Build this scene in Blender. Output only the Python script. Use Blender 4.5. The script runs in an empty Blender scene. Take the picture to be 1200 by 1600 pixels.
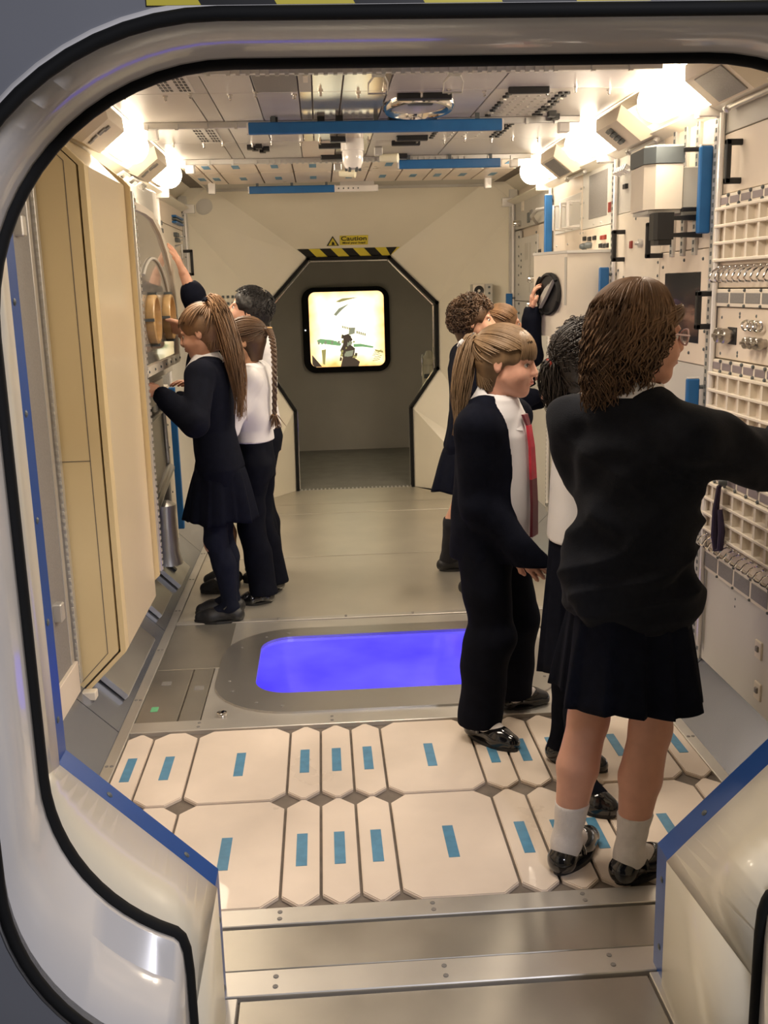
import bpy, bmesh, math, random
import numpy as np
from mathutils import Matrix, Vector, Euler

random.seed(7)
rng = np.random.default_rng(7)
SC = bpy.context.scene
COL = SC.collection
PI = math.pi

# ------------------------------------------------------------------ camera
def make_camera():
    yaw, pit, rol = 0.05706, 0.22030, -0.02618
    cy, sy, cp, sp = math.cos(yaw), math.sin(yaw), math.cos(pit), math.sin(pit)
    r = Vector((cy, -sy, 0)); f = Vector((sy * cp, cy * cp, -sp)); u = r.cross(f)
    cr, sr = math.cos(rol), math.sin(rol)
    r2 = cr * r + sr * u; u2 = -sr * r + cr * u
    m = Matrix(((r2.x, u2.x, -f.x, 0), (r2.y, u2.y, -f.y, 0), (r2.z, u2.z, -f.z, 1.45), (0, 0, 0, 1)))
    cam = bpy.data.cameras.new('camera'); o = bpy.data.objects.new('camera', cam); COL.objects.link(o)
    o.matrix_world = m; cam.sensor_width = 36; cam.sensor_fit = 'AUTO'; cam.lens = 1560.3 / 1600 * 36
    cam.clip_start = 0.02; cam.clip_end = 60
    SC.camera = o
make_camera()

# ------------------------------------------------------------------ world, lights, exposure
w = bpy.data.worlds.new('World'); SC.world = w; w.use_nodes = True
w.node_tree.nodes['Background'].inputs[0].default_value = (0.55, 0.6, 0.75, 1)
w.node_tree.nodes['Background'].inputs[1].default_value = 0.03
SC.view_settings.view_transform = 'Standard'; SC.view_settings.look = 'None'
SC.view_settings.exposure = 0.0; SC.view_settings.gamma = 1.0
SC.view_settings.use_curve_mapping = False
LAMP_E = 15.0          # emission of the cove lamps
POOL_E = 1.15
LAMP_W = 7.2           # light each cove lamp throws into the room, W
def area(name, loc, target, size, power, color):
    l = bpy.data.lights.new(name, 'AREA'); l.energy = power; l.color = color; l.shape = 'RECTANGLE'
    l.size = size[0]; l.size_y = size[1]
    o = bpy.data.objects.new(name, l); COL.objects.link(o); o.location = loc
    d = Vector(target) - Vector(loc); o.rotation_euler = d.to_track_quat('-Z', 'Y').to_euler()
    return o
# lamps of the hall the visitor stands in, and the module's ceiling lamps nearer than the frame shows
area('hall_lamp', (1.3, -1.3, 2.7), (-0.4, 1.2, 0.7), (0.4, 0.4), 56, (0.90, 0.90, 1.0))
area('hatch_lamp', (0.3, 2.6, 2.08), (0.3, 2.3, 0.0), (0.9, 0.3), 19, (1.0, 0.86, 0.70))

# ------------------------------------------------------------------ materials
def mat(name, col, rough=0.5, metal=0.0, emit=None, estr=0.0, noise=0.0, nscale=8.0, bump=0.0, bscale=60.0, coat=0.0, stretch=None, spec=0.5, sss=0.0, trans=0.0, nrough=0.0, sheen=0.0):
    m = bpy.data.materials.new(name); m.use_nodes = True
    nt = m.node_tree; b = nt.nodes['Principled BSDF']
    b.inputs['Base Color'].default_value = (*col, 1); b.inputs['Roughness'].default_value = rough
    b.inputs['Metallic'].default_value = metal; b.inputs['Coat Weight'].default_value = coat
    b.inputs['Specular IOR Level'].default_value = spec
    b.inputs['Transmission Weight'].default_value = trans
    if sheen:
        b.inputs['Sheen Weight'].default_value = sheen; b.inputs['Sheen Roughness'].default_value = 0.5
    if sss:
        b.inputs['Subsurface Weight'].default_value = sss
        b.inputs['Subsurface Radius'].default_value = (0.012, 0.005, 0.003)
    if emit is not None:
        b.inputs['Emission Color'].default_value = (*emit, 1); b.inputs['Emission Strength'].default_value = estr
    tc = None
    def coord():
        nonlocal tc
        if tc is None:
            t = nt.nodes.new('ShaderNodeTexCoord'); mp = nt.nodes.new('ShaderNodeMapping')
            nt.links.new(t.outputs['Object'], mp.inputs[0])
            if stretch: mp.inputs['Scale'].default_value = stretch
            tc = mp
        return tc.outputs[0]
    if noise > 0 or nrough > 0:
        n = nt.nodes.new('ShaderNodeTexNoise'); n.inputs['Scale'].default_value = nscale; n.inputs['Detail'].default_value = 5
        nt.links.new(coord(), n.inputs['Vector'])
        if noise > 0:
            rp = nt.nodes.new('ShaderNodeMapRange'); rp.inputs[1].default_value = 0.3; rp.inputs[2].default_value = 0.7
            rp.inputs[3].default_value = 1 - noise; rp.inputs[4].default_value = 1 + noise
            nt.links.new(n.outputs[0], rp.inputs[0])
            mx = nt.nodes.new('ShaderNodeVectorMath'); mx.operation = 'SCALE'
            mx.inputs[0].default_value = col
            nt.links.new(rp.outputs[0], mx.inputs['Scale']); nt.links.new(mx.outputs[0], b.inputs['Base Color'])
        if nrough > 0:
            rr = nt.nodes.new('ShaderNodeMapRange'); rr.inputs[1].default_value = 0.3; rr.inputs[2].default_value = 0.7
            rr.inputs[3].default_value = max(0.02, rough - nrough); rr.inputs[4].default_value = min(1, rough + nrough)
            nt.links.new(n.outputs[0], rr.inputs[0]); nt.links.new(rr.outputs[0], b.inputs['Roughness'])
    if bump > 0:
        n2 = nt.nodes.new('ShaderNodeTexNoise'); n2.inputs['Scale'].default_value = bscale; n2.inputs['Detail'].default_value = 3
        nt.links.new(coord(), n2.inputs['Vector'])
        bp = nt.nodes.new('ShaderNodeBump'); bp.inputs['Strength'].default_value = bump; bp.inputs['Distance'].default_value = 0.004
        nt.links.new(n2.outputs[0], bp.inputs['Height']); nt.links.new(bp.outputs[0], b.inputs['Normal'])
    return m

M = {}
M['white'] = mat('painted_white', (0.75, 0.68, 0.57), 0.42, noise=0.03)
M['facet'] = mat('facet_white', (0.80, 0.75, 0.62), 0.35, noise=0.03, nscale=3, coat=0.15)
M['gloss'] = mat('gloss_white', (0.80, 0.77, 0.74), 0.16, coat=0.5, noise=0.02)
M['cream'] = mat('rack_cream', (0.72, 0.625, 0.515), 0.45, noise=0.03, nscale=3)
M['tan'] = mat('cabinet_tan', (0.74, 0.59, 0.33), 0.40, noise=0.03, nscale=2, bump=0.05)
M['tanfront'] = mat('cabinet_front', (0.72, 0.60, 0.40), 0.26, noise=0.02, nscale=2, bump=0.05)
M['grey'] = mat('rack_grey', (0.50, 0.48, 0.43), 0.45, noise=0.04, nscale=3)
M['ltgrey'] = mat('light_grey', (0.60, 0.58, 0.53), 0.4, noise=0.03, nscale=3)
M['midgrey'] = mat('screen_grey', (0.22, 0.21, 0.20), 0.45, noise=0.1, nscale=150)
M['winviolet'] = mat('window_mauve', (0.25, 0.21, 0.22), 0.4, noise=0.05)
M['dark'] = mat('dark_glass', (0.03, 0.03, 0.035), 0.12, coat=0.3, noise=0.1)
M['slate'] = mat('slate_band', (0.10, 0.115, 0.12), 0.45, noise=0.06)
M['black'] = mat('black_plastic', (0.012, 0.012, 0.013), 0.4, noise=0.1)
M['rubber'] = mat('black_rubber', (0.010, 0.010, 0.010), 0.75, noise=0.1, spec=0.25)
M['wallgrey'] = mat('hall_grey', (0.21, 0.215, 0.235), 0.6, noise=0.04)
M['blue'] = mat('blue_trim', (0.012, 0.068, 0.29), 0.38, noise=0.06, spec=0.35)
M['pad'] = mat('blue_pad', (0.014, 0.125, 0.35), 0.38, noise=0.06, nscale=20)
M['steel'] = mat('brushed_steel', (0.56, 0.545, 0.52), 0.34, 0.9, noise=0.05, nscale=3, nrough=0.02)
M['floorsteel'] = mat('floor_steel', (0.62, 0.58, 0.50), 0.38, 0.65, noise=0.08, nscale=3, nrough=0.03)
M['strip'] = mat('strip_steel', (0.66, 0.635, 0.59), 0.36, 0.7, noise=0.06, nscale=5, nrough=0.03)
M['skirt'] = mat('skirt_steel', (0.31, 0.33, 0.39), 0.24, 0.75, noise=0.04, nscale=2, nrough=0.015)
M['chrome'] = mat('chrome', (0.75, 0.73, 0.70), 0.12, 1.0, noise=0.03)
M['alu'] = mat('aluminium', (0.62, 0.61, 0.59), 0.35, 0.7, noise=0.05)
M['ceil'] = mat('ceiling_metal', (0.62, 0.585, 0.53), 0.38, 0.2, noise=0.03, nscale=2, nrough=0.02)
M['ceilpol'] = mat('ceiling_polished', (0.70, 0.62, 0.50), 0.16, 0.6, noise=0.04, nscale=3)
M['ceilmauve'] = mat('ceiling_mauve', (0.56, 0.53, 0.545), 0.25, 0.15, noise=0.04)
M['tile'] = mat('floor_tile', (0.80, 0.69, 0.585), 0.32, noise=0.10, nscale=3, nrough=0.05, coat=0.1)
M['base'] = mat('floor_base', (0.17, 0.14, 0.115), 0.6, noise=0.2, nscale=20)
M['sticker'] = mat('sticker_blue', (0.09, 0.265, 0.43), 0.45, noise=0.12, nscale=30)
M['green'] = mat('sticker_green', (0.15, 0.5, 0.25), 0.5, noise=0.1)
M['yellow'] = mat('hazard_yellow', (0.72, 0.60, 0.06), 0.5, noise=0.05)
M['tapeblk'] = mat('hazard_black', (0.012, 0.012, 0.012), 0.5, noise=0.05)
M['red'] = mat('red_switch', (0.25, 0.03, 0.02), 0.4, noise=0.05)
M['corr'] = mat('corridor_grey', (0.56, 0.54, 0.48), 0.55, noise=0.04, nscale=4)
M['corrfloor'] = mat('corridor_floor', (0.26, 0.255, 0.225), 0.6, noise=0.1)
M['lamp'] = mat('lamp_glow', (1, 0.95, 0.85), 0.5, emit=(1.0, 0.85, 0.66), estr=LAMP_E, noise=0.01)
M['pool'] = None
M['plate'] = mat('walkway_steel', (0.46, 0.435, 0.385), 0.34, 0.8, noise=0.10, nscale=4, nrough=0.04)
M['knobmetal'] = mat('knob_metal', (0.40, 0.37, 0.33), 0.28, 1.0, noise=0.05)
M['fitting'] = mat('lamp_fitting', (0.72, 0.63, 0.50), 0.45, noise=0.03)
M['wood'] = mat('port_ring_tan', (0.56, 0.36, 0.16), 0.3, noise=0.15, nscale=20, coat=0.3)
M['glovewin'] = mat('glovebox_window', (0.42, 0.39, 0.34), 0.10, 0.25, noise=0.03, nscale=2, coat=0.4)
M['bottle'] = mat('bottle_cream', (0.72, 0.68, 0.52), 0.4, noise=0.04)
M['clear'] = mat('clear_glass', (0.9, 0.9, 0.9), 0.05, trans=0.9, noise=0.01)

def pool_mat():
    m = bpy.data.materials.new('pool_light'); m.use_nodes = True; nt = m.node_tree; b = nt.nodes['Principled BSDF']
    t = nt.nodes.new('ShaderNodeTexCoord'); n = nt.nodes.new('ShaderNodeTexNoise'); n.inputs['Scale'].default_value = 2.6; n.inputs['Detail'].default_value = 3
    nt.links.new(t.outputs['Object'], n.inputs['Vector'])
    r = nt.nodes.new('ShaderNodeValToRGB'); nt.links.new(n.outputs[0], r.inputs[0])
    r.color_ramp.elements[0].position = 0.3; r.color_ramp.elements[0].color = (0.06, 0.035, 0.90, 1)
    r.color_ramp.elements[1].position = 0.72; r.color_ramp.elements[1].color = (0.13, 0.10, 1.0, 1)
    nt.links.new(r.outputs[0], b.inputs['Emission Color']); b.inputs['Emission Strength'].default_value = POOL_E
    b.inputs['Base Color'].default_value = (0.02, 0.02, 0.2, 1); b.inputs['Roughness'].default_value = 0.1
    return m
M['pool'] = pool_mat()

# ------------------------------------------------------------------ mesh helpers
class MB:
    def __init__(s): s.v = []; s.f = []
    def add(s, vs, fs):
        o = len(s.v); s.v += [tuple(map(float, p)) for p in vs]; s.f += [tuple(i + o for i in f) for f in fs]; return s
    def box(s, x0, x1, y0, y1, z0, z1, bv=0.0):
        x0, x1 = min(x0, x1), max(x0, x1); y0, y1 = min(y0, y1), max(y0, y1); z0, z1 = min(z0, z1), max(z0, z1)
        if bv <= 0:
            vs = [(x, y, z) for x in (x0, x1) for y in (y0, y1) for z in (z0, z1)]
            return s.add(vs, [(0, 1, 3, 2), (4, 6, 7, 5), (0, 4, 5, 1), (2, 3, 7, 6), (0, 2, 6, 4), (1, 5, 7, 3)])
        bv = min(bv, 0.45 * min(x1 - x0, y1 - y0, z1 - z0))
        bm = bmesh.new(); bmesh.ops.create_cube(bm, size=1)
        for v in bm.verts: v.co = Vector(((x0 + x1) / 2 + v.co.x * (x1 - x0), (y0 + y1) / 2 + v.co.y * (y1 - y0), (z0 + z1) / 2 + v.co.z * (z1 - z0)))
        bmesh.ops.bevel(bm, geom=bm.edges[:], offset=bv, segments=1, affect='EDGES', profile=0.5)
        bm.verts.index_update(); vs = [v.co[:] for v in bm.verts]; fs = [[v.index for v in f.verts] for f in bm.faces]; bm.free()
        return s.add(vs, fs)
    def prism(s, poly, vec):           # poly: 3-D points of a flat polygon, swept along vec
        n = len(poly); v = Vector(vec)
        vs = [Vector(p) for p in poly] + [Vector(p) + v for p in poly]
        return s.add(vs, [tuple(range(n))[::-1], tuple(range(n, 2 * n))] + [(i, (i + 1) % n, n + (i + 1) % n, n + i) for i in range(n)])
    def cyl(s, a, b, r, r2=None, n=12, cap=True):
        a = Vector(a); b = Vector(b); r2 = r if r2 is None else r2; d = (b - a).normalized()
        u = d.orthogonal().normalized(); w_ = d.cross(u)
        vs = [a + (u * math.cos(2 * PI * i / n) + w_ * math.sin(2 * PI * i / n)) * r for i in range(n)] + \
             [b + (u * math.cos(2 * PI * i / n) + w_ * math.sin(2 * PI * i / n)) * r2 for i in range(n)]
        fs = [(i, (i + 1) % n, n + (i + 1) % n, n + i) for i in range(n)]
        if cap: fs += [tuple(range(n))[::-1], tuple(range(n, 2 * n))]
        return s.add(vs, fs)
    def lathe(s, c, axis, prof, n=20):  # prof: (radius, height along axis)
        c = Vector(c); d = Vector(axis).normalized(); u = d.orthogonal().normalized(); w_ = d.cross(u)
        vs = []; fs = []; k = len(prof)
        for (r, h) in prof:
            for i in range(n):
                a = 2 * PI * i / n; vs.append(c + d * h + (u * math.cos(a) + w_ * math.sin(a)) * max(r, 1e-4))
        for j in range(k - 1):
            for i in range(n): fs.append((j * n + i, j * n + (i + 1) % n, (j + 1) * n + (i + 1) % n, (j + 1) * n + i))
        fs += [tuple(range(n))[::-1], tuple(range((k - 1) * n, k * n))]
        return s.add(vs, fs)
    def tube(s, pts, r, n=8, closed=False):
        P = [Vector(p) for p in pts]; k = len(P); vs = []; fs = []; prev = None
        for i in range(k):
            if closed: t = P[(i + 1) % k] - P[i - 1]
            else: t = P[min(i + 1, k - 1)] - P[max(i - 1, 0)]
            t.normalize()
            if prev is None: u = t.orthogonal().normalized()
            else: u = (prev - t * prev.dot(t)).normalized()
            prev = u; w_ = t.cross(u); rr = r[i] if hasattr(r, '__len__') else r
            for j in range(n): vs.append(P[i] + (u * math.cos(2 * PI * j / n) + w_ * math.sin(2 * PI * j / n)) * rr)
        for i in range(k if closed else k - 1):
            q = (i + 1) % k
            for j in range(n): fs.append((i * n + j, i * n + (j + 1) % n, q * n + (j + 1) % n, q * n + j))
        if not closed: fs += [tuple(range(n))[::-1], tuple(range((k - 1) * n, k * n))]
        return s.add(vs, fs)
    def sweep(s, path, prof, closed=False):   # path of (origin, u, v) frames; prof of (a, b) in u, v
        n = len(prof); vs = []; fs = []
        for (o, u, v) in path:
            for a, b in prof: vs.append(Vector(o) + Vector(u) * a + Vector(v) * b)
        k = len(path)
        for i in range(k if closed else k - 1):
            q = (i + 1) % k
            for j in range(n): fs.append((i * n + j, i * n + (j + 1) % n, q * n + (j + 1) % n, q * n + j))
        if not closed: fs += [tuple(range(n))[::-1], tuple(range((k - 1) * n, k * n))]
        return s.add(vs, fs)
    def build(s, name, m, parent=None, smooth=False, **kw):
        me = bpy.data.meshes.new(name); me.from_pydata(s.v, [], s.f)
        bm = bmesh.new(); bm.from_mesh(me); bmesh.ops.recalc_face_normals(bm, faces=bm.faces[:]); bm.to_mesh(me); bm.free()
        if smooth:
            me.shade_smooth()
            try: me.set_sharp_from_angle(angle=math.radians(40))
            except Exception: pass
        return link(name, me, m, parent, **kw)

STUFF = {'screws', 'screw_heads', 'track_slots', 'track_teeth', 'rail_teeth', 'slots', 'rivets', 'perforations', 'dark_plugs', 'pale_studs', 'ceiling_bolts', 'bolts', 'holes', 'cove_screws', 'vents', 'threshold_tread'}
def link(name, me, m, parent=None, label=None, cat=None, group=None, kind=None):
    if name in STUFF: kind = 'stuff'
    o = bpy.data.objects.new(name, me); COL.objects.link(o)
    if m is not None:
        me.materials.clear(); me.materials.append(m)
    if parent is not None:
        o.parent = parent
        pm = world_of(parent); o.matrix_parent_inverse = pm.inverted()
    return tag(o, label, cat, group, kind)
_W = {}
def world_of(o):
    return _W.get(o.name, Matrix.Identity(4))
def tag(o, label=None, cat=None, group=None, kind=None):
    if label: o['label'] = label
    if cat: o['category'] = cat
    if group: o['group'] = group
    if kind: o['kind'] = kind
    return o
def thing(name, label, cat, loc, group=None, rz=0.0):
    o = bpy.data.objects.new(name, None); COL.objects.link(o); o.location = loc; o.rotation_euler = (0, 0, rz)
    o.empty_display_size = 0.05
    _W[o.name] = Matrix.Translation(Vector(loc)) @ Matrix.Rotation(rz, 4, 'Z')
    return tag(o, label, cat, group)
def struct(o): o['kind'] = 'structure'; return o
def B(*a, bv=0.0): return MB().box(*a, bv=bv)
# ================================================================== THE SETTING
XL, XR, FL, FR = -0.87, 1.30, -0.72, 1.148     # wall faces and floor edges
ZC, YN, YR, YH = 2.10, 1.80, 6.80, 7.30        # ceiling, near hatch, far rim, far hatch

# ---------------- floor
floor = struct(B(FL - 0.02, FR + 0.02, 0.2, 9.6, -0.12, -0.012).build('floor', M['base']))
def octa(x0, x1, y0, y1, c, z, t):
    p = [(x0 + c, y0, z), (x1 - c, y0, z), (x1, y0 + c, z), (x1, y1 - c, z), (x1 - c, y1, z), (x0 + c, y1, z), (x0, y1 - c, z), (x0, y0 + c, z)]
    return p
TX = [-0.700, -0.610, -0.462, -0.155, -0.054, 0.046, 0.145, 0.442, 0.543, 0.642, 0.742, 1.045, 1.132]
for (y0, y1) in ((2.160, 2.672), (2.684, 3.172)):
    for i in range(len(TX) - 1):
        x0, x1 = TX[i] + 0.004, TX[i + 1] - 0.004
        wd = x1 - x0; c = min(0.042, wd * 0.42)
        p = octa(x0, x1, y0, y1, c, -0.011, 0)
        t = MB().prism(p, (0, 0, 0.0085))
        q = [(a + (0.002 if a < (x0 + x1) / 2 else -0.002), b + (0.002 if b < (y0 + y1) / 2 else -0.002), -0.0025) for a, b, _ in p]
        t.prism(q, (0, 0, 0.0025))
        o = t.build('floor_tile', M['tile'], floor)
        cx = (x0 + x1) / 2; cy = (y0 + y1) / 2 - 0.01
        if wd > 0.075:
            B(cx - 0.0145, cx + 0.0145, cy - 0.078, cy + 0.078, -0.002, 0.0012).build('sticker', M['sticker'], o)
def strip(x0, x1, y0, y1, z1=0.004, holes=0, along='x'):
    o = B(x0, x1, y0, y1, -0.02, z1, bv=0.002).build('floor_strip', M['strip'], floor)
    if holes:
        m = MB()
        for k in range(holes):
            f = (k + 0.5) / holes
            for g in (0.3, 0.7):
                px = x0 + (x1 - x0) * (f if along == 'x' else g); py = y0 + (y1 - y0) * (g if along == 'x' else f)
                m.cyl((px, py, z1 - 0.002), (px, py, z1 + 0.0015), 0.006, n=8)
        m.build('screw_heads', M['midgrey'], o)
    return o
strip(FL + 0.02, FR - 0.02, 2.085, 2.150, holes=5)
strip(FL + 0.02, FR - 0.02, 1.845, 1.925, holes=5)
strip(FL + 0.02, FR - 0.02, 3.182, 3.262, holes=4)
strip(FL + 0.02, FR - 0.02, 4.305, 4.345, holes=6)
strip(FL - 0.018, FL + 0.02, 2.16, 6.85, holes=9, along='y'); strip(FR - 0.02, FR + 0.018, 2.16, 6.85, holes=9, along='y')
def plate(x0, x1, y0, y1, m='floorsteel', z=0.0):
    return B(x0, x1, y0, y1, -0.015, z, bv=0.0015).build('floor_plate', M[m], floor)
plate(FL + 0.02, FR - 0.02, 1.932, 2.078, 'plate')
# walkway out of the hatch: darker plate framed by two strips
plate(-0.225, 0.645, 0.25, 1.838, 'plate', z=-0.003)
strip(-0.262, -0.229, 0.25, 1.84); strip(0.649, 0.69, 0.25, 1.84)
# plates round the pool
g = 0.003
plate(FL + 0.022, -0.43, 3.76 + g, 4.30, 'plate'); plate(FL + 0.022, -0.555, 3.266, 3.76 - g, 'plate'); plate(-0.555 + 2 * g, -0.475, 3.266, 3.76 - g, 'plate')
plate(0.90, FR - 0.022, 3.80 + g, 4.30, 'plate'); plate(0.90, 1.01, 3.266, 3.80 - g, 'plate'); plate(1.01 + 2 * g, FR - 0.022, 3.266, 3.80 - g, 'plate')
for (x, y, m_) in ((-0.64, 3.62, 'midgrey'), (-0.51, 3.56, 'midgrey'), (1.04, 4.05, 'midgrey'), (1.07, 3.6, 'midgrey')):
    B(x - 0.018, x + 0.018, y - 0.02, y + 0.02, -0.002, 0.0012).build('label_plate', M[m_], floor)
B(-0.66, -0.635, 3.36, 3.40, -0.002, 0.0012).build('green_sticker', M['green'], floor)
MB().lathe((-0.40, 3.30, 0.0), (0, 0, 1), [(0.018, 0), (0.018, 0.012), (0.012, 0.014)], 12).build('floor_plug', M['chrome'], floor, True)
def rrect(x0, x1, y0, y1, r, n=8):
    pts = []
    for cx, cy, a0 in ((x1 - r, y1 - r, 0), (x0 + r, y1 - r, 90), (x0 + r, y0 + r, 180), (x1 - r, y0 + r, 270)):
        for i in range(n + 1):
            a = math.radians(a0 + 90 * i / n); pts.append((cx + r * math.cos(a), cy + r * math.sin(a)))
    return pts
pc = (0.205, 3.74)
# pale plate under the ring, with the ring's hole
def ring_slab(outer, inner, z0, z1):
    n = len(outer); vs = [(x, y, z1) for x, y in outer] + [(x, y, z1) for x, y in inner] + [(x, y, z0) for x, y in outer] + [(x, y, z0) for x, y in inner]
    fs = []
    for i in range(n):
        j = (i + 1) % n
        fs += [(i, j, n + j, n + i), (2 * n + j, 2 * n + i, 3 * n + i, 3 * n + j), (j, i, 2 * n + i, 2 * n + j), (n + i, n + j, 3 * n + j, 3 * n + i)]
    return MB().add(vs, fs)
hole = rrect(-0.300, 0.710, 3.462, 4.075, 0.13)
ro = rrect(-0.470, 0.895, 3.266, 4.30, 0.004)
ring_slab(ro, rrect(-0.43, 0.84, 3.31, 4.15, 0.29), -0.015, -0.001).build('floor_plate', M['strip'], floor)
ring_slab(rrect(-0.452, 0.862, 3.290, 4.180, 0.30), hole, -0.015, 0.006).build('pool_ring', M['steel'], floor)
mm = MB()
for i in range(14):
    p = rrect(-0.40, 0.81, 3.34, 4.125, 0.26)[int(i * 36 / 14)]
    mm.cyl((p[0], p[1], 0.004), (p[0], p[1], 0.0075), 0.006, n=8)
mm.build('screw_heads', M['midgrey'], floor)
pw = MB().prism([(x, y, -0.020) for x, y in rrect(-0.303, 0.713, 3.459, 4.078, 0.13)], (0, 0, 0.014)).build('floor_window', M['pool'])
tag(pw, 'glowing blue rounded glass window sunk in the steel floor', 'floor light')
# plates further in
for (y0, y1) in ((4.349, 5.392), (5.404, 6.487), (6.499, 6.795)):
    plate(FL + 0.022, FR - 0.022, y0, y1)
pg = MB().prism([(FL, 6.806, -0.014), (FR, 6.806, -0.014), (0.66, 7.31, -0.014), (-0.235, 7.31, -0.014)], (0, 0, 0.013)).build('floor_plate', M['floorsteel'], floor)
B(-0.6, 1.02, 7.32, 9.3, -0.015, -0.001).build('floor_plate', M['corrfloor'], floor)
m = MB()
for i in range(30): m.box(-0.225 + i * 0.0292, -0.225 + i * 0.0292 + 0.012, 7.30, 7.33, -0.002, 0.006)
m.build('threshold_tread', M['alu'], floor)

# ---------------- skirts (45 degrees between floor and walls)
def quad_slab(name, pts, t, m, parent=None):
    p = [Vector(q) for q in pts]; n = (p[1] - p[0]).cross(p[2] - p[0]).normalized()
    return MB().prism(p, n * t).build(name, M[m], parent)
sk_r = struct(MB().prism([(1.166, 1.9, -0.02), (1.325, 1.9, 0.142), (1.325, 1.9, -0.02)], (0, 5.0, 0)).build('baseboard_right', M['base']))
sk_l = struct(MB().prism([(-0.738, 1.9, -0.02), (-0.895, 1.9, 0.142), (-0.895, 1.9, -0.02)], (0, 5.0, 0)).build('baseboard_left', M['base']))
for (y0, y1) in ((1.92, 3.27), (3.275, 4.43), (4.435, 5.68), (5.685, 6.80)):
    quad_slab('skirt_plate', [(1.163, y0, -0.003), (1.163, y1, -0.003), (1.31, y1, 0.142), (1.31, y0, 0.142)], 0.004, 'skirt', sk_r)
for (y0, y1) in ((1.92, 3.20), (3.205, 4.235), (4.24, 5.60), (5.605, 6.80)):
    quad_slab('skirt_plate', [(-0.736, y0, -0.003), (-0.883, y0, 0.142), (-0.883, y1, 0.142), (-0.736, y1, -0.003)], 0.004, 'skirt', sk_l)
# folded sheet covers lying on the left skirt
def skp(x, y, lift):   # a point on the left skirt, lifted along its normal
    z = (-0.736 - x); n = 0.7071
    return (x + n * lift, y, z + n * lift)
def cover(y0, y1, xa, xb, label, h=0.022, m='steel'):
    t = thing('cover_plate', label, 'cover', (xa, (y0 + y1) / 2, (-0.736 - xa)), 'sheet covers on the left skirt')
    top = [skp(xa, y0, h), skp(xa, y1, h), skp(xb, y1, h), skp(xb, y0, h)]
    n = Vector((0.7071, 0, 0.7071))
    MB().prism(top, n * 0.003).build('top_sheet', M[m], t)
    MB().prism([skp(xa, y0, 0.004), skp(xa, y1, 0.004), skp(xa, y1, h), skp(xa, y0, h)], (0.003, 0, -0.003)).build('lip', M['alu'], t)
    MB().prism([skp(xa, y0, 0.004), skp(xb, y0, 0.004), skp(xb, y0, h), skp(xa, y0, h)], (0, 0.003, 0)).build('end_flange', M[m], t)
    return t
cover(3.42, 4.02, -0.762, -0.86, 'long bent steel sheet on the skirt below the cream cabinet face')
cover(4.30, 4.62, -0.775, -0.86, 'short steel cover on the skirt just past the cream cabinet face')
ct = cover(4.80, 5.15, -0.760, -0.865, 'pale steel cover with two black latches on the skirt below the glove box', m='alu')
for yy in (4.9, 5.03):
    MB().prism([skp(-0.80, yy, 0.026), skp(-0.80, yy + 0.03, 0.026), skp(-0.84, yy + 0.03, 0.026), skp(-0.84, yy, 0.026)], (0.008, 0, 0.008)).build('latch', M['black'], ct)

# ---------------- walls behind the racks
wr = struct(B(1.325, 1.37, 1.86, 6.86, 0.0, 2.12).build('wall_right', M['cream']))
wl = struct(B(-0.94, -0.895, 1.86, 6.86, 0.0, 2.12).build('wall_left', M['cream']))

# ---------------- ceiling
ceil = struct(B(-0.94, 1.37, 1.86, 6.86, 2.112, 2.16).build('ceiling', M['base']))
def cpanel(x0, x1, y0, y1, m='ceil', z=2.10, name='ceiling_panel'):
    return B(x0 + 0.002, x1 - 0.002, y0 + 0.002, y1 - 0.002, z, 2.115, bv=0.0015).build(name, M[m], ceil)
CX0, CX1 = -0.70, 1.14
for (y0, y1) in ((1.9, 2.5), (2.5, 3.22), (3.22, 3.59), (3.59, 4.17), (4.17, 4.73), (4.73, 5.29)):
    cpanel(CX0, -0.41, y0, y1); cpanel(-0.41, -0.345, y0, y1, 'grey')
    if y0 == 4.73: cpanel(-0.345, -0.06, y0, y1, 'ltgrey')
    else: cpanel(-0.345, -0.19, y0, y1, 'ltgrey'); cpanel(-0.19, -0.045, y0, y1, 'midgrey' if y0 == 3.22 else 'ceilmauve')
    if y0 == 4.73: cpanel(-0.06, 0.10, y0, y1, 'cream')
    else:
        cpanel(-0.045, 0.0, y0, y1, 'grey' if y0 == 3.22 else 'ceilpol'); cpanel(0.0, 0.10, y0, y1, 'ceilpol')
    cpanel(0.10, 0.255, y0, y1, 'ceilpol'); cpanel(0.255, 0.62, y0, y1, 'ceilmauve' if y0 < 4 else 'ceil'); cpanel(0.62, CX1, y0, y1, 'ceilmauve' if y0 < 3.5 else 'ceil')
# slotted grilles
def grille(x0, x1, y0, y1):
    o = B(x0, x1, y0, y1, 2.096, 2.101).build('vent_grille', M['ltgrey'], ceil)
    m = MB()
    for c in range(2):
        xa = x0 + (x1 - x0) * (0.08 + 0.5 * c); xb = xa + (x1 - x0) * 0.36
        for k in range(3):
            a = xa + (xb - xa) * k / 3 + 0.002; b_ = xa + (xb - xa) * (k + 1) / 3 - 0.003
            for r in range(6):
                yy = y0 + (y1 - y0) * (0.08 + r * 0.15); m.box(a, b_, yy, yy + (y1 - y0) * 0.085, 2.0945, 2.0965)
    m.build('slots', M['black'], o)
grille(-0.50, -0.385, 3.25, 3.55); grille(-0.50, -0.40, 4.23, 4.70)
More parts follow.
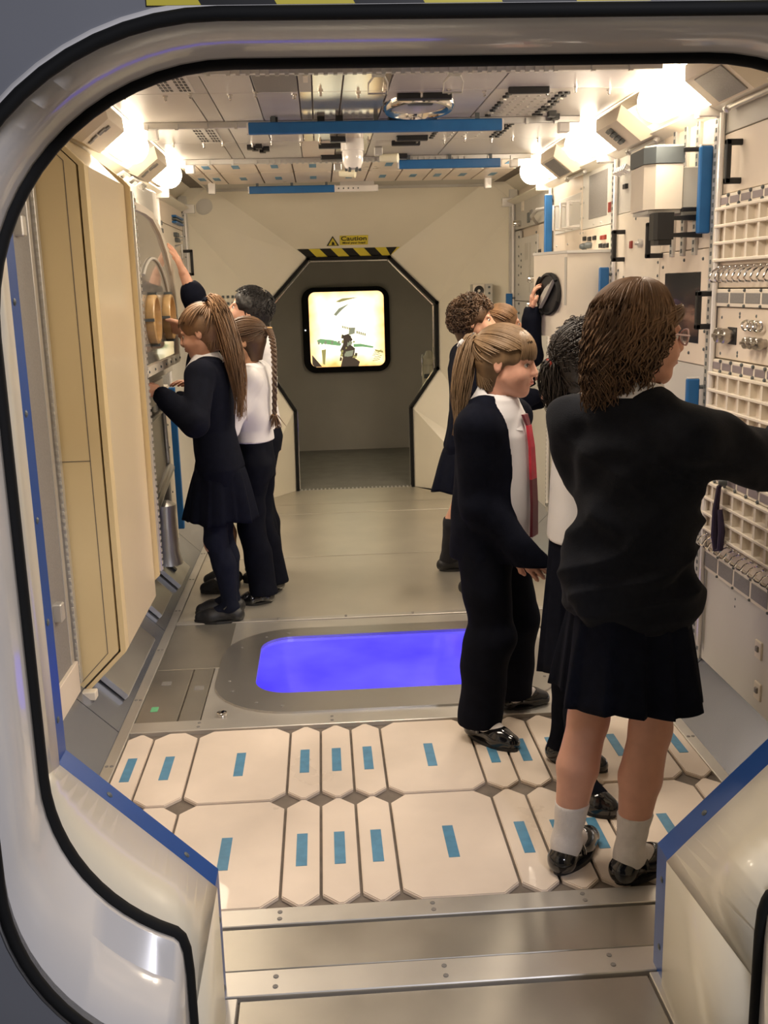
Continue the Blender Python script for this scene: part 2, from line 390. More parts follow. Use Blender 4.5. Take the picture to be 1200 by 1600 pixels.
# perforated panels with dark plugs
m = MB(); mb2 = MB()
for i in range(9):
    y = 3.66 + i * 0.055
    for xx in (0.68, 0.865, 0.885): (m if (i + int(xx * 100)) % 5 else mb2).cyl((xx, y, 2.093), (xx, y, 2.102), 0.012, n=8)
    for xx in (0.72, 0.76, 0.80, 0.835): mb2.cyl((xx, y + 0.01, 2.098), (xx, y + 0.01, 2.102), 0.007, n=6)
for i in range(8):
    y = 4.26 + i * 0.058
    for xx in (0.79, 0.815, 0.52): m.cyl((xx, y, 2.093), (xx, y, 2.102), 0.011, n=8)
    for xx in (0.60, 0.66, 0.72): mb2.cyl((xx, y, 2.098), (xx, y, 2.102), 0.007, n=6)
for p in ((0.92, 4.05), (0.95, 4.12), (-0.15, 4.10), (0.03, 4.10), (0.10, 4.08), (-0.25, 4.80), (-0.27, 4.86), (-0.22, 4.88), (-0.24, 4.93), (-0.29, 4.82)):
    m.box(p[0] - 0.014, p[0] + 0.014, p[1] - 0.02, p[1] + 0.02, 2.08, 2.102)
m.build('dark_plugs', M['black'], ceil); mb2.build('pale_studs', M['grey'], ceil)
# cross rails with clamps, and rows of bolts
for (y, x0, x1) in ((4.165, -0.66, 1.06), (5.295, -0.66, 1.10), (3.18, -0.66, 1.06)):
    r = B(x0, x1, y - 0.008, y + 0.008, 2.075, 2.10, bv=0.002).build('cross_rail', M['alu'], ceil)
    m = MB()
    for i in range(60):
        xx = x0 + (x1 - x0) * (i + 0.5) / 60
        if -0.25 < xx < 0.75 or i % 4 == 0: m.box(xx - 0.006, xx + 0.006, y - 0.020, y - 0.006, 2.070, 2.092)
    m.build('rail_teeth', M['alu'], r)
m = MB()
for y in (3.59, 4.73):
    for i in range(16):
        xx = -0.62 + i * 0.108 + (0.02 if i % 2 else 0)
        m.lathe((xx, y + (0.025 if i % 2 else -0.02), 2.101), (0, 0, -1), [(0.009, 0), (0.009, 0.006), (0.005, 0.006), (0.005, 0.018), (0.001, 0.02)], 8)
m.build('ceiling_bolts', M['chrome'], ceil, True)
for (x0, x1, y0, y1) in ((0.29, 0.48, 3.63, 3.66), (0.29, 0.48, 4.09, 4.12), (0.02, 0.14, 4.80, 4.83), (0.07, 0.14, 4.60, 4.64), (0.03, 0.15, 5.20, 5.23), (0.36, 0.50, 4.60, 4.63), (0.35, 0.48, 4.75, 4.78), (0.33, 0.46, 5.20, 5.23), (0.66, 0.80, 3.55, 3.57)):
    B(x0, x1, y0, y1, 2.078, 2.101, bv=0.003).build('clip_bar', M['black'], ceil)
B(-0.027, -0.012, 3.32, 3.42, 2.097, 2.101).build('label_plate', M['white'], ceil)
# tiled far strip of the ceiling
TCX = [-0.70, -0.62, -0.53, -0.31, -0.12, 0.095, 0.30, 0.49, 0.66, 0.78, 0.96, 1.14]
for (y0, y1) in ((5.33, 5.87), (5.88, 6.46)):
    for i in range(len(TCX) - 1):
        x0, x1 = TCX[i] + 0.004, TCX[i + 1] - 0.004
        t = MB().prism(octa(x0, x1, y0, y1, 0.02, 2.096, 0), (0, 0, 0.018)).build('ceiling_tile', M['tile'], ceil)
        cx, cy = (x0 + x1) / 2, (y0 + y1) / 2
        B(cx - 0.019, cx + 0.019, cy - 0.07, cy + 0.07, 2.0945, 2.0975).build('sticker', M['sticker'], t)
cpanel(CX0, CX1, 6.47, 6.86, 'grey')
# round hatch fitting of polished metal on the ceiling
rf = thing('ceiling_porthole', 'round polished metal porthole ring on the ceiling panels', 'porthole', (0.385, 3.86, 2.10))
MB().sweep([((0.385 + 0.115 * math.cos(a), 3.86 + 0.185 * math.sin(a), 2.098), (math.cos(a), math.sin(a), 0), (0, 0, -1)) for a in [2 * PI * i / 32 for i in range(32)]],
           [(-0.018, -0.004), (0.018, -0.004), (0.016, 0.012), (0.006, 0.022), (-0.008, 0.022), (-0.018, 0.010)], True).build('ring', M['chrome'], rf, True)
MB().prism([(0.385 + 0.1 * math.cos(a), 3.86 + 0.17 * math.sin(a), 2.0945) for a in [2 * PI * i / 24 for i in range(24)]], (0, 0, 0.006)).build('cover', M['ceilmauve'], rf)
B(0.34, 0.43, 3.78, 3.80, 2.085, 2.096, bv=0.003).build('latch', M['slate'], rf)
# smoke detector
sd = thing('smoke_detector', 'white round smoke detector hanging from the ceiling panels', 'detector', (0.17, 4.70, 2.10))
MB().lathe((0.17, 4.70, 2.102), (0, 0, -1), [(0.052, 0), (0.052, 0.05), (0.046, 0.052), (0.048, 0.06), (0.046, 0.10), (0.034, 0.125), (0.02, 0.13), (0.001, 0.131)], 24).build('dome', M['gloss'], sd, True)
m = MB()
for a in range(6):
    ang = 2 * PI * a / 6; m.box(0.17 + 0.03 * math.cos(ang) - 0.006, 0.17 + 0.03 * math.cos(ang) + 0.006, 4.70 + 0.03 * math.sin(ang) - 0.006, 4.70 + 0.03 * math.sin(ang) + 0.006, 1.966, 1.98)
m.build('vents', M['slate'], sd)
# small spot heads and wire loops
for (x, y, lb) in ((0.30, 4.95, 'small cream spot head on a bracket beside the smoke detector'), (0.12, 5.55, 'small clear plastic clip lamp on the far ceiling tiles')):
    t = thing('spot_head', lb, 'spotlight', (x, y, 2.09))
    B(x - 0.02, x + 0.02, y - 0.02, y + 0.02, 2.06, 2.098, bv=0.004).build('bracket', M['alu'], t)
    MB().cyl((x + 0.01, y, 2.05), (x + 0.09, y - 0.03, 2.045), 0.018, 0.022, 12).build('head', M['bottle'], t, True)
for (x, lb) in ((0.205, 'thin wire loop hanging from the ceiling nearest the left'), (0.44, 'thin wire loop hanging from the ceiling right of the middle')):
    m = MB(); m.tube([(x, 3.27, 2.10), (x - 0.03, 3.30, 2.07), (x - 0.03, 3.33, 2.045), (x + 0.03, 3.33, 2.045), (x + 0.03, 3.30, 2.07), (x + 0.01, 3.27, 2.10)], 0.003, 6)
    m.box(x - 0.02, x + 0.02, 3.25, 3.29, 2.085, 2.102)
    tag(m.build('wire_loop', M['alu'], None), lb, 'wire loop')

# ---------------- coves with lamps
def cove(side):
    s = 1 if side == 'right' else -1; cx = 0.215
    X = lambda d: cx + s * d
    # trough profile from wall top to ceiling edge
    prof = [(1.11, 1.975), (1.12, 1.965), (1.12, 2.05), (1.06, 2.125), (0.90, 2.125), (0.90, 2.112), (1.05, 2.112), (1.105, 2.045), (1.105, 1.985)]
    prof = [(1.128, 1.962), (1.128, 2.06), (1.02, 2.14), (0.90, 2.14), (0.90, 2.112), (0.915, 2.098), (0.925, 2.098), (0.93, 2.118), (1.00, 2.128), (1.112, 2.05), (1.108, 1.985), (1.035, 1.992), (1.030, 1.984), (1.085, 1.962)]
    o = struct(MB().prism([(X(d), 1.9, z) for d, z in prof], (0, 4.9, 0)).build('trim_cove_' + side, M['facet']))
    m = MB()
    for i in range(24):
        y = 2.1 + i * 0.2; m.lathe((X(1.092), y, 1.985), (-s * 0.7, 0, -0.7), [(0.007, 0), (0.007, 0.006), (0.001, 0.009)], 8)
    m.build('cove_screws', M['alu'], o)
cove('right'); cove('left')
def cove_lamp(side, yc, label, glow=True, half=0.23):
    s = 1 if side == 'right' else -1; x = 0.215 + s * 0.980; z = 2.058
    t = thing('cove_lamp', label, 'lamp', (x, yc, z), 'lamps in the ceiling coves')
    prof = [(0.03, -half), (0.058, -half + 0.02), (0.070, -half + 0.06), (0.073, 0), (0.070, half - 0.06), (0.058, half - 0.02), (0.03, half)]
    MB().lathe((x, yc, z), (0, 1, 0), prof, 20).build('diffuser', M['lamp'], t, True)
    l = bpy.data.lights.new('lamp_throw', 'AREA'); l.energy = LAMP_W; l.color = (1.0, 0.85, 0.66); l.shape = 'RECTANGLE'; l.size = 0.10; l.size_y = 2 * half - 0.06; l.spread = math.radians(140)
    lo = bpy.data.objects.new('lamp_throw', l); COL.objects.link(lo); n = Vector((-s * 0.62, 0, -0.785)); p_ = Vector((x, yc, z)) + n * 0.076
    lo.matrix_world = Matrix(((n.z, 0, -n.x, p_.x), (0, 1, 0, p_.y), (-n.x, 0, -n.z, p_.z), (0, 0, 0, 1)))
    lo.parent = t; lo.matrix_parent_inverse = world_of(t).inverted()
    MB().cyl((x + s * 0.02, yc, z + 0.02), (x + s * 0.06, yc, z + 0.06), 0.025, n=10).build('mount', M['fitting'], t, True)
    return t
def cove_ballast(side, yc, label, variant=0):
    s = 1 if side == 'right' else -1; cx = 0.215
    t = thing('lamp_ballast', label, 'control box', (cx + s * 0.985, yc, 2.045), 'boxes between the cove lamps')
    n = Vector((-s * 0.62, 0, -0.785)); u = Vector((s * 0.785, 0, -0.62))    # n: into the room, u: across the cove downwards
    c = Vector((cx + s * 0.985, yc, 2.035)); L = 0.17
    def P(a, b, h): return c + u * a + Vector((0, b, 0)) + n * h
    poly = [P(-0.085, -L, 0), P(0.085, -L, 0), P(0.085, L, 0), P(-0.085, L, 0)]
    top = [P(-0.06, -L * 0.85, 0.045), P(0.06, -L * 0.85, 0.045), P(0.06, L * 0.85, 0.045), P(-0.06, L * 0.85, 0.045)]
    MB().add(poly + top, [(0, 1, 2, 3), (4, 5, 6, 7), (0, 1, 5, 4), (1, 2, 6, 5), (2, 3, 7, 6), (3, 0, 4, 7)]).build('housing', M['fitting'], t)
    if variant == 0:
        for (a, b, r) in ((-0.03, -0.07, 0.013), (-0.012, -0.085, 0.016), (0.02, -0.09, 0.010), (0.04, -0.08, 0.010)):
            MB().prism([P(a - r, b - r, 0.046), P(a + r, b - r, 0.046), P(a + r, b + r, 0.046), P(a - r, b + r, 0.046)], n * 0.005).build('socket', M['midgrey'], t)
    elif variant == 1:
        for k in range(4):
            MB().prism([P(-0.045 + k * 0.02, -0.03, 0.046), P(-0.03 + k * 0.02, -0.03, 0.046), P(-0.03 + k * 0.02, 0.02, 0.046), P(-0.045 + k * 0.02, 0.02, 0.046)], n * 0.012).build('switch', M['slate'], t)
    else:
        MB().prism([P(-0.05, -0.12, 0.046), P(0.05, -0.12, 0.046), P(0.05, 0.08, 0.046), P(-0.05, 0.08, 0.046)], n * 0.003).build('grey_panel', M['midgrey'], t)
    m = MB().tube([P(0.10, -L * 1.05, 0.01), P(0.10, L * 1.05, 0.01)], 0.008, 8)
    for k in (-1, 1): m.lathe(P(0.10, k * L, 0.01), tuple(n), [(0.012, 0), (0.012, 0.012), (0.004, 0.016)], 10)
    m.build('hinge_rod', M['alu'], t, True)
for y, lb in ((3.46, 'brightest glowing cove lamp nearest the viewer on the right'), (4.52, 'middle glowing cove lamp on the right side'), (5.55, 'farthest glowing cove lamp on the right side')):
    cove_lamp('right', y, lb)
for y, lb in ((4.32, 'nearer glowing cove lamp above the left cabinets'), (5.36, 'farther glowing cove lamp above the left wall')):
    cove_lamp('left', y, lb)
cove_ballast('right', 3.02, 'cream box at the right cove, nearest the hatch', 2)
cove_ballast('right', 4.02, 'cream box with dark switches between the two nearer right lamps', 1)
cove_ballast('right', 5.05, 'cream box with grey panel between the two farther right lamps', 2)
cove_ballast('left', 3.80, 'cream box with four dark sockets before the nearer left lamp', 0)
cove_ballast('left', 4.86, 'cream box with small sockets between the two left lamps', 0)

# ---------------- white corner brackets at the rail ends
for (x, y, z) in ((1.00, 4.19, 2.075), (1.02, 5.34, 2.075), (1.06, 6.40, 2.07), (-0.63, 4.19, 2.075), (-0.63, 5.36, 2.075), (-0.63, 6.40, 2.07)):
    B(x - 0.022, x + 0.022, y - 0.02, y + 0.02, z - 0.035, z + 0.03, bv=0.004).build('corner_bracket', M['gloss'], ceil)

# ---------------- far end: faceted white wall narrowing to the octagonal hatch
OCT = [(-0.079, 1.677), (0.506, 1.675), (0.846, 1.345), (0.846, 0.868), (0.648, 0.589), (0.650, 0.0), (-0.228, 0.0), (-0.222, 0.589), (-0.397, 0.880), (-0.397, 1.345)]
RIM = [(-0.70, 2.125), (1.13, 2.125), (1.325, 1.97), (1.325, 0.14), (1.166, 0.0), (1.00, 0.0), (-0.57, 0.0), (-0.738, 0.0), (-0.895, 0.14), (-0.895, 1.97)]
fw = struct(MB().box(-1.0, 1.45, 6.90, 6.92, -0.1, -0.05).build('wall_back', M['facet']))
def facet(idx):
    a, b = idx; p = [(RIM[a][0], YR, RIM[a][1]), (RIM[b][0], YR, RIM[b][1]), (OCT[b][0], YH, OCT[b][1]), (OCT[a][0], YH, OCT[a][1])]
    q = [Vector(v) + Vector((0, 0.03, 0)) for v in p]
    MB().add(p + q, [(0, 1, 2), (0, 2, 3), (4, 6, 5), (4, 7, 6), (0, 1, 5, 4), (1, 2, 6, 5), (2, 3, 7, 6), (3, 0, 4, 7)]).build('facet_panel', M['facet'], fw)
for i in range(10):
    if i == 5: continue
    facet((i, (i + 1) % 10))
for sx in (0, 1):
    f_ = lambda x: x if sx else 0.43 - x
    MB().prism([(f_(1.10), 6.797, 2.15), (f_(1.13), 6.797, 2.118), (f_(1.325), 6.797, 1.963), (f_(1.36), 6.797, 1.963), (f_(1.36), 6.797, 2.15)], (0, 0.01, 0)).build('corner_panel', M['facet'], fw)
# grey pilasters at the far corners
for (x0, x1) in ((-0.885, -0.835), (1.265, 1.315)):
    p = B(x0, x1, 6.765, 6.80, 0.14, 2.06).build('pilaster', M['ltgrey'], fw)
    m = MB()
    for k in range(14):
        z = 0.25 + k * 0.13; m.cyl(((x0 + x1) / 2, 6.767, z), ((x0 + x1) / 2, 6.761, z), 0.005, n=6)
    m.build('rivets', M['slate'], p)
B(-0.70, 1.13, 6.77, 6.80, 2.085, 2.115).build('header_rail', M['grey'], fw)
# black rubber edge of the hatch, with a bright bead
def edge_loop(pts, y0, y1, w_, name, m, parent, start=0):
    for i in range(len(pts) - 1):
        a = Vector((pts[i][0], 0, pts[i][1])); b = Vector((pts[i + 1][0], 0, pts[i + 1][1])); d = (b - a).normalized(); n = Vector((-d.z, 0, d.x))
        c = Vector((0.225, 0, 0.9)) - (a + b) / 2
        if n.dot(c) < 0: n = -n
        e = d * (w_ * 0.35)
        poly = [a - e, b + e, b + e + n * w_, a - e + n * w_]
        MB().prism([(p.x, y0, p.z) for p in poly], (0, y1 - y0, 0)).build(name, M[m], parent)
hl = OCT[6:] + OCT[:6]
dr = struct(MB().box(-0.3, -0.299, 7.4, 7.401, -0.04, -0.03).build('door_1', M['rubber']))
edge_loop(hl, 7.285, 7.345, 0.022, 'seal_strip', 'rubber', dr)
inner = [(x * 0.953 + 0.0106, z * 0.985) for x, z in hl]
edge_loop(inner, 7.33, 7.36, 0.007, 'bead', 'chrome', dr)
# corridor behind
cor = struct(B(-0.62, 1.04, 9.18, 9.22, -0.02, 2.1).build('wall_corridor', M['corr']))
B(-0.66, -0.62, 7.37, 9.22, -0.02, 2.1).build('side_panel', M['corr'], cor); B(1.04, 1.08, 7.37, 9.22, -0.02, 2.1).build('side_panel', M['corr'], cor)
B(-0.66, 1.08, 7.37, 9.22, 2.05, 2.1).build('roof_panel', M['corr'], cor)
# hazard tape and caution sign on the facet over the hatch
dy = (YH - YR); dz = 1.677 - 2.125; sl = Vector((0, dy, dz)).normalized(); fn = Vector((0, sl.z, -sl.y))   # down-slope, outward (towards the viewer)
if fn.y > 0: fn = -fn
def on_top(x, dist, h): return Vector((x, YH, 1.676)) - sl * dist + fn * h
tape = thing('hazard_tape', 'yellow and black striped tape above the far octagonal hatch', 'tape', tuple(on_top(0.215, 0.02, 0.0)))
TL = 0.095
def tx(dist, side): return (-0.079 - dist * 0.80) if side == 0 else (0.506 + dist * 0.80)
nst = 9; w0 = 0.005; w1 = 0.085
xa, xb = -0.075, 0.503
for i in range(nst + 1):
    def cl(x, d): return max(tx(d, 0), min(tx(d, 1), x))
    st = (xb - xa + 0.12) / (nst); x0 = xa - 0.07 + i * st
    pts = [on_top(cl(x0 + 0.055, w0), w0, 0.002), on_top(cl(x0 + st + 0.055, w0), w0, 0.002), on_top(cl(x0 + st, w1), w1, 0.002), on_top(cl(x0, w1), w1, 0.002)]
    if (pts[0] - pts[1]).length < 1e-3 and (pts[2] - pts[3]).length < 1e-3: continue
    MB().prism(pts, fn * 0.0015).build('stripe', M['tapeblk' if i % 2 == 0 else 'yellow'], tape)
def text_mesh(s, size, loc, xdir, ydir, m, parent, name='lettering', bold=0.0):
    cu = bpy.data.curves.new(name, 'FONT'); cu.body = s; cu.size = size; cu.align_x = 'CENTER'; cu.align_y = 'CENTER'; cu.extrude = 0.0006; cu.offset = bold
    o = bpy.data.objects.new('tmp_text', cu); COL.objects.link(o)
    bpy.context.view_layer.update()
    me = bpy.data.meshes.new_from_object(o.evaluated_get(bpy.context.evaluated_depsgraph_get()))
    bpy.data.objects.remove(o); bpy.data.curves.remove(cu)
    x = Vector(xdir).normalized(); y = Vector(ydir).normalized(); z = x.cross(y)
    me.transform(Matrix(((x.x, y.x, z.x, loc[0]), (x.y, y.y, z.y, loc[1]), (x.z, y.z, z.z, loc[2]), (0, 0, 0, 1))))
    return link(name, me, M[m], parent)
sg = thing('caution_sign', 'yellow caution sign with warning triangle above the striped tape', 'sign', tuple(on_top(0.2, 0.12, 0.0)))
def sp(x, d, h=0.002): return on_top(x, d, h)
MB().prism([sp(0.152, 0.118), sp(0.348, 0.118), sp(0.348, 0.205), sp(0.152, 0.205)], fn * 0.002).build('sign_plate', M['yellow'], sg)
text_mesh('Caution', 0.056, sp(0.25, 0.178, 0.0045), (1, 0, 0), -sl, 'tapeblk', sg, bold=0.001)
text_mesh('Mind your head', 0.025, sp(0.25, 0.138, 0.0045), (1, 0, 0), -sl, 'tapeblk', sg, bold=0.0007)
MB().prism([sp(0.06, 0.112), sp(0.146, 0.112), sp(0.103, 0.205)], fn * 0.002).build('triangle', M['tapeblk'], sg)
MB().prism([sp(0.072, 0.118, 0.004), sp(0.134, 0.118, 0.004), sp(0.103, 0.190, 0.004)], fn * 0.001).build('triangle_face', M['yellow'], sg)
MB().prism([sp(0.095, 0.122, 0.005), sp(0.116, 0.122, 0.005), sp(0.112, 0.145, 0.005), sp(0.101, 0.155, 0.005), sp(0.098, 0.145, 0.005)], fn * 0.001).build('figure', M['tapeblk'], sg)

# ---------------- lit window with a view of a station, at the corridor's end
wo = rrect(-0.166, 0.617, 0.716, 1.471, 0.11); wi = rrect(-0.105, 0.570, 0.765, 1.431, 0.06)
fr = MB(); n = len(wo)
vs = [(x, 9.125, z) for x, z in wo] + [(x, 9.125, z) for x, z in wi] + [(x, 9.181, z) for x, z in wo] + [(x, 9.181, z) for x, z in wi]
fs = []
for i in range(n):
    j = (i + 1) % n
    fs += [(i, j, n + j, n + i), (j, i, 2 * n + i, 2 * n + j), (n + i, n + j, 3 * n + j, 3 * n + i)]
fr.add(vs, fs)
win = struct(fr.build('window_1', M['rubber']))
def em(name, c, e): return mat(name, c, 0.5, emit=c, estr=e, noise=0.01)
def sky_emit():
    m = bpy.data.materials.new('window_picture'); m.use_nodes = True; nt = m.node_tree; b = nt.nodes['Principled BSDF']
    t = nt.nodes.new('ShaderNodeTexCoord'); sx = nt.nodes.new('ShaderNodeSeparateXYZ'); nt.links.new(t.outputs['Generated'], sx.inputs[0])
    def mth(op, a, bb):
        q = nt.nodes.new('ShaderNodeMath'); q.operation = op
        for k, v in ((0, a), (1, bb)):
            if isinstance(v, (int, float)): q.inputs[k].default_value = v
            else: nt.links.new(v, q.inputs[k])
        return q.outputs[0]
    # the lit picture is palest in the middle and orange at its rim
    dx = mth('MULTIPLY', mth('SUBTRACT', sx.outputs[0], 0.5), 1.9); dzz = mth('MULTIPLY', mth('SUBTRACT', sx.outputs[2], 0.52), 1.9)
    d = mth('MAXIMUM', mth('ABSOLUTE', dx, 0), mth('ABSOLUTE', dzz, 0))
    n = nt.nodes.new('ShaderNodeTexNoise'); n.inputs['Scale'].default_value = 5; nt.links.new(t.outputs['Generated'], n.inputs['Vector'])
    d2 = mth('ADD', d, mth('MULTIPLY', mth('SUBTRACT', n.outputs[0], 0.5), 0.35))
    r = nt.nodes.new('ShaderNodeValToRGB'); nt.links.new(d2, r.inputs[0])
    r.color_ramp.elements[0].position = 0.55; r.color_ramp.elements[0].color = (1, 0.95, 0.72, 1)
    r.color_ramp.elements[1].position = 1.0; r.color_ramp.elements[1].color = (0.80, 0.38, 0.10, 1)
    e = r.color_ramp.elements.new(0.78); e.color = (1, 0.80, 0.42, 1)
    nt.links.new(r.outputs[0], b.inputs['Emission Color']); b.inputs['Emission Strength'].default_value = 1.9
    b.inputs['Base Color'].default_value = (0.02, 0.02, 0.02, 1)
    return m
M['picture'] = sky_emit()
pic = MB().prism([(x, 9.168, z) for x, z in rrect(-0.108, 0.573, 0.762, 1.434, 0.06)], (0, 0.008, 0)).build('lit_picture', M['picture'], win)
M['st_dark'] = em('picture_dark', (0.07, 0.05, 0.035), 1.0); M['st_green'] = em('picture_green', (0.25, 0.50, 0.22), 0.8); M['st_grey'] = em('picture_grey', (0.32, 0.33, 0.22), 0.9); M['st_olive'] = em('picture_olive', (0.45, 0.40, 0.15), 0.8)
PX = lambda u: -0.105 + 0.675 * u
PZ = lambda v: 0.765 + 0.666 * v
def shape(pts, m, d): MB().prism([(PX(u), 9.166 - d, PZ(v)) for u, v in pts], (0, -0.0012, 0)).build('picture_shape', M[m], pic)
shape([(0.40, 0.0), (0.64, 0.0), (0.66, 0.06), (0.58, 0.12), (0.60, 0.24), (0.53, 0.30), (0.57, 0.36), (0.52, 0.44), (0.45, 0.42), (0.44, 0.30), (0.40, 0.22), (0.43, 0.12)], 'st_dark', 0.001)
shape([(0.52, 0.42), (0.60, 0.44), (0.61, 0.52), (0.53, 0.52)], 'st_grey', 0.0025)
shape([(0.09, 0.36), (0.14, 0.38), (0.30, 0.36), (0.42, 0.31), (0.40, 0.28), (0.26, 0.30), (0.11, 0.33)], 'st_green', 0.0012)
shape([(0.58, 0.30), (0.68, 0.30), (0.85, 0.26), (0.84, 0.24), (0.70, 0.26), (0.58, 0.26)], 'st_green', 0.0012)
for k in range(5): shape([(0.435 + k * 0.022, 0.55 - k * 0.006), (0.450 + k * 0.022, 0.545 - k * 0.006), (0.450 + k * 0.022, 0.515 - k * 0.006), (0.435 + k * 0.022, 0.52 - k * 0.006)], 'st_olive', 0.003)
for k in range(5): shape([(0.625 + k * 0.026, 0.475 - k * 0.008), (0.643 + k * 0.026, 0.472 - k * 0.008), (0.643 + k * 0.026, 0.435 - k * 0.008), (0.625 + k * 0.026, 0.44 - k * 0.008)], 'st_olive', 0.003)
shape([(0.15, 0.23), (0.21, 0.24), (0.19, 0.03), (0.16, 0.04)], 'st_olive', 0.0012)
shape([(0.02, 0.17), (0.15, 0.005), (0.05, 0.005), (0.02, 0.04)], 'st_dark', 0.0012)
shape([(0.47, 0.20), (0.58, 0.22), (0.56, 0.14), (0.49, 0.13)], 'st_grey', 0.0028)
shape([(0.33, 0.70), (0.40, 0.78), (0.54, 0.84), (0.44, 0.76), (0.36, 0.68)], 'st_grey', 0.0012)
shape([(0.36, 0.87), (0.45, 0.91), (0.66, 0.92), (0.52, 0.89), (0.41, 0.86)], 'st_olive', 0.0012)
shape([(0.86, 0.22), (0.97, 0.20), (0.98, 0.17), (0.88, 0.19)], 'st_olive', 0.0012)
_g = random.Random(5)
for k in range(16):
    u, v = _g.uniform(0.40, 0.62), _g.uniform(0.02, 0.42); a, b = _g.uniform(0.012, 0.035), _g.uniform(0.012, 0.03)
    shape([(u - a, v - b), (u + a * 0.6, v - b), (u + a, v + b * 0.4), (u - a * 0.3, v + b)], _g.choice(['st_grey', 'st_olive', 'st_dark', 'st_dark']), 0.0032 + 0.0006 * k)
for k in range(7):
    u = 0.10 + k * 0.045; shape([(u, 0.345), (u + 0.03, 0.35), (u + 0.028, 0.31), (u + 0.004, 0.305)], 'st_green' if k % 2 else 'st_grey', 0.0032)
for k in range(6):
    u = 0.88 + 0.012 * (k % 3); v = 0.06 + k * 0.025; shape([(u - 0.05, v), (u + 0.05, v + 0.02), (u + 0.05, v + 0.03), (u - 0.05, v + 0.008)], 'st_olive', 0.0012)
MB().cyl((-0.142, 9.124, 1.10), (-0.142, 9.118, 1.10), 0.007, n=10).build('indicator', em('indicator_white', (1, 1, 1), 1.2), win)
# cream cylinder standing in the corridor by the hatch's right edge
bt = thing('gas_bottle', 'cream gas bottle with domed cap in the far corridor', 'gas bottle', (0.90, 8.5, 0.0))
MB().lathe((0.90, 8.5, 0), (0, 0, 1), [(0.058, 0), (0.06, 0.01), (0.06, 0.80), (0.055, 0.81)], 20).build('body', M['bottle'], bt, True)
MB().lathe((0.90, 8.5, 0.81), (0, 0, 1), [(0.066, 0), (0.066, 0.055), (0.035, 0.08), (0.03, 0.10), (0.02, 0.115), (0.001, 0.118)], 20).build('cap', M['bottle'], bt, True)
B(0.85, 0.92, 8.425, 8.44, 0.70, 0.735, bv=0.004).build('label_band', M['slate'], bt)
MB().tube([(0.835, 8.46, 0.72), (0.835, 8.44, 0.86), (0.84, 8.44, 0.90)], 0.006, 6).build('valve_pipe', M['chrome'], bt, True)
# speaker box on the far wall
sk = thing('wall_speaker', 'grey box with round black speaker on the far white wall', 'speaker', (1.10, 6.9, 1.30))
B(1.03, 1.165, 6.84, 6.97, 1.30, 1.462, bv=0.004).build('box', M['grey'], sk)
B(1.03, 1.11, 6.832, 6.842, 1.375, 1.46, bv=0.003).build('front_plate', M['white'], sk)
MB().lathe((1.07, 6.834, 1.418), (0, -1, 0), [(0.033, 0), (0.033, 0.006), (0.026, 0.004), (0.001, 0.001)], 20).build('cone', M['black'], sk, True)
for z in (1.33, 1.40, 1.44): MB().cyl((1.14, 6.842, z), (1.14, 6.832, z), 0.008, n=8).build('knob', M['slate'], sk)
# perforations in the left facet
m = MB()
for r in range(2):
    for c in range(5):
        if r == 1 and c < 2: continue
        xx = -0.72 + c * 0.03; zz = 1.42 - r * 0.045
        yy = YR + (xx + 0.895) / 0.498 * 0.5
        m.box(xx - 0.008, xx + 0.008, yy - 0.012, yy + 0.01, zz - 0.009, zz + 0.009)
m.build('perforations', M['slate'], fw)
# convex corner mirror
cm = MB().lathe((-0.74, 6.86, 2.02), (0.35, -1, -0.3), [(0.075, 0), (0.07, 0.008), (0.05, 0.02), (0.025, 0.028), (0.001, 0.03)], 20).build('corner_mirror', M['ltgrey'], None, True)
tag(cm, 'small round convex disc in the far upper left corner', 'mirror')

# ---------------- near end: octagonal hatch with blue trim, faceted white panels, rubber seals
NO = [(-0.255, -0.03), (-0.255, 0.290), (-0.538, 0.572), (-0.538, 1.76), (-0.30, 2.0), (0.71, 2.0), (0.948, 1.76), (0.948, 0.572), (0.668, 0.290), (0.668, -0.03)]
NY = YN
nw = struct(MB().box(-0.95, -0.949, 1.86, 1.861, -0.06, -0.05).build('wall_front', M['facet']))
tb = struct(MB().box(-0.95, -0.949, 1.87, 1.871, -0.06, -0.05).build('trim_1', M['blue']))
for i in range(len(NO) - 1):
    a, b = NO[i], NO[i + 1]
    # blue strip lining the opening
    d = Vector((b[0] - a[0], 0, b[1] - a[1])); dn = d.normalized(); nrm = Vector((-dn.z, 0, dn.x))
    if nrm.dot(Vector((0.205 - (a[0] + b[0]) / 2, 0, 1.0 - (a[1] + b[1]) / 2))) < 0: nrm = -nrm
    A = Vector((a[0], NY, a[1])); Bv = Vector((b[0], NY, b[1])); ou = -nrm * 0.006
    st = MB().prism([A, Bv, Bv + ou, A + ou], (0, 0.07, 0)).build('blue_strip', M['blue'], tb)
    L = d.length; k = max(2, int(L / 0.17)); mm = MB()
    for j in range(k):
        p = A + d * ((j + 0.4) / k) + Vector((0, 0.036, 0)); mm.lathe(p - nrm * 0.001, nrm, [(0.007, 0), (0.007, 0.002), (0.003, 0.004), (0.001, 0.004)], 8)
    mm.build('bolts', M['slate'], st)
    # bulkhead behind the strip
    B0 = Vector((a[0], NY + 0.07, a[1])); B1 = Vector((b[0], NY + 0.07, b[1]))
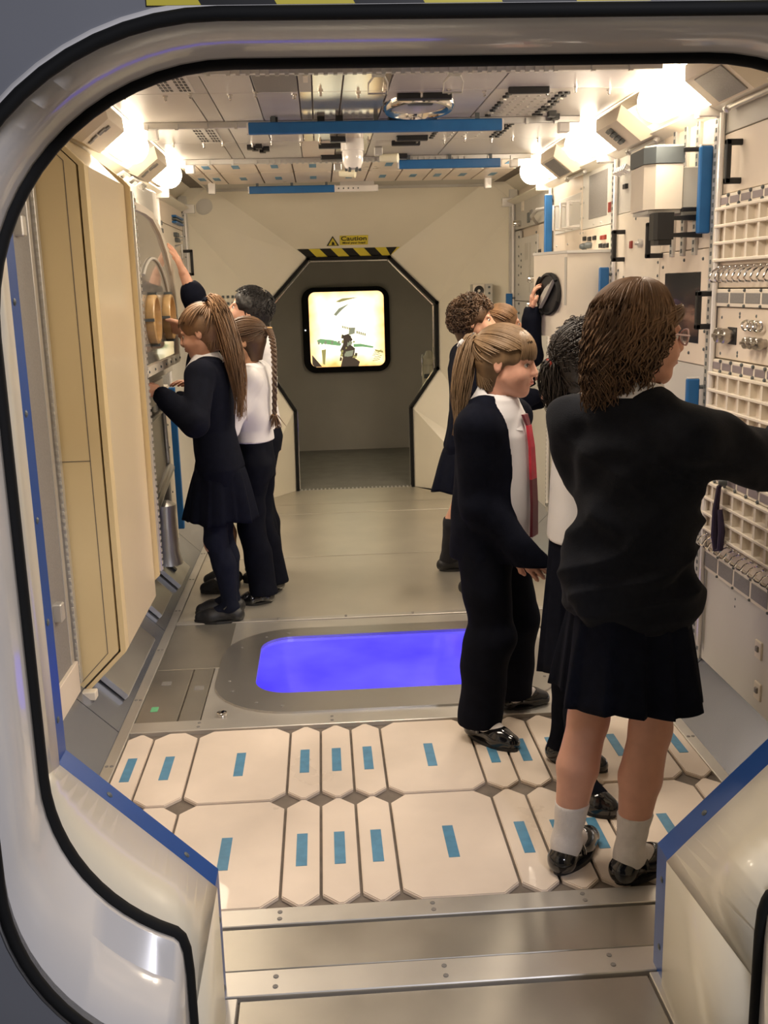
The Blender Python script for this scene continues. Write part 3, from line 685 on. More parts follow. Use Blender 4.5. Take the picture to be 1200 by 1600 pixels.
# rear face of the end wall (seen from inside only)
# seal outline at y: rounded rectangle with a walkway slot
def seal_path(x0, x1, zt, zb, sl_, sr_, zlow, rt=0.24, rb=0.25, rs=0.045, n=10):
    P = [(sl_, zlow), (sl_, zb + 0.0 - rs)]
    def arc(cx, cz, r, a0, a1, k):
        return [(cx + r * math.cos(math.radians(a0 + (a1 - a0) * i / k)), cz + r * math.sin(math.radians(a0 + (a1 - a0) * i / k))) for i in range(k + 1)]
    P += arc(sl_ - rs, zb - rs, rs, 0, 90, 5)                 # small corner where the ring turns down into the slot
    P += arc(x0 + rb, zb + rb, rb, -112, -180, n)[0:]         # lower left sweep
    P += arc(x0 + rt, zt - rt, rt, 180, 90, n)
    P += arc(x1 - rt, zt - rt, rt, 90, 0, n)
    P += arc(x1 - rb, zb + rb, rb, 0, -68, n)
    P += arc(sr_ + rs, zb - rs, rs, 90, 180, 5)
    P += [(sr_, zlow)]
    return P
def seal_path(zb, zlow, x0=-0.412, x1=0.806, zt=1.722, rt=0.32, rb=0.28, sl_=-0.232, sr_=0.630, n=12):
    P = []
    def arc(cx, cz, r, a0, a1, k):
        return [(cx + r * math.cos(math.radians(a0 + (a1 - a0) * i / k)), cz + r * math.sin(math.radians(a0 + (a1 - a0) * i / k))) for i in range(k + 1)]
    L = arc(x0 + rb, zb + rb, rb, -114, -180, n)
    zc = L[0][1] - 0.012
    E_ = L[0]; tn_ = (E_[1] - L[1][1]) / (E_[0] - L[1][0]); cq = (sl_, E_[1] + tn_ * (sl_ - E_[0])); s0 = (sl_, E_[1] - 0.065)
    bz = lambda t: tuple((1 - t) ** 2 * s0[k] + 2 * t * (1 - t) * cq[k] + t * t * E_[k] for k in (0, 1))
    left = [(sl_, zlow), (sl_, zb - 0.12), bz(0), bz(0.4), bz(0.72)] + L
    top = arc(x0 + rt, zt - rt, rt, 180, 90, 16)
    half = left + top
    cx = (x0 + x1) / 2
    right = [(2 * cx - x, z) for x, z in left[4:]]
    dx_ = sr_ - (2 * cx - sl_)
    right = [(sr_, zlow), (sr_, zb - 0.12)] + [(2 * cx - x + dx_, z) for x, z in left[2:5]] + [(2 * cx - x, z) for x, z in L]
    rtop = [(2 * cx - x, z) for x, z in top]
    return half + (right + rtop)[::-1]
Y1, Y0 = 1.30, 1.10
SI = seal_path(0.52, -0.03); SO = seal_path(0.48, -0.03, zt=1.7245)
def tube_seal(path, y, r, name):
    return struct(MB().tube([(x, y, z) for x, z in path], r, 10).build(name, M['rubber'], None, True))
tube_seal(SI, Y1, 0.0105, 'trim_2'); tube_seal(SO, Y0, 0.0072, 'trim_3')
# glossy white tunnel between the seals, and its collar towards the room
n = len(SI); vs = []; fs = []
ring = [(SO, Y0, 0.0), (SO, Y0 + 0.15, 0.0), (SI, Y1 - 0.02, 0.0), (SI, Y1, 0.0)]
for path, y, e in ring: vs += [(x, y, z) for x, z in path]
for k in range(len(ring) - 1):
    for i in range(n - 1): fs.append((k * n + i, k * n + i + 1, (k + 1) * n + i + 1, (k + 1) * n + i))
tn = struct(MB().add(vs, fs).build('trim_4', M['gloss'], None, True))
md = tn.modifiers.new('thick', 'SOLIDIFY'); md.thickness = 0.012; md.offset = 1
m = MB()
for (x, y, z) in ((-0.262, 1.19, 0.492), (-0.262, 1.12, 0.46)): m.lathe((x, y, z), (0.45, 0, 0.9), [(0.004, 0), (0.004, 0.002), (0.001, 0.003)], 8)
m.build('rivets', M['alu'], tn)
# facets between the seal and the octagonal hatch
def nfacet(A, Bp, seal):
    a = Vector((A[0], NY, A[1])); b = Vector((Bp[0], NY, Bp[1])); S = [Vector((x, Y1, z)) for x, z in seal]
    k = len(S); v = S + [a + (b - a) * (i / (k - 1)) for i in range(k)]; f = [(i, i + 1, k + i + 1, k + i) for i in range(k - 1)]
    me = MB().add(v, f); o = me.build('facet_panel', M['facet'], nw, True)
    md = o.modifiers.new('thick', 'SOLIDIFY'); md.thickness = 0.01; md.offset = 0
def closest(path, p, lo, hi):
    return min(range(lo, hi), key=lambda i: (path[i][0] - p[0]) ** 2 + (path[i][1] - p[1]) ** 2)
h = n // 2
k0 = 1; k1 = 17; k2 = 18; k2 = 5 + 12; k3 = k2 + 8
nfacet(NO[0], NO[1], SI[0:2]); nfacet(NO[1], NO[2], SI[1:k2 + 1]); nfacet(NO[2], NO[3], SI[k2:k2 + 6]); nfacet(NO[3], NO[4], SI[k2 + 5:h])
nfacet(NO[4], NO[5], SI[h - 1:h + 1])
R_ = SI[::-1]
nfacet(NO[9], NO[8], R_[0:2]); nfacet(NO[8], NO[7], R_[1:k2 + 1]); nfacet(NO[7], NO[6], R_[k2:k2 + 6]); nfacet(NO[6], NO[5], R_[k2 + 5:h])
# end wall of the module on the room side
def wall_ring(path, y, outer, m, name, parent, t=0.02):
    n = len(path); vs = [(x, y, z) for x, z in path]; fs = []
    x0, x1, z0, z1 = outer; cx, cz = 0.2, 1.0
    for x, z in path:
        dx, dz = x - cx, z - cz
        k = min([((x1 if dx > 0 else x0) - cx) / dx if abs(dx) > 1e-6 else 1e9, ((z1 if dz > 0 else z0) - cz) / dz if abs(dz) > 1e-6 else 1e9])
        vs.append((cx + dx * k, y, cz + dz * k))
    fs = [(i, i + 1, n + i + 1, n + i) for i in range(n - 1)]
    o = MB().add(vs, fs).build(name, M[m], parent)
    md = o.modifiers.new('thick', 'SOLIDIFY'); md.thickness = t; md.offset = 0
    return o
wall_ring([(0.205 + (x - 0.205) * 1.03, 1.0 + (z - 1.0) * 1.03) for x, z in NO], NY + 0.06, (-0.93, 1.36, -0.05, 2.14), 'facet', 'end_wall', nw)
wall_ring(SO, Y0 + 0.012, (-1.9, 2.3, -0.3, 2.9), 'wallgrey', 'hall_face', nw)
hz = thing('hazard_tape', 'broad yellow and black striped tape over the nearest doorway', 'tape', (0.3, 1.098, 1.74))
z0, z1 = 1.7325, 1.82
xs = [-0.162, -0.108, -0.032, 0.047, 0.118, 0.198, 0.275, 0.352, 0.427, 0.507, 0.585, 0.66, 0.74]
for i in range(len(xs) - 1):
    s_ = 0.05
    pts = [(xs[i] + (0 if i == 0 else 0.0), 1.101, z0), (xs[i + 1], 1.101, z0), (xs[i + 1] - s_, 1.101, z1), (xs[i] - (s_ if i else 0), 1.101, z1)]
    MB().prism(pts, (0, -0.0015, 0)).build('stripe', M['yellow' if i % 2 == 0 else 'tapeblk'], hz)

# ================================================================== RIGHT WALL EQUIPMENT
def pr(Y0_, Y1_, z0, z1, t, m, name, parent, x=1.32, bv=0.002):
    return B(1.30 - t, x, Y0_, Y1_, z0, z1, bv=bv).build(name, M[m], parent)
def screws(parent, pts, x=1.30, r=0.006, m='slate', name='screws', s=-1):
    b = MB()
    for (y, z) in pts: b.lathe((x, y, z), (s, 0, 0), [(r, -0.002), (r, 0.003), (r * 0.5, 0.005), (0.0005, 0.005)], 6)
    return b.build(name, M[m], parent)
POSTS = (2.15, 3.30, 4.455, 5.70, 6.78)
plabels = ['', 'perforated steel rack post on the right wall nearest the viewer', 'perforated steel rack post by the valve box on the right wall',
           'perforated steel rack post on the right wall, third from the viewer', 'perforated steel rack post at the far right corner']
for i, y in enumerate(POSTS):
    if i == 0: continue
    t = thing('rack_post', plabels[i], 'post', (1.30, y, 0.14))
    B(1.288, 1.32, y - 0.034, y - 0.004, 0.14, 1.97, bv=0.002).build('track', M['alu'], t)
    B(1.288, 1.32, y, y + 0.034, 0.14, 1.97, bv=0.002).build('track', M['alu'], t)
    MB().cyl((1.282, y - 0.046, 0.2), (1.282, y - 0.046, 1.96), 0.009, n=8).build('tube', M['gloss'], t)
    m = MB()
    for k in range(70):
        z = 0.17 + k * 0.0256
        for yy in (y - 0.019, y + 0.017): m.box(1.2865, 1.2885, yy - 0.0055, yy + 0.0055, z, z + 0.013)
    m.build('track_slots', M['slate'], t)
    B(1.215, 1.29, y - 0.022, y + 0.022, 1.952, 2.008, bv=0.004).build('top_bracket', M['gloss'], t)

# ---- rack nearest the viewer
rk = thing('equipment_rack', 'white rack with lattice panels and metal clips, nearest on the right wall', 'rack', (1.30, 2.75, 0.14))
def lattice(parent, Ya, Yb, z0, z1, wz0, wz1, cols, rows):
    pan = pr(Ya, Yb, z0, z1, 0.004, 'cream', 'lattice_panel', parent)
    fr = pr(Ya, Yb, wz0 - 0.008, wz1 + 0.008, 0.014, 'white', 'window_bar', parent)
    for c in range(cols):
        a = Ya + (Yb - Ya) * c / cols; b_ = Ya + (Yb - Ya) * (c + 1) / cols
        pr(a + 0.006, b_ - 0.006, wz0, wz1, 0.0155, 'winviolet', 'small_window', fr, x=1.30)
        m = MB()
        m.box(1.275, 1.30, b_ - 0.007, b_ + 0.007, z0, z1)
        m.build('rib', M['white'], pan)
    for r in range(rows + 1):
        z = z0 + (z1 - z0) * r / rows
        pr(Ya, Yb, z - 0.005, z + 0.005, 0.028, 'white', 'shelf_bar', pan, x=1.30)
    screws(fr, [(Ya + (Yb - Ya) * (c + 0.0) / cols + 0.004, wz1 + 0.004) for c in range(cols + 1)] + [(Ya + (Yb - Ya) * c / cols + 0.004, wz0 - 0.004) for c in range(cols + 1)], x=1.284)
def three_windows(parent, Ya, Yb, z0, z1, cols):
    fr = pr(Ya, Yb, z0, z1, 0.012, 'white', 'window_frame', parent)
    for c in range(cols):
        a = Ya + (Yb - Ya) * c / cols; b_ = Ya + (Yb - Ya) * (c + 1) / cols
        pr(a + 0.006, b_ - 0.006, z0 + 0.011, z1 - 0.011, 0.0135, 'midgrey', 'pane', fr, x=1.30)
    screws(fr, [(Ya + (Yb - Ya) * c / cols, z) for c in range(cols + 1) for z in (z0 + 0.004, z1 - 0.004)], x=1.287, r=0.005)
def hooks(parent, Ya, Yb, z, step=0.045):
    k = int((Yb - Ya) / step)
    for i in range(k):
        y = Ya + (i + 0.5) * step
        m = MB()
        m.lathe((1.299, y, z + 0.022), (-1, 0, 0), [(0.0065, 0), (0.0065, 0.018), (0.004, 0.022), (0.001, 0.023)], 8)
        m.tube([(1.28, y, z + 0.022), (1.265, y + 0.012, z + 0.01), (1.262, y + 0.03, z - 0.012), (1.272, y + 0.036, z - 0.022), (1.28, y + 0.02, z - 0.024)], 0.0032, 6)
        m.build('hook', M['chrome'], parent, True)
Ya, Yb = 2.10, 3.262
pr(Ya, Yb, 0.145, 0.475, 0.004, 'ltgrey', 'lower_panel', rk)
for (y, z) in ((2.805, 0.345), (2.795, 0.215)):
    s_ = pr(y - 0.022, y + 0.022, z - 0.028, z + 0.028, 0.010, 'white', 'switch_plate', rk)
    pr(y - 0.008, y + 0.008, z - 0.006, z + 0.012, 0.016, 'midgrey', 'rocker', s_, x=1.30)
screws(rk, [(3.00, 0.42), (3.0, 0.445)])
three_windows(rk, Ya, Yb, 0.478, 0.552, 9)
pr(Ya, Yb, 0.555, 0.622, 0.003, 'cream', 'hook_panel', rk); hooks(rk, 2.66, 3.25, 0.585)
lattice(rk, Ya, Yb, 0.625, 0.785, 0.80, 0.828, 14, 3)
pr(Ya, Yb, 0.842, 0.98, 0.003, 'grey', 'middle_panel', rk)
lattice(rk, Ya, Yb, 0.985, 1.15, 1.163, 1.188, 14, 3)
pr(Ya, Yb, 1.20, 1.362, 0.003, 'cream', 'knob_panel', rk)
three_windows(rk, Ya, Yb, 1.365, 1.42, 10)
pr(Ya, Yb, 1.424, 1.505, 0.003, 'cream', 'hook_panel', rk); hooks(rk, 2.66, 3.25, 1.466)
lattice(rk, Ya, Yb, 1.51, 1.668, 1.68, 1.703, 14, 3)
pr(Ya, Yb, 1.715, 1.895, 0.003, 'cream', 'upper_panel', rk); pr(Ya, Yb, 1.898, 1.99, 0.003, 'grey', 'top_panel', rk)
for (y, z, r) in ((3.185, 1.275, 0.024), (3.135, 1.275, 0.024), (2.965, 1.262, 0.018), (2.925, 1.262, 0.018), (2.885, 1.262, 0.018)):
    MB().lathe((1.297, y, z), (-1, 0, 0), [(r * 0.8, 0), (r * 0.8, 0.012), (r, 0.014), (r, 0.03), (r * 0.85, 0.034), (r * 0.3, 0.034), (r * 0.25, 0.045), (0.001, 0.046)], 18).build('knob', M['knobmetal'], rk, True)
pr(3.095, 3.165, 1.248, 1.302, 0.006, 'black', 'knob_plate', rk)
for k in range(3):
    y = 3.0 - k * 0.04; m = MB(); a = [(1.285, y + 0.03 * math.cos(t) * 1.1, 1.312 + 0.014 * math.sin(t)) for t in [2 * PI * i / 16 for i in range(16)]]
    m.tube(a, 0.004, 6, True).build('snap_ring', M['chrome'], rk, True)
screws(rk, [(3.22, 1.33), (3.08, 1.335), (3.08, 1.345), (3.22, 1.215), (3.085, 1.215), (3.085, 1.225), (2.96, 1.34)])
sp_ = thing('hanging_strap', 'dark purple strap hanging from the lower lattice panel beside the jumper girl', 'strap', (1.262, 3.07, 0.58))
MB().tube([(1.268, 3.07, 0.815), (1.255, 3.075, 0.80), (1.250, 3.08, 0.72), (1.252, 3.085, 0.64), (1.255, 3.075, 0.59), (1.258, 3.05, 0.60), (1.257, 3.04, 0.66), (1.254, 3.055, 0.73)], [0.006, 0.008, 0.011, 0.012, 0.010, 0.010, 0.011, 0.008], 8).build('webbing', mat('strap_purple', (0.03, 0.018, 0.05), 0.7, noise=0.2), sp_, True)
MB().lathe((1.272, 3.07, 0.815), (-1, 0, 0), [(0.012, -0.003), (0.012, 0.012), (0.006, 0.02), (0.001, 0.021)], 10).build('clip', M['slate'], sp_, True)
# ---- second rack: projector box, window, handrails
r2 = thing('equipment_rack', 'cream rack with a dark square window and three vertical tracks on the right wall', 'rack', (1.30, 3.86, 0.14))
pr(3.34, 3.842, 1.555, 1.98, 0.002, 'cream', 'upper_panel', r2); pr(3.846, 4.42, 1.735, 1.98, 0.002, 'ltgrey', 'grey_panel', r2)
pr(3.846, 4.42, 1.45, 1.732, 0.005, 'white', 'switch_panel', r2); pr(3.34, 3.842, 1.165, 1.552, 0.004, 'cream', 'window_panel', r2)
f = pr(3.415, 3.775, 1.235, 1.478, 0.006, 'dark', 'dark_window', r2, x=1.30)
pr(3.34, 3.842, 0.95, 1.162, 0.002, 'ltgrey', 'side_panel', r2); pr(3.846, 4.42, 1.165, 1.447, 0.002, 'grey', 'side_panel', r2)
pr(3.34, 4.42, 0.55, 0.946, 0.003, 'cream', 'lower_panel', r2); pr(3.34, 4.42, 0.145, 0.546, 0.003, 'ltgrey', 'lower_panel', r2); pr(3.846, 4.42, 0.95, 1.162, 0.003, 'cream', 'side_panel', r2)
for y in (3.70, 3.59, 3.475):
    tr = pr(y - 0.016, y + 0.016, 1.535, 1.995, 0.014, 'alu', 'seat_track', r2)
    m = MB()
    for k in range(18): m.box(1.2845, 1.287, y - 0.006, y + 0.006, 1.545 + k * 0.0255, 1.559 + k * 0.0255)
    m.build('track_slots', M['slate'], tr)
pr(4.185, 4.215, 1.585, 1.615, 0.012, 'red', 'red_switch', r2); pr(4.28, 4.32, 1.83, 1.85, 0.015, 'black', 'switch', r2); pr(4.05, 4.09, 1.595, 1.61, 0.014, 'alu', 'valve_lever', r2)
MB().lathe((1.296, 4.07, 1.60), (-1, 0, 0), [(0.018, 0), (0.018, 0.014), (0.008, 0.016), (0.006, 0.03), (0.001, 0.03)], 12).build('valve_knob', M['alu'], r2, True)
screws(r2, [(3.86, 1.52), (3.86, 1.47), (4.38, 1.50), (4.3, 1.47), (4.15, 1.70), (3.40, 1.52), (3.58, 1.52), (3.8, 1.50), (3.36, 1.28), (3.36, 1.22), (3.5, 1.20), (3.84, 1.93), (3.82, 1.93), (3.84, 2.0)], x=1.296)
m = MB()
for k in range(5):
    m.tube([(1.29, 4.36 - k * 0.035, 1.905), (1.265, 4.35 - k * 0.035, 1.915), (1.25, 4.335 - k * 0.035, 1.895), (1.27, 4.325 - k * 0.035, 1.885), (1.29, 4.33 - k * 0.035, 1.905)], 0.005, 6)
m.build('coiled_cable', M['gloss'], r2, True)
# projector box on the tracks
ib = thing('instrument_box', 'white box with slate top band mounted high on the tracks of the right wall', 'instrument', (1.15, 3.52, 1.68))
fp = [(1.222, 3.42), (1.130, 3.42), (1.100, 3.455), (1.108, 3.62), (1.222, 3.62)]
MB().prism([(x, y, 1.685) for x, y in fp], (0, 0, 0.145)).build('case', M['white'], ib)
MB().prism([(x, y, 1.832) for x, y in [(1.225, 3.417), (1.128, 3.417), (1.097, 3.453), (1.104, 3.623), (1.225, 3.623)]], (0, 0, 0.052)).build('slate_band', M['slate'], ib)
MB().prism([(x, y, 1.884) for x, y in fp], (0, 0, 0.006)).build('lid', M['white'], ib)
MB().prism([(x, y, 1.672) for x, y in [(1.22, 3.43), (1.115, 3.45), (1.115, 3.61), (1.22, 3.61)]], (0, 0, 0.012)).build('bottom_tray', M['alu'], ib)
B(1.225, 1.288, 3.43, 3.60, 1.66, 1.82, bv=0.003).build('back_bracket', M['grey'], ib)
for z in (1.872, 1.682): B(1.22, 1.292, 3.405, 3.425, z - 0.007, z + 0.007, bv=0.002).build('arm', M['black'], ib)
bb = thing('motor_box', 'black box with two arms just below the white instrument box', 'instrument', (1.16, 3.43, 1.56))
MB().prism([(x, y, 1.585) for x, y in [(1.19, 3.40), (1.135, 3.40), (1.125, 3.415), (1.125, 3.46), (1.19, 3.46)]], (0, 0, 0.088)).build('case', M['black'], bb)
MB().prism([(x, y, 1.568) for x, y in [(1.185, 3.404), (1.14, 3.404), (1.13, 3.42), (1.13, 3.455), (1.185, 3.455)]], (0, 0, 0.018)).build('foot', M['black'], bb)
for z in (1.655, 1.60): MB().prism([(1.188, 3.41, z - 0.006), (1.292, 3.41, z - 0.010), (1.292, 3.41, z + 0.010), (1.188, 3.41, z + 0.006)], (0, 0.02, 0)).build('arm', M['black'], bb)
# ---- third rack
r3 = thing('equipment_rack', 'cream rack with grey screen and three white U handles on the right wall', 'rack', (1.30, 5.08, 0.14))
hp = pr(5.02, 5.665, 1.60, 1.985, 0.003, 'cream', 'handle_panel', r3)
pr(5.04, 5.58, 1.71, 1.885, 0.006, 'ltgrey', 'recess_plate', hp, x=1.30)
for y in (5.36, 5.21, 5.06):
    MB().tube([(1.296, y, 1.845), (1.235, y, 1.845), (1.235, y, 1.725), (1.296, y, 1.725)], 0.009, 8).build('u_handle', M['gloss'], r3, True)
scp = pr(4.49, 5.015, 1.705, 1.985, 0.003, 'ltgrey', 'screen_panel', r3)
pr(4.585, 4.895, 1.745, 1.945, 0.005, 'midgrey', 'grey_screen', scp, x=1.30)
swp = pr(4.49, 5.015, 1.590, 1.702, 0.003, 'cream', 'switch_panel', r3)
for (y, z, m_) in ((4.95, 1.66, 'black'), (4.86, 1.655, 'black'), (4.77, 1.655, 'black'), (4.64, 1.65, 'red'), (4.60, 1.65, 'red'), (4.66, 1.615, 'black'), (4.61, 1.612, 'black'), (4.56, 1.612, 'black')):
    pr(y - 0.018, y + 0.018, z - 0.010, z + 0.010, 0.014, m_, 'switch', swp, x=1.30)
for (y, z) in ((4.93, 1.623), (4.84, 1.625)): MB().lathe((1.298, y, z), (-1, 0, 0), [(0.014, 0), (0.016, 0.02), (0.01, 0.034), (0.001, 0.035)], 10).build('dial', M['slate'], swp, True)
for (y, z, m_) in ((4.52, 1.90, 'white'), (4.50, 1.90, 'white'), (4.55, 1.775, 'red'), (4.52, 1.775, 'red')): pr(y - 0.007, y + 0.007, z - 0.022, z + 0.022, 0.008, m_, 'label_plate', scp, x=1.30)
screws(r3, [(y, z) for y in (4.99, 5.04) for z in (1.97, 1.9, 1.83, 1.76, 1.69, 1.63)] + [(4.68, 1.72), (4.8, 1.72), (4.75, 1.97), (5.55, 1.65), (5.3, 1.65)], x=1.296, r=0.005, m='alu')
pr(4.49, 5.665, 0.86, 1.588, 0.002, 'cream', 'lower_panel', r3); pr(4.49, 5.665, 0.145, 0.856, 0.003, 'ltgrey', 'lower_panel', r3)
screws(r3, [(4.55 + 0.06 * i, 1.13 - 0.05 * (i % 2)) for i in range(6)] + [(4.6, 1.0), (4.66, 0.95), (4.52, 0.92)], x=1.297, r=0.008)
# valve box
vb = thing('valve_box', 'large cream angled box with a black round port on the right wall', 'box', (1.2, 4.75, 1.22))
fpv = [(1.31, 4.482), (1.10, 4.50), (1.005, 4.76), (1.31, 5.12)]
MB().prism([(x, y, 1.215) for x, y in fpv], (0, 0, 0.365)).build('case', M['white'], vb)
MB().prism([(x, y, 1.581) for x, y in [(1.31, 4.477), (1.097, 4.495), (1.0, 4.763), (1.31, 5.128)]], (0, 0, 0.012)).build('lid', M['ltgrey'], vb)
d = Vector((1.005 - 1.10, 0.26, 0)).normalized(); nv = Vector((-d.y, d.x, 0)); nv = nv if nv.x < 0 else -nv
fc = Vector(((1.10 + 1.005) / 2, 4.63, 1.405)) + nv * 0.001
def vp(a, z, h): return fc + d * a + Vector((0, 0, z)) + nv * h
MB().lathe(fc, nv, [(0.096, 0), (0.096, 0.012), (0.090, 0.018), (0.084, 0.018), (0.080, 0.008), (0.001, 0.006)], 28).build('port_rim', M['black'], vb, True)
m = MB()
for a0 in (20, 110, 200, 290):
    pts = [vp(0.094 * math.cos(math.radians(a0 + k * 8)), 0.094 * math.sin(math.radians(a0 + k * 8)), 0.016) for k in range(5)]
    m.tube(pts, 0.008, 6)
m.build('rim_lugs', M['rubber'], vb, True)
m = MB()
for off, L_ in ((-0.010, 0.085), (0.006, 0.060)):
    ux, uz = -0.66, 0.75       # along the flap, in the port's plane (towards the viewer and up)
    def fl(a, b, h): return vp(a * ux + b * uz + off, a * uz - b * ux, h)
    m.prism([fl(-L_, 0, 0.012), fl(-L_ * 0.3, 0.010, 0.014), fl(L_ * 0.4, 0.009, 0.014), fl(L_, 0, 0.012), fl(L_ * 0.4, -0.006, 0.014), fl(-L_ * 0.3, -0.006, 0.014)], nv * 0.018)
m.build('folded_flap', M['grey'], vb)
MB().prism([vp(-0.135, -0.05, 0.0), vp(-0.12, -0.05, 0.0), vp(-0.12, 0.16, 0.0), vp(-0.135, 0.16, 0.0)], nv * 0.002).build('edge_strip', M['grey'], vb)
# ---- far rack
r4 = thing('equipment_rack', 'grey and cream rack of small panels at the far end of the right wall', 'rack', (1.30, 6.22, 0.14))
pr(5.73, 6.75, 1.80, 1.985, 0.003, 'grey', 'top_panel', r4); ip = pr(6.02, 6.60, 1.35, 1.74, 0.010, 'ltgrey', 'meter_panel', r4); pr(6.61, 6.75, 1.35, 1.79, 0.004, 'ltgrey', 'side_panel', r4)
pr(5.73, 6.01, 1.35, 1.79, 0.004, 'cream', 'side_panel', r4); pr(5.73, 6.75, 0.95, 1.346, 0.004, 'ltgrey', 'middle_panel', r4); pr(5.73, 6.75, 0.145, 0.946, 0.003, 'ltgrey', 'lower_panel', r4)
pr(6.30, 6.38, 1.60, 1.70, 0.013, 'grey', 'meter_slot', ip, x=1.29); pr(6.2, 6.24, 1.40, 1.70, 0.013, 'grey', 'meter_slot', ip, x=1.29)
for (y, z, m_) in ((6.48, 1.93, 'white'), (6.22, 1.86, 'midgrey'), (6.3, 1.85, 'slate'), (5.97, 1.62, 'black')): pr(y - 0.03, y + 0.03, z - 0.03, z + 0.03, 0.01, m_, 'label_plate', r4)
for (y, z) in ((6.55, 1.83), (6.08, 1.48), (5.86, 1.58), (6.1, 1.2), (6.1, 1.33)): MB().lathe((1.296, y, z), (-1, 0, 0), [(0.02, 0), (0.022, 0.03), (0.018, 0.05), (0.001, 0.052)], 12).build('knob', M['chrome'], r4, True)
MB().tube([(1.29, 6.05, 1.80), (1.24, 5.95, 1.835), (1.24, 5.80, 1.86), (1.29, 5.75, 1.865)], 0.010, 8).build('grab_bar', M['alu'], r4, True)
screws(r4, [(y, z) for y in (6.58, 6.05) for z in (1.75, 1.69, 1.63, 1.57, 1.51, 1.45, 1.39, 1.33, 1.27, 1.21)] + [(6.5, z) for z in (1.64, 1.6, 1.56, 1.52)], x=1.291, r=0.008)
MB().tube([(1.29, 6.15, 1.32), (1.255, 6.15, 1.31), (1.255, 6.15, 1.22), (1.29, 6.15, 1.21)], 0.008, 8).build('u_handle', M['slate'], r4, True)

# ---- handrails and blue pads
def handrail(y, z0, z1, x0, label, m='black'):
    t = thing('handrail', label, 'handrail', (1.30, y, z0))
    x0 = x0; s = 0.009
    B(x0 - s, x0 + s, y - s, y + s, z0, z1, bv=0.003).build('grip', M[m], t)
    for z in (z0 + s, z1 - s): B(x0 - s, 1.302, y - s, y + s, z - s, z + s, bv=0.003).build('arm', M[m], t)
    return t
handrail(3.13, 1.735, 1.865, 1.255, 'black handrail high on the near lattice rack, right wall')
handrail(3.295, 1.29, 1.415, 1.245, 'black handrail in front of the dark square window')
handrail(3.82, 1.535, 1.665, 1.240, 'black handrail on the white switch panel below the instrument box')
handrail(4.30, 1.535, 1.665, 1.250, 'black handrail beside the post right of the valve box')
def pad(y, z0, z1, x, label, ax=1.30):
    t = thing('blue_pad', label, 'pad', (x, y, z0))
    B(x - 0.021, x + 0.021, y - 0.012, y + 0.012, z0, z1, bv=0.004).build('cushion', M['pad'], t)
    B(x - 0.019, x + 0.019, y - 0.010, y + 0.010, z1, z1 + 0.004).build('end_cap', M['gloss'], t)
    for z in (z0 + 0.015, z1 - 0.03): MB().cyl((x + 0.018, y, z), (ax, y, z), 0.007, n=8).build('arm', M['slate'], t)
    return t
pad(3.355, 1.60, 1.875, 1.272, 'long blue padded bar by the near post, high on the right wall')
pad(3.335, 0.86, 1.125, 1.252, 'blue padded bar by the near post, low beside the curly-haired shoulder', 1.31)
pad(4.41, 1.26, 1.515, 1.24, 'blue padded bar against the side of the valve box')
pad(5.64, 1.615, 1.925, 1.268, 'tall blue padded bar left of the white U handles')
pad(6.73, 1.12, 1.395, 1.255, 'short blue padded bar at the far right corner')
def cpad(x0, x1, y, label):
    t = thing('blue_pad', label, 'pad', ((x0 + x1) / 2, y, 2.04))
    B(x0, x1, y - 0.014, y + 0.014, 2.035, 2.078, bv=0.004).build('cushion', M['pad'], t)
    for x in (x0, x1): B(x - 0.004, x + 0.004, y - 0.013, y + 0.013, 2.036, 2.077).build('end_cap', M['gloss'], t)
    for k in range(3): B(x0 + (x1 - x0) * (0.1 + 0.4 * k) - 0.008, x0 + (x1 - x0) * (0.1 + 0.4 * k) + 0.008, y - 0.006, y + 0.006, 2.075, 2.103).build('hanger', M['slate'], t)
cpad(-0.165, 0.765, 2.885, 'blue ceiling bar nearest the viewer, half hidden by the door edge')
cpad(-0.25, 0.73, 4.06, 'longest blue padded bar across the middle of the ceiling')
cpad(0.42, 0.94, 5.28, 'blue padded bar on the right half of the ceiling')
cpad(-0.41, 0.118, 6.44, 'farthest blue padded bar over the caution wall')
tb_ = thing('tube_light', 'white tube beside the farthest blue ceiling bar', 'light fitting', (0.26, 6.44, 2.04))
B(0.122, 0.385, 6.426, 6.454, 2.036, 2.074, bv=0.004).build('case', M['gloss'], tb_); B(0.15, 0.36, 6.43, 6.45, 2.07, 2.103).build('bracket', M['alu'], tb_)
m = MB()
for k in range(5): m.cyl((0.14 + k * 0.03, 6.427, 2.056), (0.14 + k * 0.03, 6.423, 2.056), 0.005, n=6)
m.build('holes', M['slate'], tb_)

# ================================================================== LEFT WALL EQUIPMENT
XLW = -0.87
pl = thing('rack_post', 'grey channelled post with catches just inside the hatch on the left', 'post', (-0.88, 3.18, 0.14))
B(-0.893, -0.875, 2.9, 3.23, 0.16, 1.97, bv=0.002).build('channel', M['midgrey'], pl); B(-0.893, -0.878, 3.12, 3.15, 0.16, 1.97, bv=0.002).build('flange', M['ltgrey'], pl)
B(-0.893, -0.872, 3.20, 3.235, 0.16, 1.97, bv=0.002).build('track', M['alu'], pl); B(-0.893, -0.862, 3.255, 3.285, 0.16, 1.95, bv=0.002).build('track', M['alu'], pl)
m = MB()
for k in range(70): m.box(-0.870, -0.863, 3.250, 3.256, 0.17 + k * 0.0253, 0.181 + k * 0.0253)
m.build('track_slots', M['grey'], pl, kind='stuff')
for z in (1.655, 0.475): B(-0.885, -0.85, 3.06, 3.10, z - 0.03, z + 0.03, bv=0.004).build('catch', M['alu'], pl)
B(-0.893, -0.862, 2.2, 3.24, 0.14, 0.25, bv=0.002).build('foot_panel', M['cream'], pl)
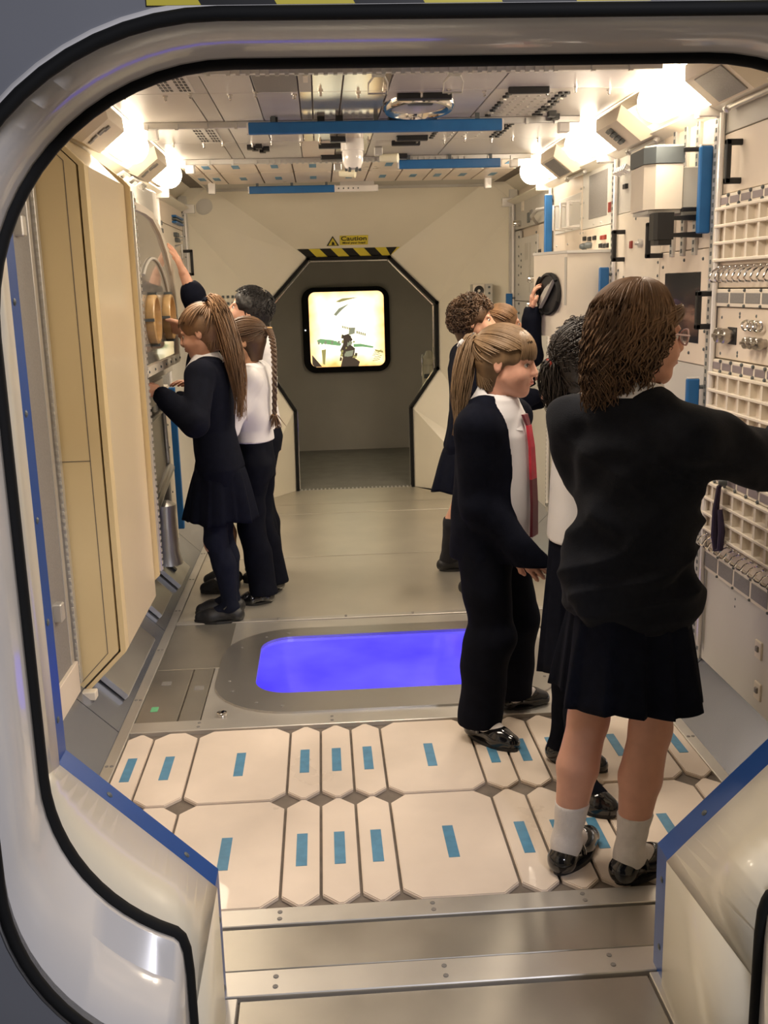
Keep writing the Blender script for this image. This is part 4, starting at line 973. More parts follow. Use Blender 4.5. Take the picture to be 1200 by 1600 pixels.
def chamfer(xw, xf, y0, y1, zb, zt, c, m, name, parent):     # a slab whose wall profile has its front corners cut at 45 degrees
    p = [(xw, y0, zb), (xf - c if xf < xw else xf - 0, y0, zb)]
    p = [(xw, y0, zb - (xf - xw) if False else zb), (xf, y0, zb + c), (xf, y0, zt - c), (xw, y0, zt)]
    return MB().prism(p, (0, y1 - y0, 0)).build(name, M[m], parent)
tc = thing('tall_cabinet', 'tall cream cabinet with tan side and dark door gap on the left wall', 'cabinet', (-0.82, 3.62, 0.1))
def prof45(xf, zb, zt):
    c = xf + 0.895; return [(-0.895, zb), (xf, zb + c), (xf, zt - c), (-0.895, zt)]
def prof_slab(pts, y0, y1, m, name): return MB().prism([(x, y0, z) for x, z in pts], (0, y1 - y0, 0)).build(name, M[m], tc)
prof_slab(prof45(-0.739, 0.100, 2.005), 3.30, 3.345, 'tan', 'side_panel')
prof_slab(prof45(-0.722, 0.082, 2.018), 3.346, 3.360, 'base', 'door_gap')
po, pi_ = prof45(-0.714, 0.070, 2.030), prof45(-0.732, 0.090, 2.010)
fr_ = MB()
for i in range(3): fr_.prism([(po[i][0], 3.303, po[i][1]), (po[i + 1][0], 3.303, po[i + 1][1]), (pi_[i + 1][0], 3.303, pi_[i + 1][1]), (pi_[i][0], 3.303, pi_[i][1])], (0, 0.058, 0))
fr_.build('door_frame', M['tan'], tc)
prof_slab(po, 3.362, 3.95, 'tanfront', 'body')
# inlaid panel line of the side
m = MB()
for (x0, z0, x1, z1) in ((-0.775, 0.25, -0.775, 1.86), (-0.775, 1.86, -0.87, 1.955), (-0.775, 0.25, -0.87, 0.15), (-0.89, 0.92, -0.775, 0.92)):
    a = Vector((x0, 3.2985, z0)); b_ = Vector((x1, 3.2985, z1)); dd = (b_ - a).normalized(); nn = Vector((-dd.z, 0, dd.x)) * 0.0012
    m.prism([a - nn, b_ - nn, b_ + nn, a + nn], (0, 0.003, 0))
m.build('panel_joint', M['base'], tc)
B(-0.89, -0.82, 3.26, 3.30, 0.095, 0.125, bv=0.003).build('foot_bracket', M['white'], tc)
yd = thing('side_door', 'narrow yellow side door standing past the cream cabinet face', 'door', (-0.76, 3.98, 0.2))
MB().prism([(-0.895, 3.955, 0.14), (-0.694, 3.955, 0.335), (-0.694, 3.955, 1.845), (-0.72, 3.955, 1.875), (-0.895, 3.955, 2.01)], (0, 0.02, 0)).build('leaf', M['tan'], yd)
B(-0.700, -0.684, 3.962, 3.985, 0.35, 1.83, bv=0.002).build('track_edge', M['alu'], yd)
m = MB()
for k in range(58): m.box(-0.684, -0.679, 3.966, 3.980, 0.355 + k * 0.0252, 0.368 + k * 0.0252)
m.build('track_teeth', M['alu'], yd)
# glove box
gb = thing('glove_box', 'tall domed grey glove box window with two ringed hand ports on the left wall', 'glove box', (-0.78, 4.5, 1.13))
WX = -0.705
win_o = [(4.02, 1.125), (5.03, 1.125), (5.06, 1.30), (5.05, 1.42), (4.98, 1.55), (4.86, 1.655), (4.70, 1.735), (4.50, 1.79), (4.30, 1.80), (4.02, 1.80)]
MB().prism([(-0.895, y, z) for y, z in win_o], (0.18, 0, 0)).build('case', M['ltgrey'], gb)
cy_, cz_ = 4.5, 1.45
win_i = [(4.05, 1.165), (4.985, 1.165), (5.02, 1.30), (5.01, 1.41), (4.94, 1.535), (4.82, 1.635), (4.67, 1.71), (4.48, 1.762), (4.30, 1.772), (4.05, 1.772)]
MB().prism([(-0.716, y, z) for y, z in win_i], (0.006, 0, 0)).build('window', M['glovewin'], gb)
m = MB()
n_ = len(win_o); vs = [(-0.714, y, z) for y, z in win_o] + [(-0.714, y, z) for y, z in win_i] + [(-0.698, y, z) for y, z in win_o] + [(-0.698, y, z) for y, z in win_i]
fs = []
for i in range(n_):
    j = (i + 1) % n_
    fs += [(2 * n_ + i, 2 * n_ + j, 3 * n_ + j, 3 * n_ + i), (i, j, 2 * n_ + j, 2 * n_ + i), (n_ + i, n_ + j, 3 * n_ + j, 3 * n_ + i)]
m.add(vs, fs).build('window_frame', M['white'], gb)
screws(gb, [(4.1 + 0.15 * i, 1.145) for i in range(7)], x=-0.698, r=0.006, s=1)
MB().tube([(WX, 4.46 + 0.40 * math.cos(t), 1.33 + 0.27 * math.sin(t)) for t in [PI * (0.12 + 0.62 * i / 14) for i in range(15)]], 0.006, 8).build('inner_hoop', M['grey'], gb, True)
for (y, lab) in ((4.28, 'nearer ringed hand port'), (4.72, 'farther ringed hand port')):
    rp = MB().lathe((-0.712, y, 1.348), (1, 0, 0), [(0.098, 0), (0.101, 0.004), (0.101, 0.034), (0.096, 0.038), (0.088, 0.038), (0.085, 0.032), (0.085, 0.0)], 32).build('port_ring', M['wood'], gb, True, label=lab)
    MB().lathe((-0.71, y, 1.348), (1, 0, 0), [(0.085, 0), (0.085, 0.012), (0.06, 0.008), (0.001, 0.004)], 24).build('port_cover', M['wood'], rp, True)
    m = MB()
    for a in (0, 90, 180, 270):
        c = Vector((-0.678, y + 0.105 * math.cos(math.radians(a)), 1.348 + 0.105 * math.sin(math.radians(a)))); m.box(c.x - 0.04, c.x + 0.004, c.y - 0.006, c.y + 0.006, c.z - 0.006, c.z + 0.006)
    m.build('clips', M['slate'], rp)
# mechanism over the glove box
mo = thing('lamp_housing', 'grey box mechanism above the glove box, under the left cove', 'equipment', (-0.80, 4.8, 1.80))
B(-0.893, -0.76, 4.10, 4.70, 1.815, 1.90, bv=0.004).build('tray', M['grey'], mo); B(-0.893, -0.775, 4.72, 5.02, 1.80, 1.93, bv=0.008).build('box', M['grey'], mo); B(-0.893, -0.785, 5.04, 5.20, 1.80, 1.94, bv=0.006).build('label_box', M['ltgrey'], mo)
for k in range(3): MB().tube([(-0.80, 4.2 + 0.2 * k, 1.90), (-0.76, 4.22 + 0.2 * k, 1.925), (-0.76, 4.34 + 0.2 * k, 1.925), (-0.80, 4.36 + 0.2 * k, 1.90)], 0.007, 6).build('cable_loop', M['alu'], mo, True)
# lower left bay
lb = thing('lower_bay', 'open steel bay with braces below the glove box on the left wall', 'rack bay', (-0.85, 4.6, 0.14))
B(-0.893, -0.85, 3.99, 5.62, 0.14, 1.12).build('back_sheet', M['skirt'], lb); B(-0.893, -0.78, 4.0, 5.3, 1.06, 1.115, bv=0.004).build('top_tray', M['grey'], lb)
B(-0.893, -0.80, 4.1, 5.1, 0.93, 1.05, bv=0.01).build('drawer', M['alu'], lb)
MB().prism([(-0.85, 4.55, 0.86), (-0.85, 5.02, 0.88), (-0.85, 5.06, 0.60), (-0.85, 4.60, 0.52)], (0.04, 0, 0)).build('steel_tray', M['steel'], lb)
MB().tube([(-0.805, 4.55, 0.87), (-0.805, 5.04, 0.89), (-0.805, 5.08, 0.60), (-0.805, 4.58, 0.50)], 0.014, 8, True).build('tray_rim', M['alu'], lb, True)
MB().cyl((-0.82, 4.5, 0.42), (-0.80, 5.12, 0.58), 0.022, n=10).build('brace', M['alu'], lb, True)
MB().cyl((-0.82, 5.10, 0.18), (-0.82, 5.10, 0.95), 0.018, n=10).build('upright', M['grey'], lb, True)
MB().lathe((-0.80, 4.86, 0.14), (0, 0, 1), [(0.07, 0), (0.055, 0.06), (0.05, 0.25), (0.055, 0.30), (0.02, 0.32)], 16).build('canister', M['alu'], lb, True)
B(-0.893, -0.825, 5.24, 5.40, 0.14, 0.98, bv=0.003).build('white_post', M['white'], lb)
screws(lb, [(5.28, 0.3 + 0.12 * k) for k in range(6)], x=-0.825, s=1)
t = thing('blue_pad', 'long blue padded bar low on the left wall behind the dark-skirted girl', 'pad', (-0.835, 5.58, 0.15))
B(-0.865, -0.815, 5.56, 5.585, 0.15, 0.95, bv=0.004).build('cushion', M['pad'], t); B(-0.86, -0.82, 5.562, 5.583, 0.95, 0.955).build('end_cap', M['gloss'], t)
for z in (0.2, 0.9): MB().cyl((-0.86, 5.572, z), (-0.90, 5.572, z), 0.007, n=8).build('arm', M['slate'], t)
# far left rack
r5 = thing('equipment_rack', 'cream rack with dark switches and blue connectors at the far left', 'rack', (-0.87, 6.2, 0.14))
def plp(Y0_, Y1_, z0, z1, t_, m, name, parent, xb=-0.893): return B(xb, XLW + t_, Y0_, Y1_, z0, z1, bv=0.002).build(name, M[m], parent)
plp(5.64, 6.74, 1.845, 1.99, 0.003, 'cream', 'top_panel', r5); plp(5.64, 6.74, 1.15, 1.842, 0.002, 'white', 'panel', r5); plp(5.64, 6.74, 0.145, 1.147, 0.002, 'ltgrey', 'lower_panel', r5)
for k in range(3): plp(6.28, 6.62, 1.865 + k * 0.017, 1.877 + k * 0.017, 0.03, 'pad' if k != 1 else 'slate', 'connector_bar', r5)
for (y, z) in ((5.70, 1.83), (5.72, 1.79), (6.36, 1.80), (6.40, 1.77)): plp(y - 0.04, y + 0.05, z - 0.012, z + 0.012, 0.025, 'slate', 'switch', r5); 
plp(6.42, 6.48, 1.79, 1.80, 0.04, 'alu', 'lever', r5); plp(6.42, 6.48, 1.77, 1.778, 0.04, 'alu', 'lever', r5)
MB().tube([(-0.87, 6.35, 1.73), (-0.83, 6.36, 1.74), (-0.83, 6.36, 1.66), (-0.87, 6.35, 1.66)], 0.008, 8).build('u_handle', M['alu'], r5, True)
for i, (y, lab) in enumerate(((5.66, 'slim bright rack post above the domed window on the left wall'), (6.77, 'slim bright rack post at the far left corner'))):
    t = thing('rack_post', lab, 'post', (-0.86, y, 1.0))
    MB().cyl((-0.85, y, 0.16), (-0.85, y, 1.955), 0.009, n=8).build('tube', M['gloss'], t); B(-0.893, -0.862, y - 0.02, y + 0.02, 0.16, 1.955, bv=0.002).build('track', M['alu'], t)
    B(-0.86, -0.785, y - 0.022, y + 0.022, 1.952, 2.008, bv=0.004).build('top_bracket', M['gloss'], t)
t = thing('handrail', 'black U handrail beside the far left post', 'handrail', (-0.85, 6.6, 1.56))
s = 0.009
B(-0.812, -0.794, 6.59, 6.608, 1.56, 1.72, bv=0.003).build('grip', M['black'], t)
for z in (1.569, 1.711): B(-0.872, -0.794, 6.59, 6.608, z - s, z + s, bv=0.003).build('arm', M['black'], t)
# ================================================================== PEOPLE
F32 = np.float32
class SDF:
    """a distance field on a grid; primitives are blended in and the zero surface is meshed"""
    def __init__(s, lo, hi, h):
        s.lo = np.array(lo, float); s.h = h
        s.n = np.ceil((np.array(hi, float) - s.lo) / h).astype(int) + 1
        s.A = np.full(s.n, 0.25, F32)
        s.ax = [(s.lo[i] + h * np.arange(s.n[i])).astype(F32) for i in range(3)]
    def blk(s, lo, hi, pad):
        i0 = np.clip(np.floor((np.array(lo) - pad - s.lo) / s.h).astype(int), 0, s.n)
        i1 = np.clip(np.ceil((np.array(hi) + pad - s.lo) / s.h).astype(int) + 1, 0, s.n)
        if np.any(i1 <= i0): return None
        sl = tuple(slice(a, b) for a, b in zip(i0, i1))
        return sl, s.ax[0][sl[0]][:, None, None], s.ax[1][sl[1]][None, :, None], s.ax[2][sl[2]][None, None, :]
    def put(s, sl, d, k, sub=False):
        a = s.A[sl]
        if sub: d = -d; a, d = -a, -d       # max(a, -d) through min on negatives
        if k > 0:
            h = np.clip(0.5 + 0.5 * (d - a) / k, 0, 1); r = d * (1 - h) + a * h - k * h * (1 - h)
        else: r = np.minimum(a, d)
        s.A[sl] = -r if sub else r
    def cone(s, a, b, r1, r2, k=0.02, sub=False):
        a = np.array(a, float); b = np.array(b, float); R = max(r1, r2)
        q = s.blk(np.minimum(a, b) - R, np.maximum(a, b) + R, k + 3 * s.h)
        if q is None: return
        sl, X, Y, Z = q; d = b - a; L2 = max(float(d @ d), 1e-9)
        t = np.clip(((X - a[0]) * d[0] + (Y - a[1]) * d[1] + (Z - a[2]) * d[2]) / L2, 0, 1)
        D = np.sqrt((X - a[0] - t * d[0]) ** 2 + (Y - a[1] - t * d[1]) ** 2 + (Z - a[2] - t * d[2]) ** 2) - (r1 + (r2 - r1) * t)
        s.put(sl, D.astype(F32), k, sub)
    def chain(s, pts, rs, k=0.02):
        for i in range(len(pts) - 1): s.cone(pts[i], pts[i + 1], rs[i], rs[i + 1], k)
    def ell(s, c, r, k=0.02, R=None, sub=False):
        c = np.array(c, float); r = np.array(r, float); m = r.max() if R is not None else r
        q = s.blk(c - m, c + m, k + 3 * s.h)
        if q is None: return
        sl, X, Y, Z = q; X = X - c[0]; Y = Y - c[1]; Z = Z - c[2]
        if R is not None:
            R = np.array(R); X, Y, Z = (R[0, 0] * X + R[1, 0] * Y + R[2, 0] * Z), (R[0, 1] * X + R[1, 1] * Y + R[2, 1] * Z), (R[0, 2] * X + R[1, 2] * Y + R[2, 2] * Z)
        k0 = np.sqrt((X / r[0]) ** 2 + (Y / r[1]) ** 2 + (Z / r[2]) ** 2)
        k1 = np.sqrt((X / r[0] ** 2) ** 2 + (Y / r[1] ** 2) ** 2 + (Z / r[2] ** 2) ** 2) + 1e-6
        s.put(sl, (k0 * (k0 - 1) / k1).astype(F32), k, sub)
    def table(s, rows, k=0.02, power=2.0):
        """rows (z, cx, cy, a, b): elliptic slices"""
        rows = sorted(rows); rw = np.array(rows, float)
        m = max(rw[:, 3].max(), rw[:, 4].max())
        q = s.blk((rw[:, 1].min() - m, rw[:, 2].min() - m, rw[0, 0]), (rw[:, 1].max() + m, rw[:, 2].max() + m, rw[-1, 0]), k + 3 * s.h)
        if q is None: return
        sl, X, Y, Z = q; z = Z.ravel()
        f = lambda c: np.interp(z, rw[:, 0], rw[:, c]).astype(F32)[None, None, :]
        cx, cy, a, b = f(1), f(2), f(3), f(4)
        D = ((np.abs((X - cx) / a) ** power + np.abs((Y - cy) / b) ** power) ** (1 / power) - 1) * np.minimum(a, b)
        dz = np.maximum(rw[0, 0] - z, z - rw[-1, 0])[None, None, :]
        s.put(sl, np.maximum(D, dz).astype(F32), k)
    def plane(s, n, d, k=0.0):       # keep the side where n.p < d
        n = np.array(n, float); n /= np.linalg.norm(n)
        D = (n[0] * s.ax[0][:, None, None] + n[1] * s.ax[1][None, :, None] + n[2] * s.ax[2][None, None, :] - d).astype(F32)
        s.A = np.maximum(s.A, D)
    def folds(s, amp, freq, seed, aniso=(1, 1, 1), band=0.04, where=None, creases=()):
        idx = np.nonzero(np.abs(s.A) < band)
        P = np.stack([s.ax[i][idx[i]] for i in range(3)], 1)
        g = np.random.default_rng(seed); v = np.zeros(len(P), F32); an = np.array(aniso)
        wv = np.zeros(len(P), F32)
        for i in range(3):
            d = g.normal(size=3) * an; wv += np.sin(P @ (d * freq * 0.5).astype(F32) + g.uniform(0, 6.28))
        for i in range(6):
            d = g.normal(size=3) * an; f = freq * (0.6 + 0.9 * i / 5)
            v += np.sin(P @ (d * f).astype(F32) + g.uniform(0, 6.28) + 1.3 * wv) / (1 + 0.25 * i)
        v *= amp / 2.0
        for (dr, wl, am, zc, zw) in creases:
            ph = (P @ np.array(dr, F32)) * (PI / wl) + 0.55 * wv
            v += am * (np.abs(np.sin(ph)) - 0.62) * np.exp(-((P[:, 2] - zc) / zw) ** 2)
        if where is not None: v *= where(P).astype(F32)
        s.A[idx] += v
    def mesh(s, name, m, parent=None, **kw):
        A = s.A; ins = A < 0
        c = [A[i:A.shape[0] - 1 + i, j:A.shape[1] - 1 + j, k:A.shape[2] - 1 + k] for i in (0, 1) for j in (0, 1) for k in (0, 1)]
        I = [ins[i:A.shape[0] - 1 + i, j:A.shape[1] - 1 + j, k:A.shape[2] - 1 + k] for i in (0, 1) for j in (0, 1) for k in (0, 1)]
        anyi = I[0].copy(); alli = I[0].copy()
        for q in I[1:]: anyi |= q; alli &= q
        act = anyi & ~alli; ix = np.nonzero(act)
        N = len(ix[0]); cid = np.full(act.shape, -1, np.int32); cid[ix] = np.arange(N)
        V = np.stack([q[ix] for q in c], 1)
        offs = np.array([(i, j, k) for i in (0, 1) for j in (0, 1) for k in (0, 1)], float)
        acc = np.zeros((N, 3)); cnt = np.zeros(N)
        for a in range(8):
            for b in range(a + 1, 8):
                if np.abs(offs[a] - offs[b]).sum() != 1: continue
                sg_ = (V[:, a] < 0) != (V[:, b] < 0); va = V[sg_, a]; vb = V[sg_, b]; t = va / (va - vb)
                acc[sg_] += offs[a] + t[:, None] * (offs[b] - offs[a]); cnt[sg_] += 1
        P = (np.stack(ix, 1) + acc / cnt[:, None]) * s.h + s.lo
        quads = []
        for ax in range(3):
            u, v = (ax + 1) % 3, (ax + 2) % 3
            sl0 = [slice(1, -1)] * 3; sl1 = [slice(1, -1)] * 3
            sl0[ax] = slice(0, -1); sl1[ax] = slice(1, None)
            a_, b_ = ins[tuple(sl0)], ins[tuple(sl1)]
            e = np.nonzero(a_ != b_)
            if not len(e[0]): continue
            base = np.stack(e, 1).astype(int); base[:, u] += 1; base[:, v] += 1
            def cell(du, dv):
                p = base.copy(); p[:, u] += du; p[:, v] += dv
                return cid[p[:, 0], p[:, 1], p[:, 2]]
            q = np.stack([cell(-1, -1), cell(0, -1), cell(0, 0), cell(-1, 0)], 1)
            fl = ~a_[e]; q[fl] = q[fl][:, ::-1]
            quads.append(q)
        Q = np.concatenate(quads); Q = Q[(Q >= 0).all(1)]
        return npmesh(name, P, Q, m, parent, **kw)
def npmesh(name, P, Q, m, parent=None, **kw):
    me = bpy.data.meshes.new(name); k = Q.shape[1]
    me.vertices.add(len(P)); me.vertices.foreach_set('co', np.asarray(P, F32).ravel())
    me.loops.add(len(Q) * k); me.loops.foreach_set('vertex_index', Q.astype(np.int32).ravel())
    me.polygons.add(len(Q)); me.polygons.foreach_set('loop_start', np.arange(len(Q), dtype=np.int32) * k)
    try: me.polygons.foreach_set('loop_total', np.full(len(Q), k, np.int32))
    except Exception: pass
    me.update(calc_edges=True); me.shade_smooth()
    o = bpy.data.objects.new(name, me); COL.objects.link(o); me.materials.append(m)
    if parent is not None: o.parent = parent
    return tag(o, kw.get('label'))
def strands(name, paths, r0, r1, m, parent, sides=3, mid=None):
    """paths: S x N x 3; tapering tubes, all in one mesh of hair"""
    P = np.asarray(paths, float); S, N, _ = P.shape
    T = np.gradient(P, axis=1); T /= np.linalg.norm(T, axis=2, keepdims=True) + 1e-9
    ref = np.where(np.abs(T[..., 2:3]) > 0.9, np.array([1.0, 0, 0]), np.array([0, 0, 1.0]))
    U = np.cross(T, ref); U /= np.linalg.norm(U, axis=2, keepdims=True) + 1e-9; W_ = np.cross(T, U)
    t = np.linspace(0, 1, N); r0 = np.broadcast_to(np.asarray(r0, float), (S,)); r1 = np.broadcast_to(np.asarray(r1, float), (S,))
    R = r0[:, None] * (1 - t) + r1[:, None] * t
    R = R * np.minimum(1, 0.45 + 4 * t)[None, :]
    vs = [];
    for j in range(sides):
        a = 2 * PI * j / sides; vs.append(P + (U * math.cos(a) + W_ * math.sin(a)) * R[..., None])
    V = np.stack(vs, 2).reshape(-1, 3)
    s_, n_, j_ = np.meshgrid(np.arange(S), np.arange(N - 1), np.arange(sides), indexing='ij')
    b = lambda s, n, j: (s * N + n) * sides + (j % sides)
    Q = np.stack([b(s_, n_, j_), b(s_, n_, j_ + 1), b(s_, n_ + 1, j_ + 1), b(s_, n_ + 1, j_)], -1).reshape(-1, 4)
    return npmesh(name, V, Q, m, parent)

SKIN = {}
def skin(k):
    cols = {'fair': (0.62, 0.34, 0.235), 'rosy': (0.64, 0.345, 0.25), 'olive': (0.46, 0.25, 0.15), 'brown': (0.30, 0.155, 0.085)}
    if k not in SKIN: SKIN[k] = mat('skin_' + k, cols[k], 0.5, noise=0.05, nscale=25, sss=0.12, spec=0.35)
    return SKIN[k]
M['navy'] = mat('navy_knit', (0.0055, 0.0068, 0.014), 0.85, noise=0.15, nscale=40, bump=0.25, bscale=500, spec=0.08)
M['charcoal'] = mat('charcoal_knit', (0.0085, 0.0098, 0.0145), 0.9, noise=0.15, nscale=40, bump=0.3, bscale=400, spec=0.12, sheen=0.03)
M['trouser'] = mat('dark_trouser', (0.0055, 0.0065, 0.012), 0.85, noise=0.15, nscale=30, spec=0.08)
M['tights'] = mat('navy_tights', (0.008, 0.010, 0.020), 0.8, noise=0.1, nscale=60, spec=0.1)
M['shirt'] = mat('white_shirt', (0.74, 0.73, 0.75), 0.7, noise=0.02, nscale=20)
M['sock'] = mat('white_sock', (0.72, 0.68, 0.66), 0.9, noise=0.04, nscale=60, bump=0.3, bscale=500)
M['bsock'] = mat('black_sock', (0.012, 0.012, 0.015), 0.9, noise=0.1, nscale=60)
M['patent'] = mat('patent_leather', (0.008, 0.008, 0.009), 0.12, noise=0.1, coat=0.6)
M['mattshoe'] = mat('black_shoe', (0.012, 0.012, 0.013), 0.5, noise=0.1)
M['tie'] = mat('red_tie', (0.42, 0.02, 0.04), 0.5, noise=0.25, nscale=30, bump=0.1)
M['maroon'] = mat('maroon_tie', (0.10, 0.012, 0.02), 0.5, noise=0.2, nscale=30)
M['h_brown'] = mat('hair_brown', (0.085, 0.045, 0.022), 0.52, noise=0.5, nscale=14, stretch=(1, 1, 0.25))
M['h_wave'] = mat('hair_wavy_brown', (0.145, 0.078, 0.037), 0.52, noise=0.5, nscale=12, stretch=(1, 1, 0.3))
M['h_blond'] = mat('hair_dark_blond', (0.20, 0.125, 0.065), 0.52, noise=0.45, nscale=14, stretch=(1, 1, 0.3))
M['h_dark'] = mat('hair_dark', (0.018, 0.012, 0.009), 0.5, noise=0.3, nscale=14)
M['h_black'] = mat('hair_black', (0.010, 0.008, 0.008), 0.55, noise=0.3, nscale=14)
M['h_ltbrown'] = mat('hair_light_brown', (0.19, 0.105, 0.052), 0.52, noise=0.45, nscale=14, stretch=(1, 1, 0.3))
M['eye'] = mat('eye_white', (0.7, 0.68, 0.66), 0.2, noise=0.01); M['iris'] = mat('iris', (0.03, 0.025, 0.02), 0.15, noise=0.1)
M['lip'] = mat('lips', (0.50, 0.19, 0.15), 0.4, noise=0.05); M['purple'] = mat('purple_bow', (0.10, 0.03, 0.16), 0.45, noise=0.2, nscale=30)
M['glasses'] = mat('glasses_frame', (0.75, 0.58, 0.60), 0.2, 0.4, noise=0.05)

def rotz(a): c, s = math.cos(a), math.sin(a); return np.array([[c, -s, 0], [s, c, 0], [0, 0, 1]])
def head_R(yaw, pitch, roll):        # yaw to the person's right, pitch up, roll to the right
    y, p, r = (math.radians(v) for v in (yaw, pitch, roll))
    Ry = rotz(-y); cp, sp = math.cos(p), math.sin(p); Rp = np.array([[1, 0, 0], [0, cp, -sp], [0, sp, cp]])
    cr, sr = math.cos(r), math.sin(r); Rr = np.array([[cr, 0, sr], [0, 1, 0], [-sr, 0, cr]])
    return Ry @ Rp @ Rr
def ik(a, b, l1, l2, hint):
    a = np.array(a, float); b = np.array(b, float); d = b - a; L = np.linalg.norm(d); u = d / L
    if L > (l1 + l2) * 0.995:
        s_ = (l1 + l2) * 0.995; b = a + u * s_; L = s_
    x = (L * L + l1 * l1 - l2 * l2) / (2 * L); hgt = math.sqrt(max(l1 * l1 - x * x, 1e-8))
    h = np.array(hint, float); h = h - u * (h @ u); h /= np.linalg.norm(h) + 1e-9
    return a + u * x + h * hgt, b

